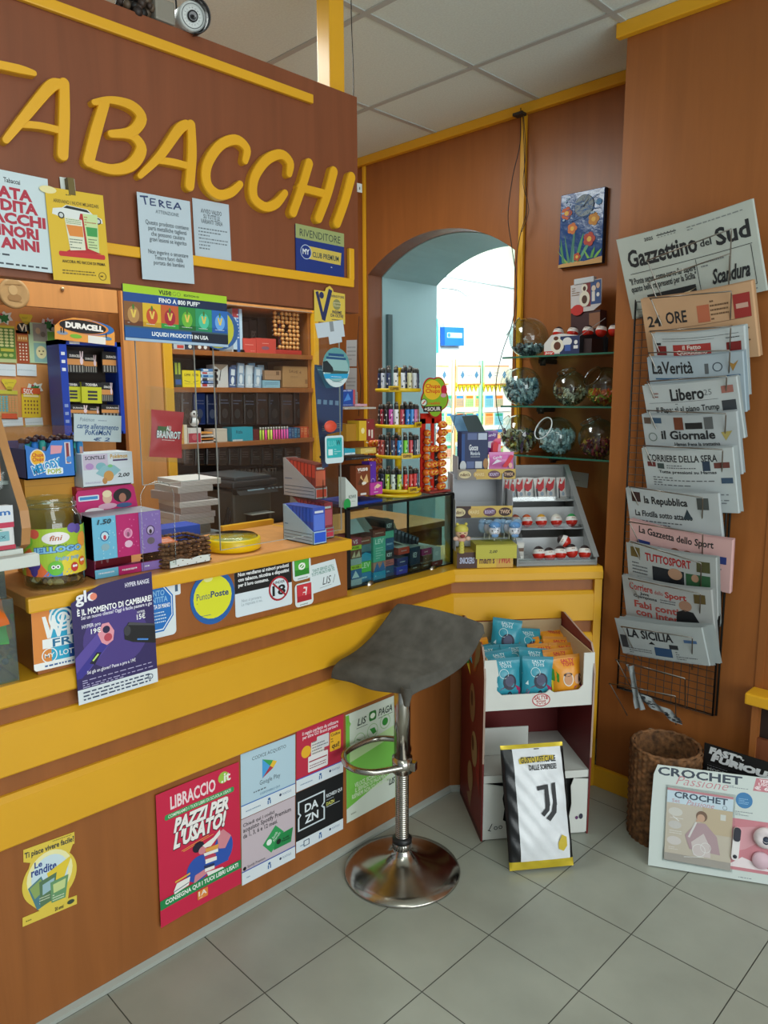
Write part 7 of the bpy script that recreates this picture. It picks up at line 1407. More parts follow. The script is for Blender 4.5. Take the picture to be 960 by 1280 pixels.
# ------------------------------------------------ lighter carousel
lp = onx(499, 620, CX-.10); LX = CX-.105; ly = lp.y
lt = root('lighter_carousel', (LX, ly, ZS), 'yellow four tier lighter stand on the showcase', 'stand')
YL2 = mat('#e0bc1c', .35); zz = [0, .0]; tiers = [onx(499, y_, LX+.08).z-ZS for y_ in (616, 573, 534, 488)]
mb = MB(); mb.lathe([(.001,0),(.088,0),(.090,.004),(.088,.010),(.001,.010)], YL2, None, 40); mb.build('base', lt)
mb = MB(); mb.lathe([(.001,.008),(.013,.008),(.013,tiers[3]+.06),(.001,tiers[3]+.06)], YL2, None, 16); mb.lathe([(.001,tiers[3]+.055),(.016,tiers[3]+.055),(.016,tiers[3]+.085),(.001,tiers[3]+.085)], YL2, None, 16); mb.build('pole', lt)
for i, z in enumerate(tiers):
    z = max(z, .014)
    mb = MB(); mb.lathe([(.001,z-.005),(.084,z-.005),(.087,z),(.087,z+.007),(.083,z+.008),(.081,z+.002),(.001,z+.002)], YL2, None, 40); mb.lathe([(.001,z+.002),(.028,z+.002),(.028,z+.012),(.001,z+.012)], YL2, None, 24); mb.build('tier', lt)
    an = math.radians([-20,-25,10,-55][i] if i else -8); mb = MB(); c_ = (.088*math.cos(an), .088*math.sin(an), z)
    mb.box(0,-.022,-.004,.002,.022,.016,YL2); mb.box(.002,-.019,-.001,.0026,.019,.013,'#c89a18'); mb.printing(.044,.02,[('t','CLIPPER',.14,.25,.86,.75,'#4a3a14',BB)],Matrix(((0,0,1,.0027),(1,0,0,-.022),(0,1,0,-.004),(0,0,0,1)))); q = mb.build('name_tag', lt, T(*c_)@R(an))
LC = [['#1c2c58','#c8ccd8','#26345c','#e0e0dc','#d8dce0','#d8d4a8','#c8ccd0','#1c2440'],['#3a3432','#a82c3c','#1c1c20','#c850a8','#e8e4e8','#b84050','#2a78c8','#3a8ad0','#c86a98','#8a5a4a'],['#b84a4a','#c0584c','#2a2a30','#3a4460','#2a88d0','#7ad03a','#c8404a','#2a3a4a','#b0b0b0'],['#1c2030','#26304a','#a8c43a','#c8d4c8','#b8d04a','#d8342a','#d03a2c','#c82a2a','#28304a']]
LC = [LC[3], LC[2], LC[1], LC[0]]
cl_mesh = {}
for i, z in enumerate(tiers):
    z = max(z, .014)+.0025
    for k, c in enumerate(LC[i] + LC[i][:4]):
        n = len(LC[i])
        an = math.radians(-118+ (150/(n-1))*k) if k < n else math.radians(-95+40*(k-n)); rr = .072 if k < n else .050
        if c not in cl_mesh:
            mb = MB(); mb.lathe([(0,0),(.0072,0),(.0075,.002),(.0075,.050),(.007,.052),(0,.052)], mat(c,.3), None, 12); mb.lathe([(0,.052),(.0068,.052),(.0068,.062),(.004,.064),(0,.064)], '#2a2826', None, 10); mb.box(-.0066,-.004,.052,-.0035,.004,.068,mat('#b8b4ac',.3,.8)); mb.lathe([(0,0),(.0035,0),(.0035,.006),(0,.006)],mat('#8a8680',.3,.9),T(.001,.003,.064)@R(PI/2,'X'),8)
            for q_ in range(5): a2 = q_*1.256; mb.box(.0074,-.002,.008+.008*q_,.0078,.002,.013+.008*q_,'#e8e4dc' if q_%2 else '#1a1a1c',R(a2*.3-.5))
            o = mb.build('lighter'); cl_mesh[c] = o.data
        else: o = bpy.data.objects.new('lighter', cl_mesh[c]); COL.objects.link(o)
        o.matrix_world = T(LX+rr*math.cos(an), ly+rr*math.sin(an), ZS+z) @ R(an) @ S(1.12,1.12,1.32 if k >= n else 1.18)
        tn = ['bottom','second lowest','second highest','top'][i]
        tag(o, 'slim lighter in the %s %s of the yellow stand' % ('inner ring on' if k >= n else 'outer row on', tn+' tier'), 'lighter', 'lighters on the %s tier %s' % (tn, 'inner ring' if k >= n else 'outer row'))
# ------------------------------------------------ lollipop stand with flower card
fx = CX-.06; fp = onx(541, 612, fx); fs = root('lollipop_stand', (fx, fp.y, ZS), 'red stand of orange lollipops under a green flower shaped Chupa Chups sign', 'stand')
zt1 = onx(541, 523, fx).z-ZS; RD_ = mat('#c02a1c', .4)
mb = MB(); mb.box(-.05,-.05,0,.03,.075,.008,'#a8443c',bev=.002); mb.build('base', fs)
mb = MB(); mb.box(-.014,-.062,.008,-.008,-.036,zt1,RD_); mb.box(-.014,.0,.008,-.008,.016,zt1,RD_); mb.box(-.014,-.062,zt1-.02,-.008,.06,zt1+.02,RD_); mb.box(-.014,.05,.008,-.010,.058,zt1,RD_); 
for k in range(6): mb.box(-.012,-.034,.02+.035*k,.002,-.004,.026+.035*k,'#9a9890')
mb.build('post', fs)
M_, w_, h_ = fit(PX(fx+.02), (524,468),(560,470),(561,523),(525,522)); mb = MB()
fo = [(.5+(.40+.09*abs(math.cos(2.5*a+.6)))*math.cos(a)*1.0, .5+(.42+.08*abs(math.cos(2.5*a+.6)))*math.sin(a)) for a in [2*PI*i/60 for i in range(60)]]
mb.prism([(x*w_, y*h_) for x, y in fo], 0, .003, '#a8281c'); sc2 = lambda k: [(.5+(x-.5)*k, .5+(y-.5)*k) for x, y in fo]
mb.printing(w_, h_, [('p',sc2(.93),'#8ab82c'),('e',.42,.66,.30,'#f0c02a',.23),('t','Chupa\nChups',.18,.56,.68,.80,'#d8341e',B),('c',.82,.66,.11,'#c8283c'),('e',.80,.53,.10,'#e0a0b0',.05),('t','Incredibly',.12,.30,.7,.38,'#d8541e',IT),('p',rrect(.10,.15,.74,.28,.03),'#2a1c18'),('t','+SOUR',.14,.17,.70,.26,'#f0e8e0',BB),('e',.12,.37,.12,'#2a6a3a',.09),('e',.12,.37,.09,'#e0e4d8',.07),('l',.07,.33,.17,.41,.03,'#c83a2a')], None, .003)
q = mb.build('flower_sign', fs); q.matrix_local = fs.matrix_world.inverted() @ M_; q['label'] = 'green and red flower shaped sign'
bp1 = None; k = 0
for r_ in range(9):
    for c_ in range(5):
        if c_ in (1, 2) and r_ in (0, 1, 4, 6, 7, 8): continue
        if c_ == 0 and r_ in (8,): continue
        yy = [-.048, -.030, -.002, .028, .050][c_]+.002*math.sin(r_*3); P_ = (.010+.006*(c_ % 2)+.004*math.cos(r_*2+c_), yy, .022+(zt1-.035)*r_/8.4)
        if bp1 is None:
            mb = MB(); mb.ball((0,0,0), .0145, mat('#d8661e',.3), None, 12); mb.lathe([(0,.0138),(.007,.0136),(.0095,.0112)], mat('#e8a83a',.35), R(PI/2,'Y'), 10); mb.box(.009,-.006,-.002,.0146,.006,.003,'#c82a2a'); mb.tube([(-.011,0,0),(-.028,0,-.006)],.0016,'#e0e0dc',None,5); bp1 = mb.build('lollipop', fs, T(*P_))
        else: o = bp1.copy(); COL.objects.link(o); o.parent = fs; o.matrix_local = T(*P_) @ R(.5*math.sin(k), 'X') @ R(.3*math.cos(k*2))
        k += 1
for r_ in range(5):
    for c_ in range(3):
        o = bp1.copy(); COL.objects.link(o); o.parent = fs; o.matrix_local = T(-.20, -.10-.02*c_, .055+.034*r_) @ R(r_, 'X')
# dark bag hanging at right side of stand
mb = MB(); pillow(mb, .05, .19, .04, mat('#231d1b',.35,kind='foil')); o = mb.build('dark_bag'); o.matrix_world = T(fx-.06, fp.y+.085, ZS-.02) @ RD(90) @ RD(90,'X'); tag(o, 'dark brown bag hanging between the lollipop stand and blue box', 'bag')

# ================================================================== the angled end of the counter
AD = Vector((_d.x, _d.y, 0)); AN = Vector((_n.x, _n.y, 0)); AP0 = Vector((CP[1][0], CP[1][1], ZL))
def PA(off): return Plane(AP0+AN*off, AD, (0,0,1))       # off > 0 towards the customer
def onA(name, lab, cat, x0, y0, x1, y1, off, d, col, its=(), base=None, g=None, side=None, soft=0): return pack(name, lab, cat, PA(off), box4(x0,y0,x1,y1), d, col, its, base, g, side, soft=soft)
P0 = PA(.0); u0 = P0.uv(571, 712)[0]; u1 = P0.uv(641, 713)[0]; AW = u1-u0
CM_ = P0.mat(P0.p+P0.r*u0); cs_ = root('chocolate_bar_stand', CM_, 'three tier grey and yellow chocolate bar stand on the angled counter', 'stand')
hb_ = P0.uv(600, 690)[1]; GY = mat('#a9abb0', .5); SN = '#4a2c26'; YW = '#d8b84a'
mb = MB(); mb.box(0,0,-.28,AW,hb_,0,YW); mb.printing(AW,hb_,[('r',0,0,.36,1,SN),('r',.36,0,.70,1,'#d8b43a'),('r',.7,0,1,1,'#d0a24a'),('t','SNICKERS',.05,.28,.31,.68,'#b8c0dc',BB),('t',"m&m's",.40,.25,.67,.72,'#5a3424',BB),('t','TWIX',.74,.25,.97,.72,'#c03a2a',{'b':.04,'s':.3})]); q = mb.build('bottom_box', cs_); q['label'] = 'bottom box reading SNICKERS m&m\'s TWIX'
P1 = PA(-.09); z1a = P1.uv(600, 672)[1]; z1b = P1.uv(600, 636)[1]
mb = MB(); mb.box(0,0.001,-.28,AW,.003,-.1,GY); mb.box(-.003,hb_,-.28,0,z1a*1.0+.16,-.03,GY); mb.box(0,z1a-.035,-.092,AW,z1a,-.09,GY); mb.box(0,hb_,-.2,AW,z1a-.03,-.19,GY); mb.box(0,z1a-.034,-.28,AW,z1a-.03,-.09,'#c4c6ca'); mb.box(0,z1a-.03,-.28,AW,z1a+.12,-.277,'#bfc1c6')
zu_ = PA(-.19).uv(600, 592)[1]; mb.box(.01,z1a,-.29,AW,zu_,-.285,'#b4b6bb'); mb.box(.01,z1a,-.285,.014,zu_,-.16,GY); mb.box(AW-.004,z1a,-.285,AW,zu_,-.18,GY); mb.build('grey_body', cs_)
def lozenges(w, h, cols): 
    its = []
    for i, (c, t_, tc_) in enumerate(cols): its += [('e',(i+.5)/len(cols),.5,.42/len(cols),c,.36),('t',t_,(i+.18)/len(cols),.34,(i+.82)/len(cols),.66,tc_,BB)]
    return its
for off, ya_, yb_, x0_, x1_, nm, lab in ((-.095,632,648,564,641,'middle_lip','middle yellow lip with oval chocolate logos'),(-.19,586,600,572,645,'upper_lip','upper yellow lip with oval chocolate logos')):
    Pq = PA(off); a = Pq.uv(x0_, yb_); b_ = Pq.uv(x1_, ya_); mb = MB(); w2, h2 = b_[0]-a[0], b_[1]-a[1]
    mb.box(0,0,-.002,w2,h2,0,'#d0ae56'); mb.printing(w2,h2,[('r',0,0,.32,1,'#3a201c' if nm[0]=='m' else '#8a8078')]+lozenges(w2,h2,[('#d8c89a','m&m\'s','#6a4a34'),('#c9a458','MARS','#e0c890'),('#6a4050','BOUNTY','#c8b8dc'),('#3a1c14','TWIX','#d8b090')])); mb.box(0,0,-.12,w2,.002,0,'#b9bbc0'); mb.box(0,0,-.12,.002,h2*2.2,0,GY); mb.box(w2-.002,0,-.12,w2,h2*2.2,0,GY)
    q = mb.build(nm, cs_); q.matrix_local = CM_.inverted() @ Pq.mat(Pq.p+Pq.r*a[0]+Pq.u*a[1]); q['label'] = lab
ztop = PA(-.19).uv(600, 590)[1]+ZL
onA('mint_box','blue almond sweet box with white labels on top of chocolate stand','box',577,540,610,586,-.21,.10,'#1c2c58',[('r',.0,0,.12,.95,'#1f4a8a'),('r',.22,.80,.58,.97,'#5a6a98'),('r',.62,.80,.95,.97,'#b8c4d8'),('t','Gocce',.28,.52,.62,.68,'#e0e4ec',BB),('t','Mandorla',.34,.40,.70,.50,'#d0d8e4',B),('x',.35,.34,.7,.38,1,'#c0c8d4'),('r',.2,.06,.48,.24,'#5a6a98'),('r',.52,.06,.78,.24,'#c8ccd4'),('e',.92,.18,.10,'#a87a48',.14),('e',.06,.12,.12,'#c8ccd0',.14)],ztop+.004,side='#16224a')
zc_ = ztop+.004+PA(-.21).uv(593,540)[1]-PA(-.21).uv(593,586)[1]
Pq = PA(-.21); mb = MB(); a = Pq.uv(577, 540)[0]; b_ = Pq.uv(608,540)[0]; ww = b_-a
mb.add([(0,0,-.09),(ww,0,-.09),(ww*.8,.075,-.12),(-.03,.075,-.12)],[(0,1,2,3)],'#6a9ac0'); mb.add([(.03,0,-.0),(ww,.0,-.0),(ww*.72,.075,-.05),(-.0+.01,.07,-.05)],[(0,1,2,3)],'#2c3a3c'); mb.printing(1,1,[('x',.04,.02,.09,.05,2,'#a8b8bc')],Matrix(((1,0,0,0),(0,.8,0,0),(0,-.6,1,-.012),(0,0,0,1)))); mb.tube([(-.02,.0,-.1),(-.01,.07,-.1),(.03,.08,-.1),(.05,.05,-.1)],.0015,'#1c2022',None,5)
o = mb.build('box_lid'); o.matrix_world = Pq.mat(Pq.p+Pq.r*a+Pq.u*(zc_-ZL)); tag(o, 'open dark lid of the blue almond box with a thin wire loop', 'lid')
def sweetbag(lab, x0, y0, x1, y1, off, col, its, base=None):
    Pq = PA(off); M_, w_, h_ = fit(Pq, *box4(x0,y0,x1,y1)); mb = MB(); pillow(mb, w_, h_, .02, mat(col,.3,kind='foil'), T(w_/2,0,0)); mb.printing(w_, h_, its, None, .0112); o = mb.build('sweet_bag'); o.matrix_world = M_; return tag(o, lab, 'sweet bag', 'pink sweet bags beside the almond box')
sweetbag('violet CANDY bag standing tallest beside the almond box',604,538,622,568,-.24,'#7a4a9a',[('p',[(.0,.7),(.3,.95),(.95,.9),(.9,.7),(.5,.5)],'#6a3a8a'),('t','Candy',.15,.72,.85,.88,'#e0d8ec',{'b':.02,'rot':.15}),('e',.5,.42,.3,'#d0c8d8',.14)])
sweetbag('red and pink sweet bag between violet bag and jar',613,548,626,580,-.23,'#d83a6a',[('e',.45,.6,.3,'#d82a3a',.28),('e',.8,.5,.15,'#e8a0c0',.3)])
sweetbag('pink sweet bag with red tongue print at front beside almond box',611,565,642,587,-.20,'#d070b0',[('t','Candy',.14,.60,.52,.80,'#f0e8f4',{'b':.03,'rot':.2}),('p',[(.52,.2),(.85,.85),(.98,.8),(.8,.3),(.65,.12)],'#d8283c'),('p',[(.1,.3),(.3,.6),(.5,.5)],'#e8e4f0'),('e',.85,.25,.08,'#e8b0a0',.15)])
# lime box with lollipop bunches and doll topper lollipop
onA('lime_box','lime green box marked 2,00 in front of the chocolate stand','box',595,681,646,700,.018,.16,'#bdb53e',[('t','2,00',.32,.38,.52,.62,'#2a2c1c',IT),('l',0,.95,1,.95,.006,'#8a8430')],ZL+hb_*.62,side='#a8a034')
zlime = ZL+hb_*.62+PA(.018).uv(620,681)[1]-PA(.018).uv(620,700)[1]
for nm, cx_, x0_ in (('left',616,600),('right',641,626)):
    Pq = PA(-.03); r_ = root('lollipop_bunch', Pq.mat(Pq.at(cx_, 664)), '%s bunch of blue and white wrapped character lollipops on the lime box' % nm, 'lollipops', 'wrapped lollipop bunches')
    c0_ = Pq.at(cx_, 664); zoff = (zlime-c0_.z)
    for j in range(4):
        mb = MB(); X, Z = -.024+.016*j, -.045+.02*(j % 3); mb.tube([(X,zoff+.002,Z),(X*.9,.0,Z)],.0022,'#d8d4c8',None,6); mb.build('stick', r_)
        mb = MB(); mb.ball((X*1.2,.010,Z), .021, mat(['#9ab4d0','#c8c4d0','#8aa8d0','#b0b8cc'][j],.4), None, 14, (1,1.25,.7)); mb.ball((X*1.2,.030,Z), .017, '#94b4d4', None, 12, (1.1,.7,.8)); mb.build('lollipop_head', r_)
    mb = MB(); mb.ball((.004,.004,.012), .024, '#cfcad0', None, 14, (1,.9,.6)); mb.ball((.004,-.014,.020), .012, '#7aa0d0', None, 10, (1.3,.7,.5)); mb.ball((.004,.026,.012), .024, '#5a90c8', None, 14, (1,.6,.7))
    for sx2 in (-.008,.014): mb.ball((sx2,.006,.0255), .003, '#2a2a34', None, 8)
    mb.box(.002,-.004,.026,.006,-.002,.027,'#a84a5a'); q = mb.build('front_head', r_); q['label'] = 'front lollipop with blue cap and small eyes'
    mb = MB(); pillow(mb, .085, .10, .085, glass('#f8fcfd',1.2,.06,'cellophane'), T(0,-.042,-.012), .004); mb.build('clear_wrap', r_)
Pq = PA(.012); dl = root('doll_topper', Pq.mat(Pq.at(577, 672)), 'candy wand with a crying child head in pale yellow bear hood', 'toy')
d0 = Pq.at(577, 672); zb_ = (ZL+hb_)-d0.z; YB_ = mat('#cfc45a', .5)
mb = MB(); mb.lathe([(.001,0),(.0105,0),(.0115,.004),(.0100,.045),(.012,.05),(.012,.058),(.001,.058)], YB_, T(0,zb_,0)@R(-PI/2,'X')@S(1,1,1), 20)
for j in range(9): mb.ball((.0105*math.sin(j*2.1), zb_+.008+.004*j, .0105*math.cos(j*1.3*0+.3*math.sin(j))), .0014, '#2a2618', None, 6)
mb.build('handle', dl)
yb0 = zb_+.058
mb = MB(); mb.ball((0,yb0+.022,0), .023, '#d8b090', None, 20, (1.05,.95,.9)); q=mb.build('face', dl)
mb = MB(); mb.ball((0,yb0+.034,-.003), .0245, YB_, None, 20, (1.08,.85,.98)); mb.ball((-.017,yb0+.055,-.002), .0065, YB_, None, 10); mb.ball((.017,yb0+.055,-.002), .0065, YB_, None, 10); mb.build('hood', dl)
mb = MB(); mb.ball((0,yb0+.012,.0195), .0085, '#8a2024', None, 12, (1.2,.9,.4)); mb.ball((-.009,yb0+.0235,.020),.003,'#4a2a1c',None,8,(1.4,.5,.5)); mb.ball((.009,yb0+.0235,.020),.003,'#4a2a1c',None,8,(1.4,.5,.5)); mb.build('mouth_and_eyes', dl)
mb = MB(); mb.ball((-.024,yb0+.0,.006),.009,'#dcb49c',None,10,(1.2,1,.7)); mb.ball((.024,yb0+.0,.006),.009,'#dcb49c',None,10,(1.2,1,.7)); mb.ball((0,yb0-.004,.002),.014,'#d8a898',None,12,(1.2,.8,.8)); mb.build('hands', dl)
# grey slanted egg and bar dispenser
Pb = PA(-.005); a = Pb.uv(646, 711); b_ = Pb.uv(746, 708); EW = b_[0]-a[0]; EM = Pb.mat(Pb.p+Pb.r*a[0]); ed = root('egg_dispenser', EM, 'slanted grey dispenser of chocolate eggs and bars at the right counter end', 'dispenser')
GR2 = mat('#8a8c8c', .4); GL = mat('#c4c6c8', .5); EH = PA(-.26).uv(700, 586)[1]; ED2 = .40
def espt(t, lift=0): return (t*ED2, .035+ (EH-.035)*t+lift)
mb = MB()
for x_ in (0, EW-.006):
    V = [(x_,0,.0),(x_,.035,.0),(x_,EH,-ED2),(x_,0,-ED2)]; V2 = [(x+.006,y,z) for x,y,z in V]
    mb.add(V+V2,[(0,1,2,3),(7,6,5,4)]+[(i,(i+1)%4,(i+1)%4+4,i+4) for i in range(4)],GR2)
mb.build('side_wall', ed)
mb = MB(); mb.box(0,0,-.012,EW,.022,.0,GR2,bev=.003); mb.add([(-.004,.034,.004),(.014,.034,.004),(.014,EH+.004,-ED2),(-.004,EH+.004,-ED2)],[(0,1,2,3)],GR2); mb.add([(EW-.016,.034,.004),(EW+.006,.034,.004),(EW+.006,EH+.004,-ED2),(EW-.016,EH+.004,-ED2)],[(0,1,2,3)],GR2); mb.box(0,EH-.01,-ED2-.01,EW,EH+.004,-ED2+.004,GR2); mb.box(0,0,-ED2-.004,EW,EH,-ED2,GR2); mb.build('frame', ed)
HM = PA(-.15).uv(690, 662)[1]; HT = PA(-.28).uv(680, 627)[1]; sh = [(.012,0,-.145),(HM,-.15,-.275),(HT,-.28,-ED2)]
for y_, za, zb2 in sh: mb = MB(); mb.box(.006,y_,zb2,EW-.006,y_+.003,za,GL); mb.box(.006,y_,zb2,EW-.006,y_+.075,zb2+.002,GL); mb.box(.006,y_,za-.002,EW-.006,y_+.020,za,glass('#f0f4f4',2,.1,'clear_lip')); mb.build('shelf', ed)
def egg(parentM, P_, r_, lab, grp, face=0, tilt=0, hat='#2a1c1c'):
    mb = MB(); er = mat('#c0281c', .25)
    prof = [(.0001,-1.0),(.45,-.90),(.78,-.62),(.96,-.25),(1,.05)]
    mb.lathe([(a*r_, b2*r_) for a, b2 in prof], er, R(-PI/2,'X'), 18)
    mb.lathe([(a*r_, b2*r_) for a, b2 in [(1,.05),(.95,.38),(.80,.75)]], '#d8d4d0', R(-PI/2,'X'), 18); mb.lathe([(a*r_, b2*r_) for a, b2 in [(.80,.75),(.55,1.08),(.28,1.24),(.0001,1.30)]], hat, R(-PI/2,'X'), 18)
    mb.ball((0,.42*r_,.70*r_), r_*.42, '#d8c8bc', None, 10, (1.1,.9,.6)); mb.ball((-.12*r_,.5*r_,.94*r_), r_*.07,'#1a1a1a',None,6); mb.ball((.14*r_,.5*r_,.94*r_), r_*.07,'#1a1a1a',None,6)
    o = mb.build('chocolate_egg'); o.matrix_world = parentM @ T(*P_) @ RD(face,'Y') @ RD(tilt,'Z') @ RD(-15,'X'); return tag(o, lab, 'chocolate egg', grp)
for i, xx in enumerate((.12,.27,.46,.66,.86)): egg(EM, (EW*xx,HM+.028,-.185), .024, 'chocolate egg on the middle shelf of grey dispenser, %s from left' % ['first','second','third','fourth','last'][i], 'eggs on the middle dispenser shelf', hat=['#a84a34','#d8602a','#d09a2a','#c8c4b8','#2a8a4a'][i])
for i, (xx, yy, zz_) in enumerate(((.30,0,-.035),(.43,-.004,-.03),(.57,0,-.035),(.72,.004,-.04),(.88,.0,-.035),(.66,.032,-.07))): egg(EM, (EW*xx,.015+.026+yy*1.3,zz_), .025, ['leftmost egg on bottom shelf of grey dispenser','second egg from left on the bottom dispenser shelf','middle egg on the bottom dispenser shelf','fourth egg from left on the bottom dispenser shelf','rightmost egg on the bottom dispenser shelf','egg lying above the others on the bottom dispenser shelf'][i], 'eggs on the bottom dispenser shelf', tilt=[0,4,-3,5,-4,60][i])
for i, (xx, w_) in enumerate(((.02,.03),(.09,.035),(.20,.045),(.31,.05),(.50,.05),(.62,.05),(.80,.04))):
    mb = MB(); hh = .095; pillow(mb, w_, hh, .012, mat('#cfcdca',.35,kind='foil')); mb.printing(w_, hh, [('p',[(.1,.55),(.4,.98),(.55,.7),(.9,.95),(.8,.5),(.5,.35),(.2,.4)],'#b8242c'),('e',.45,.75,.14,'#e0d8d4',.06),('e',.6,.25,.15,'#8a9aa8',.10),('r',.1,.05,.25,.5,'#3a3a40')], T(-w_/2,0,0), .0065)
    o = mb.build('chocolate_bar'); o.matrix_world = EM @ T(.02+EW*xx*.95+.012, HT+.004, -.315-.008*(i%2)) @ RD([3,-6,4,-3,5,-4,2][i]) @ RD(-12,'X'); tag(o, 'red and white wrapped chocolate bar on top dispenser shelf, %s from left' % ['first','second','third','fourth','fifth','sixth','last'][i], 'chocolate bar', 'bars on the top dispenser shelf')
mb = MB(); pillow(mb, .03, .07, .012, mat('#c8c4bc',.4,kind='foil')); mb.printing(.03,.07,[('r',.1,.5,.9,.7,'#6a4a34'),('r',.2,.05,.8,.25,'#e0dcd4')],T(-.015,0,0),.0065); o = mb.build('small_packet'); o.matrix_world = EM @ T(.026,.016,-.05); tag(o, 'small pale packet at the left of bottom dispenser shelf', 'packet')
sheet('paper_note', 'white paper note on the wood wall right of the dispenser', 'note', PY(YB-.002), ((709,588),(736,592),(734,611),(709,605)), '#a9aeb0', [('x',.2,.3,.6,.7,2,'#8a9094')], thick=.001)
# ================================================================== glass shelves with jars in the corner niche
rs = random.Random(21)
GS = glass('#c9e6dc', 1.3, .1, 'shelf_glass'); GE = mat('#2f6a58', .2)
YSF = 2.80; XSR = -1.22
def shelf_z(px, py): return ony(px, py, YSF).z
SHZ = [shelf_z(690,443.5), shelf_z(690,507.5), shelf_z(690,571)]
SHX = [ony(628,446,YSF).x, ony(626,507,YSF).x, ony(641,569,YSF).x]
for i, (z, x) in enumerate(zip(SHZ, SHX)):
    r_ = root('glass_shelf', (x, YSF, z), '%s glass shelf in the corner niche' % ['top','middle','bottom'][i], 'shelf', 'glass shelves in the niche')
    mb = MB(); mb.box(0,.002,-.007,XSR-x,YB-YSF-.002,0,GS); mb.build('glass_plate', r_)
    mb = MB(); mb.box(0,0,-.0072,XSR-x,.002,.0002,GE); mb.box(-.001,0,-.0072,.001,YB-YSF-.002,.0002,GE); mb.build('glass_edge', r_)
    mb = MB(); mb.box(.11,.12,-.03,.15,YB-YSF-.001,-.008,mat('#35302b',.4,.6),bev=.006); mb.lathe([(0,0),(.014,0),(.014,.03),(0,.03)],mat('#35302b',.4,.6),T(.13,.13,-.038),14); mb.build('bracket', r_)
def jar(i, px, py, r, mdir, lab, cols, fill, seed, rim=None, mr=.52):
    """ball jar whose body shows at px,py; mdir = direction of its mouth"""
    z = SHZ[i]; y = YSF+.095; c = ony(px, py, y); c.z = z+.0015+r*.96
    m = Vector(mdir).normalized(); MM = T(*c) @ m.to_track_quat('Z','Y').to_matrix().to_4x4()
    r_ = root('sweet_jar', MM, lab, 'jar')
    a = math.asin(mr); prof = [(r*math.sin(PI-t), r*math.cos(PI-t)) for t in [k*(PI-a)/22 for k in range(23)]]
    prof[0] = (.0005, -r); pr_ = r*mr; zt_ = prof[-1][1]
    prof += [(pr_*.97, zt_+.004), (pr_*1.04, zt_+.010), (pr_*1.06, zt_+.013), (pr_*1.0, zt_+.015)]
    mb = MB(); mb.lathe(prof, JAR, None, 40); 
    # flattened seat under the jar
    mb.build('jar_body', r_)
    mb = MB(); mb.tube([(pr_*1.04*math.cos(2*PI*k/36), pr_*1.04*math.sin(2*PI*k/36), zt_+.013) for k in range(36)], .0028 if rim else .0016, mat('#dfe6e8',.3) if rim else glass('#eef6f6',2.5,.4,'jar_rim'), None, 6, True); q = mb.build('jar_rim', r_)
    if rim: q['label'] = 'white plastic rim'
    mb = MB(); R_ = random.Random(seed); n = 0; 
    while n < 230:
        v = Vector((R_.uniform(-1,1), R_.uniform(-1,1), R_.uniform(-1, fill)))
        if not (.60 < v.length < .88 or (v.length < .88 and v.z > fill-.25)): continue
        n += 1; col = R_.choice(cols); MX = T(c.x+v.x*r, c.y+v.y*r, c.z+v.z*r) @ Euler((R_.uniform(0,6),R_.uniform(0,6),R_.uniform(0,6))).to_matrix().to_4x4(); s_ = r*.098
        mt = mat(col, .4, kind='foil')
        mb.box(-s_,-s_*.6,-s_*.5,s_,s_*.6,s_*.5,mt,MX); mb.add([(-s_,-s_*.2,0),(-s_*2,-s_*.7,s_*.3),(-s_*2,s_*.7,-s_*.3),(-s_,s_*.2,0)],[(0,1,2,3)],mt,MX); mb.add([(s_,-s_*.2,0),(s_*2,-s_*.7,s_*.3),(s_*2,s_*.7,-s_*.3),(s_,s_*.2,0)],[(0,1,2,3)],mt,MX)
    o = mb.build('wrapped_sweets'); tag(o, 'heap of wrapped sweets inside: '+lab, 'sweets', kind='stuff')
BLUS = ['#9fb8c0','#c4d4d8','#6a8a98','#3f5a68','#b4c8cc']; DKS = ['#2a2e34','#8a9aa0','#b8c4c8','#4a5258']; MIX = ['#b8a84a','#8a6a3a','#6a4a6a','#c8c0a0','#4a5a3a','#d8d0b8','#3a2a2a']; CHO = ['#c8b890','#5a3a24','#e0d8c0','#3a2418','#8a6a44']; REDS = ['#7a2030','#a83040','#5a1a24','#c8a040']; ORS = ['#d86a1c','#a8b83a','#c84a1c','#e0a03a']
jar(0, 661, 416, .088, (-.62,-.45,.55), 'nearly empty clear ball jar at left end of the top glass shelf', DKS, -.45, 1)
jar(1, 653, 483, .088, (-.85,-.2,.42), 'clear ball jar of pale blue wrapped sweets at left of middle shelf', BLUS, .35, 2)
jar(1, 713, 486, .076, (-.35,.1,.9), 'smaller clear ball jar of brown and cream sweets on the middle shelf', CHO, .0, 3)
jar(1, 757, 484, .082, (-.3,-.75,.5), 'clear ball jar of orange sweets half hidden by the pillar on middle shelf', ORS, -.25, 4)
jar(2, 650, 545, .090, (-.85,-.2,.42), 'clear ball jar of mixed gold and dark sweets at left of bottom shelf', MIX, .15, 5)
jar(2, 696, 546, .086, (-.30,-.80,.42), 'clear ball jar with white rim full of pale mint sweets on bottom shelf', ['#b8ccd0','#d4e2e2','#8aa8b0','#a0bcc0'], .25, 6, rim=1, mr=.58)
jar(2, 748, 547, .084, (-.45,.0,.85), 'clear ball jar of dark red sweets at right of the bottom shelf', REDS, -.1, 7)
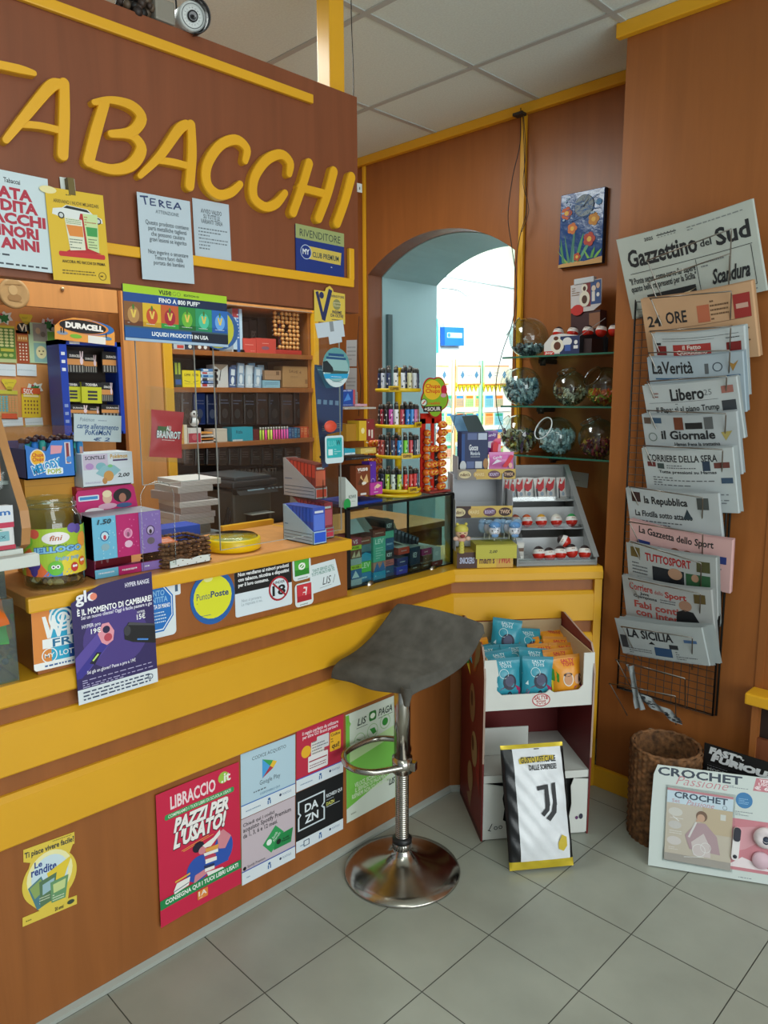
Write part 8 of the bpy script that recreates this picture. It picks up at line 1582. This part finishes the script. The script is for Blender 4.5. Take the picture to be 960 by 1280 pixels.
# chocolate egg carton on the top shelf
PJ = PY(YSF+.02); z0 = SHZ[0]+.001
ec = root('egg_carton', PJ.mat(Vector((ony(680,440,YSF+.02).x, YSF+.02, z0))), 'white, blue and dark open egg carton with tall printed back on the top shelf', 'carton')
ew = ony(724,440,YSF+.02).x-ony(680,440,YSF+.02).x; eh = ony(700,417,YSF+.02).z-z0
mb = MB(); mb.prism([(0,0),(ew,0),(ew,eh*.85),(ew*.5,eh*1.0),(ew*.2,eh*.95),(0,eh*.55)],-.002,0,'#cfcdca'); mb.printing(ew,eh,[('r',.46,0,1,.86,'#1c2c58'),('r',0,0,.3,.18,'#c02a24'),('e',.38,.42,.19,'#e0dac8',.34),('e',.38,.42,.10,'#5a3018',.2),('e',.34,.78,.07,'#5a3018',.1),('e',.66,.6,.13,'#d8d8d8',.2),('r',.6,.15,.76,.45,'#3a5aa0'),('r',.84,.25,.96,.4,'#e0e0e0'),('e',.9,.55,.05,'#e0e0e0',.1),('t','Joy',.03,.03,.27,.15,'#f0e8e0',BB)] ,None,.0003)
mb.box(ew-.002,0,-.13,ew+.06,eh*.8,-.128,'#15141a'); mb.box(0,0,-.15,ew+.06,.003,0,'#2a1a1c'); mb.add([(ew,0,0),(ew,eh*.85,0),(ew+.05,eh*1.0,-.13),(ew+.05,0,-.13)],[(0,1,2,3)],'#14151c'); mb.add([(ew,eh*.85,.0),(ew+.0,eh*.82,0),(ew+.085,eh*1.6,-.05),(ew+.085,eh*1.64,-.05)],[(0,1,2,3)],'#8a8a8c'); mb.build('front_tray', ec)
PB2 = PY(YSF+.12); M_, w_, h_ = fit(PB2, (713,354),(750,349),(753,388),(714,390)); mb = MB()
mb.prism([(0,.0),(w_*.75,0),(w_,h_*.18),(w_*1.02,h_),(w_*.9,h_*1.0),(0,h_*.93)],-.003,0,'#c8c4c4'); mb.printing(w_,h_,[('r',.42,.15,.66,.93,'#7a1c24'),('r',.66,.2,1,.98,'#2a4a80'),('r',.0,.0,.42,.16,'#c0241c'),('e',.22,.08,.2,'#c0241c',.18),('e',.46,.42,.17,'#e0dac8',.26),('e',.46,.40,.09,'#4a2818',.14),('e',.46,.78,.10,'#e0dac8',.13),('e',.46,.76,.05,'#4a2818',.08),('e',.76,.72,.07,'#d8c8b8',.10),('r',.70,.30,.80,.62,'#d8d4d0'),('e',.9,.8,.06,'#c8a890',.1),('e',.9,.5,.05,'#e0e0e0',.07),('x',.04,.55,.3,.85,4,'#8a6a4a')],None,.0004)
mb.box(w_*.12,h_*.93,-.02,w_*.78,h_*1.12,.004,'#c4cace',bev=.003); q = mb.build('printed_back', ec); q.matrix_local = ec.matrix_world.inverted() @ M_; q['label'] = 'printed back card with torn white top'
mb = MB(); mb.box(w_*-.02,-.15,-.06,w_*.95,.0,-.005,mat('#3a1418',.5)); mb.box(w_*.6,-.075,-.004,w_*.95,-.01,-.002,'#8a5a3c'); q = mb.build('carton_body', ec); q.matrix_local = ec.matrix_world.inverted() @ M_; q['label'] = 'dark maroon carton body'
mb = MB(); mb.box(.015,.005,-.13,ew+.045,eh*.7,-.02,mat('#2a1214',.6)); mb.build('inner_tier', ec)
for i, xx in enumerate((.25,.62,1.0,1.32,1.62)):
    egg(ec.matrix_world, (ew*xx, eh*.7+.030, -.04-.012*i), .0235, 'chocolate egg with dark cap in the top shelf carton, %s from left' % ['first','second','third','fourth','last'][i], 'eggs in the top shelf carton', hat='#2a1418')
# ================================================================== clock, cables, camera
M_, w_, h_ = fit(PY(YB-.022), (701,243),(755,236),(755,328),(699,335)); ck_ = root('wall_clock', M_, 'glazed blue picture clock with orange flowers and small white dial', 'clock')
mb = MB(); TB = mat('#1f4a88', .18, kind='foil'); mb.box(0,0,-.021,w_,h_,0,'#15243c'); mb.box(.002,.0,0,w_-.002,h_,.004,TB,bev=.002)
fl_i = [('p',[(0,0),(1,0),(1,.09),(.6,.05),(.3,.07),(0,.04)],'#c89a5a')]
for (x, y, rot_, ln_, c) in ((.16,.05,.35,.30,'#5a9a4a'),(.25,.05,.2,.42,'#4a8a6a'),(.34,.05,.0,.46,'#6ab08a'),(.42,.06,-.25,.40,'#4a9a5a'),(.20,.06,.7,.24,'#8ab04a'),(.48,.06,-.55,.34,'#5aa07a'),(.12,.06,.15,.36,'#3f8a5a'),(.30,.06,-.1,.5,'#3a7a6a'),(.70,.08,.5,.16,'#7ab84a'),(.76,.08,-.3,.16,'#5aa04a'),(.84,.08,-.7,.15,'#7ab84a')):
    dx, dy_ = -math.sin(rot_)*ln_, math.cos(rot_)*ln_; fl_i.append(('p',[(x-.03,y),(x+.03,y),(x+dx*1.0+.02,y+dy_*.6),(x+dx*1.5,y+dy_),(x+dx*.8-.03,y+dy_*.6)],c))
for (x, y, r_, c) in ((.30,.52,.11,'#d0702a'),(.78,.60,.12,'#c8882a'),(.70,.34,.13,'#b83a24'),(.16,.74,.12,'#c8582c'),(.44,.12,.08,'#b84a20'),(.58,.72,.06,'#4a86b8'),(.88,.82,.07,'#4a86b8')):
    fl_i += [('e',x+r_*.55*math.cos(t*1.256),y+r_*.4*math.sin(t*1.256),r_*.5,c,r_*.35) for t in range(5)]+[('e',x,y,r_*.4,'#e8b84a',r_*.28)] if c != '#4a86b8' else [('e',x,y,r_,c,r_*.6)]
for k in range(26): fl_i.append(('l',rs.uniform(.05,.9),.50+rs.uniform(.1,.46),rs.uniform(.05,.9),.50+rs.uniform(.1,.46),.010,'#3a6aa8') if k % 3 else ('e',rs.uniform(.08,.92),rs.uniform(.62,.96),.03,'#9ab8d0',.015))
fl_i = fl_i[:2]+fl_i
mb.printing(w_, h_, fl_i, None, .0042); mb.build('tile', ck_)
mb = MB(); mb.lathe([(0,.0052),(w_*.21,.0052),(w_*.215,.008),(w_*.19,.0075),(0,.0072)], '#8a98a0', T(w_*.56,h_*.80,0), 36)
for k in range(12): a = k*PI/6; mb.box(-.0008,w_*.15,.0076,.0008,w_*.18,.0079,'#2a3238',T(w_*.56,h_*.80,0)@R(a))
q = mb.build('dial', ck_)
for nm, a, l_ in (('hour_hand',1.75,.09),('minute_hand',-.7,.15),('second_hand',.25,.15)): mb = MB(); mb.box(-.0012 if nm[0]!='s' else -.0005,-.006,.0082,.0012 if nm[0]!='s' else .0005,w_*l_,.0088,'#14181c',T(w_*.56,h_*.80,0)@R(a)); mb.build(nm, ck_)
def cable(name, lab, pts, r=.0022, col='#1a1613', ext=()):
    mb = MB(); Q = []; P = [Vector(p) for p in pts]
    for i in range(len(P)-1):
        p0, p1, p2, p3 = P[max(i-1,0)], P[i], P[i+1], P[min(i+2,len(P)-1)]
        for k in range(5): u = k/5; Q.append(.5*((2*p1)+(-p0+p2)*u+(2*p0-5*p1+4*p2-p3)*u*u+(-p0+3*p1-3*p2+p3)*u**3))
    Q.append(P[-1]); mb.tube(Q, r, mat(col,.5), None, 6); return tag(mb.build(name), lab, 'cable')
cy_ = lambda l, y: [ony(a, b_, y) for a, b_ in l]
cable('cable', 'dark cable looping down in front of the arch to the counter', [ony(651,135,YB-.03)]+cy_([(650,180),(641,220),(635,270),(640,310),(646,360),(640,405),(628,440),(620,480),(623,520),(636,553),(640,575)], YB-.06))
cable('cable', 'brown cable hanging beside the yellow strip right of the arch', [ony(653,138,YB-.03)]+cy_([(655,180),(656,220),(658,262),(650,295),(645,330),(646,380),(644,420),(646,500),(650,580)], YB-.045), .002, '#3a2a1a')
cable('cable', 'short second brown cable along the top of the yellow strip', cy_([(654,140),(657,190),(654,230),(661,262),(652,290)], YB-.05), .0018, '#4a3420')
mb = MB(); p = ony(650,130,YB-.06); mb.box(-.03,-.02,-.005,.02,.02,.008,'#2a2622',bev=.003); o = mb.build('cable_clip'); o.location = (p.x, YB-.055, ZC-.048-.0); o.location.z = ZC-.056; tag(o, 'dark cable clip under the ceiling trim above the strip', 'clip')
c1 = onx(456, -12, XL+.02); c2 = onx(456, 120, XL-.0)
cable('cable', 'thin black cable hanging from ceiling to right corner of sign board', [Vector((XL-.06,1.735,ZC-.002)), Vector((XL-.06,1.735,2.75)), Vector((XL-.05,1.732,2.6)), Vector((XL-.04,1.722,2.50)), Vector((XL-.02,1.712,2.47))], .0016, '#151515')
cable('cable', 'black cable dropping from ceiling to the security camera', [Vector((XL-.05, onx(219,3,XL-.05).y, ZC-.002)), Vector((XL-.05, onx(219,3,XL-.05).y, 2.7)), Vector((XL-.06, onx(219,3,XL-.05).y+.01, 2.52))], .0025, '#151515')
cable('cable', 'thin dark cable hanging down the end of the tobacco cabinet', cy_([(449,395),(447,440),(451,480),(448,520)], YB-.02), .0018, '#1c1814')
for i, (x0, y0, x1, y1) in enumerate(((433,425,446,458),(432,460,446,490),(440,490,447,505))): sheet('pinned_note', 'white paper note pinned beside the arch, %s of three' % ['topmost','middle','lowest'][i], 'note', PY(YB-.002), box4(x0,y0,x1,y1), '#c4ccd0', [('x',.1,.2,.9,.8,4,'#9aa4aa')], 'pinned notes beside the arch')
q0 = onx(247, 19, XL+.03); sc0 = root('security_camera', (XL-.01, q0.y, 2.545), 'white round security camera standing on top of sign board', 'camera')
CMX = T(0,0,0) @ Vector((.93,-.30,-.22)).to_track_quat('Z','Y').to_matrix().to_4x4(); WH = mat('#c8ccc8', .35)
mb = MB(); mb.lathe([(.001,-.10),(.030,-.10),(.034,-.09),(.034,.035),(.030,.04),(.001,.03)], WH, CMX, 32); mb.build('housing', sc0)
mb = MB(); mb.lathe([(.001,.034),(.026,.034),(.029,.038),(.0265,.041)], mat('#6a6e70',.3), CMX, 32); mb.lathe([(.001,.036),(.012,.036),(.013,.042),(.010,.043),(.001,.040)], mat('#0c0c10',.1), CMX, 24)
for k in range(16): a = k*PI/8; mb.ball((.0195*math.cos(a),.0195*math.sin(a),.036),.0026,'#d8dad8',CMX,6)
mb.build('lens_ring', sc0)
mb = MB(); mb.lathe([(.037,-.06),(.040,-.06),(.041,.058),(.038,.060),(.037,.05)], mat('#1a1a1c',.35), CMX, 20, 1, 1, -1.5, 1.6); mb.build('sun_hood', sc0)
mb = MB(); mb.tube([(-.05,.02,-.033),(-.045,.02,-.01),(-.03,.01,0)],.010,WH); mb.lathe([(.001,0),(.03,0),(.03,.008),(.001,.008)],WH,T(-.05,.02,-.036),20); mb.build('camera_foot', sc0); mb = MB(); mb.box(-.05,-.10,-.034,.01,-.045,.02,mat('#8a8478',.5),bev=.006); mb.build('junction_box', sc0)
mb = MB(); q1 = onx(185, 3, XL+.0); rs2 = random.Random(4)
for k in range(60): mb.ball((rs2.uniform(-.05,.02), rs2.uniform(-.045,.04), rs2.uniform(0,.05)), rs2.uniform(.006,.014), rs2.choice(['#2a1e1a','#3a2c24','#14100e','#5a4a3a']), None, 6)
o = mb.build('pine_cone_ornament'); o.location = (XL-.02, q1.y, 2.512); tag(o, 'dark clumpy ornament on sign board top left of the camera', 'ornament')
mb = MB(); M_, w_, h_ = fit(PX(XL+.0005), (446,229),(452,230),(452,241),(446,240)); mb.box(0,0,0,w_,h_,.002,'#c8ccc8'); mb.box(w_*.4,h_*.3,.002,w_*.6,h_*.6,.0025,'#5a5a58'); o = mb.build('small_tag'); o.matrix_world = M_; tag(o, 'tiny white tag near right edge of the sign board', 'tag')
# ================================================================== next room seen through the arch
PFW = PX(XF+.012)
mb = MB(); ty0 = onx(548,455,XF).y-.3; zT = onx(600, 455, XF).z; zB_ = .9
wb = MB(); wb.box(XF+.002, ty0, 0, XF+.010, 7.3, zT, mat('#efe6d6', .7)); o = wb.build('ticket_wall_panel'); tag(o, 'pale wall panel carrying scratch cards in the next room', 'panel')
yy = onx(537,470,XF+.012).y; cols = [(531,566),(571,602),(606,640)]
for i, (a, b_) in enumerate(((531,561),(572,601),(606,636))):
    pack('ticket_header', 'cream header board with blue diamonds in the next room, %s of three' % ['left','middle','right'][i], 'header board', PX(XF+.03), box4(a,457,b_,481), .018, '#ecd9bc', [('p',[(.12,.5),(.2,.3),(.3,.5),(.22,.75)],'#4a7a9a'),('p',[(.72,.5),(.8,.3),(.9,.5),(.82,.75)],'#4a7a9a'),('x',.4,.4,.62,.7,2,'#7a8a9a'),('r',0,0,1,.06,'#c8823a'),('r',0,.94,1,1,'#c8823a')], group='header boards in the next room')
nr = 0
TC2 = ['#9ac8b0','#e0a878','#8ac4d0','#e8d27a','#c0d890','#d8b8a0','#7ab8a8','#f0c080']
for r_, (y0, y1) in enumerate(((494,509),(516,531),(536,552),(556,572))):
    for k in range(9):
        a = 533+k*12.2
        if a > 630: continue
        pack('scratch_card', 'pastel scratch card in the next room, row %s from top, card %s from left' % (['one','two','three','four'][r_], ['one','two','three','four','five','six','seven','eight','nine'][k]), 'scratch card', PX(XF+.016), box4(a,y0,a+10.6,y1), .003, TC2[(k*3+r_*5)%8], [('r',.1,.72,.9,.95,['#3a8ad0','#e0782a','#3aa07a'][(k+r_)%3])]+gridp(.08,.08,.92,.66,5,5,['#3a8a90','#c8602a','#5a9a4a'][(k*2+r_)%3],.34), group='scratch cards in the next room')
    if r_ < 3:
        for k in range(3): pack('slip_pad', 'white slip pad under row %s in the next room, %s' % (['one','two','three'][r_], ['left','middle','right'][k]), 'slip pad', PX(XF+.02), box4([534,571,605][k],y1+.5,[560,598,638][k],y1+5.5), .01, '#eef2f2', [('x',.05,.3,.95,.6,1,'#b8c8cc')], group='slip pads in the next room')
for k in range(14):
    a = 570+k*5.0; P_ = onx(a, 487, XF+.02); mb = MB(); mb.prism([(-.02,.06),(.02,.06),(.026,.04),(0,-.02),(-.026,.04)],0,.004,'#e0c81e'); mb.printing(.03,.05,[('c',.5,.5,.3,'#8a7a1a')],T(-.015,-.005,0),.004); o = mb.build('price_tag'); o.matrix_world = PX(XF+.02).mat(P_); tag(o, 'small yellow tag in the row under the next room header boards', 'tag', 'yellow tags in the next room')
for k, x_ in enumerate((566.5, 600.5)): 
    q1 = onx(x_-1.5, 470, XF+.02); q2 = onx(x_+2.0, 470, XF+.02); mb = MB(); mb.box(XF+.011,q1.y,.8,XF+.03,q2.y,zT+.03,['#e8d8b8','#a8d0b0'][k]); mb.box(XF+.03,q2.y-.012,.8,XF+.032,q2.y,zT+.03,['#b8803a','#4a9a6a'][k]); tag(mb.build('upright_strip'), ['cream upright with brown edge between next room ticket boards','green patterned upright between next room ticket boards'][k], 'upright')
pack('wall_leaflet_box', 'blue leaflet box on the bright wall of the next room', 'leaflet box', PX(XF+.06), box4(556,409,580,432), .05, '#1668d0', [('p',rrect(.12,.42,.90,.70,.03),'#a8c8ec'),('c',.22,.56,.07,'#2a78d8'),('x',.35,.5,.85,.62,1,'#e8f2fa')])
pack('leaflet_holder', 'clear top of the blue leaflet box in the next room', 'leaflet holder', PX(XF+.061), box4(556,403,580,409), .05, '#dfe9ee', [])
pack('teal_sign', 'teal sign edge at left of the bright next room wall', 'sign', PX(XF+.02), box4(537,398,548,441), .01, '#3ac0b8', [('x',.2,.3,.8,.6,3,'#c8ece8')])
cable('cable', 'thin dark loose wire lying along the next room wall', [onx(a, b_, XF+.01) for a, b_ in ((552,360),(570,362),(578,366),(584,370),(591,366))], .003, '#4a5a60')
mb = MB(); mb.box(XF+.3,4.6,.0,XF+.9,6.8,.95,mat('#cfd4d0',.6),bev=.01); 
tag(mb.build('next_room_counter'), 'pale low counter in the next room behind the arch', 'counter')
mb = MB(); a = onx(479, 395, XA+.005); b_ = onx(484.5, 395, XA+.005); mb.box(XA+.006,a.y+.02,0,XA+.026,b_.y+.02,onx(479,393,XA).z,mat('#3c5458',.5)); o = mb.build('door_edge_strip'); tag(o, 'dark slate upright strip against the pale blue arch reveal', 'strip')
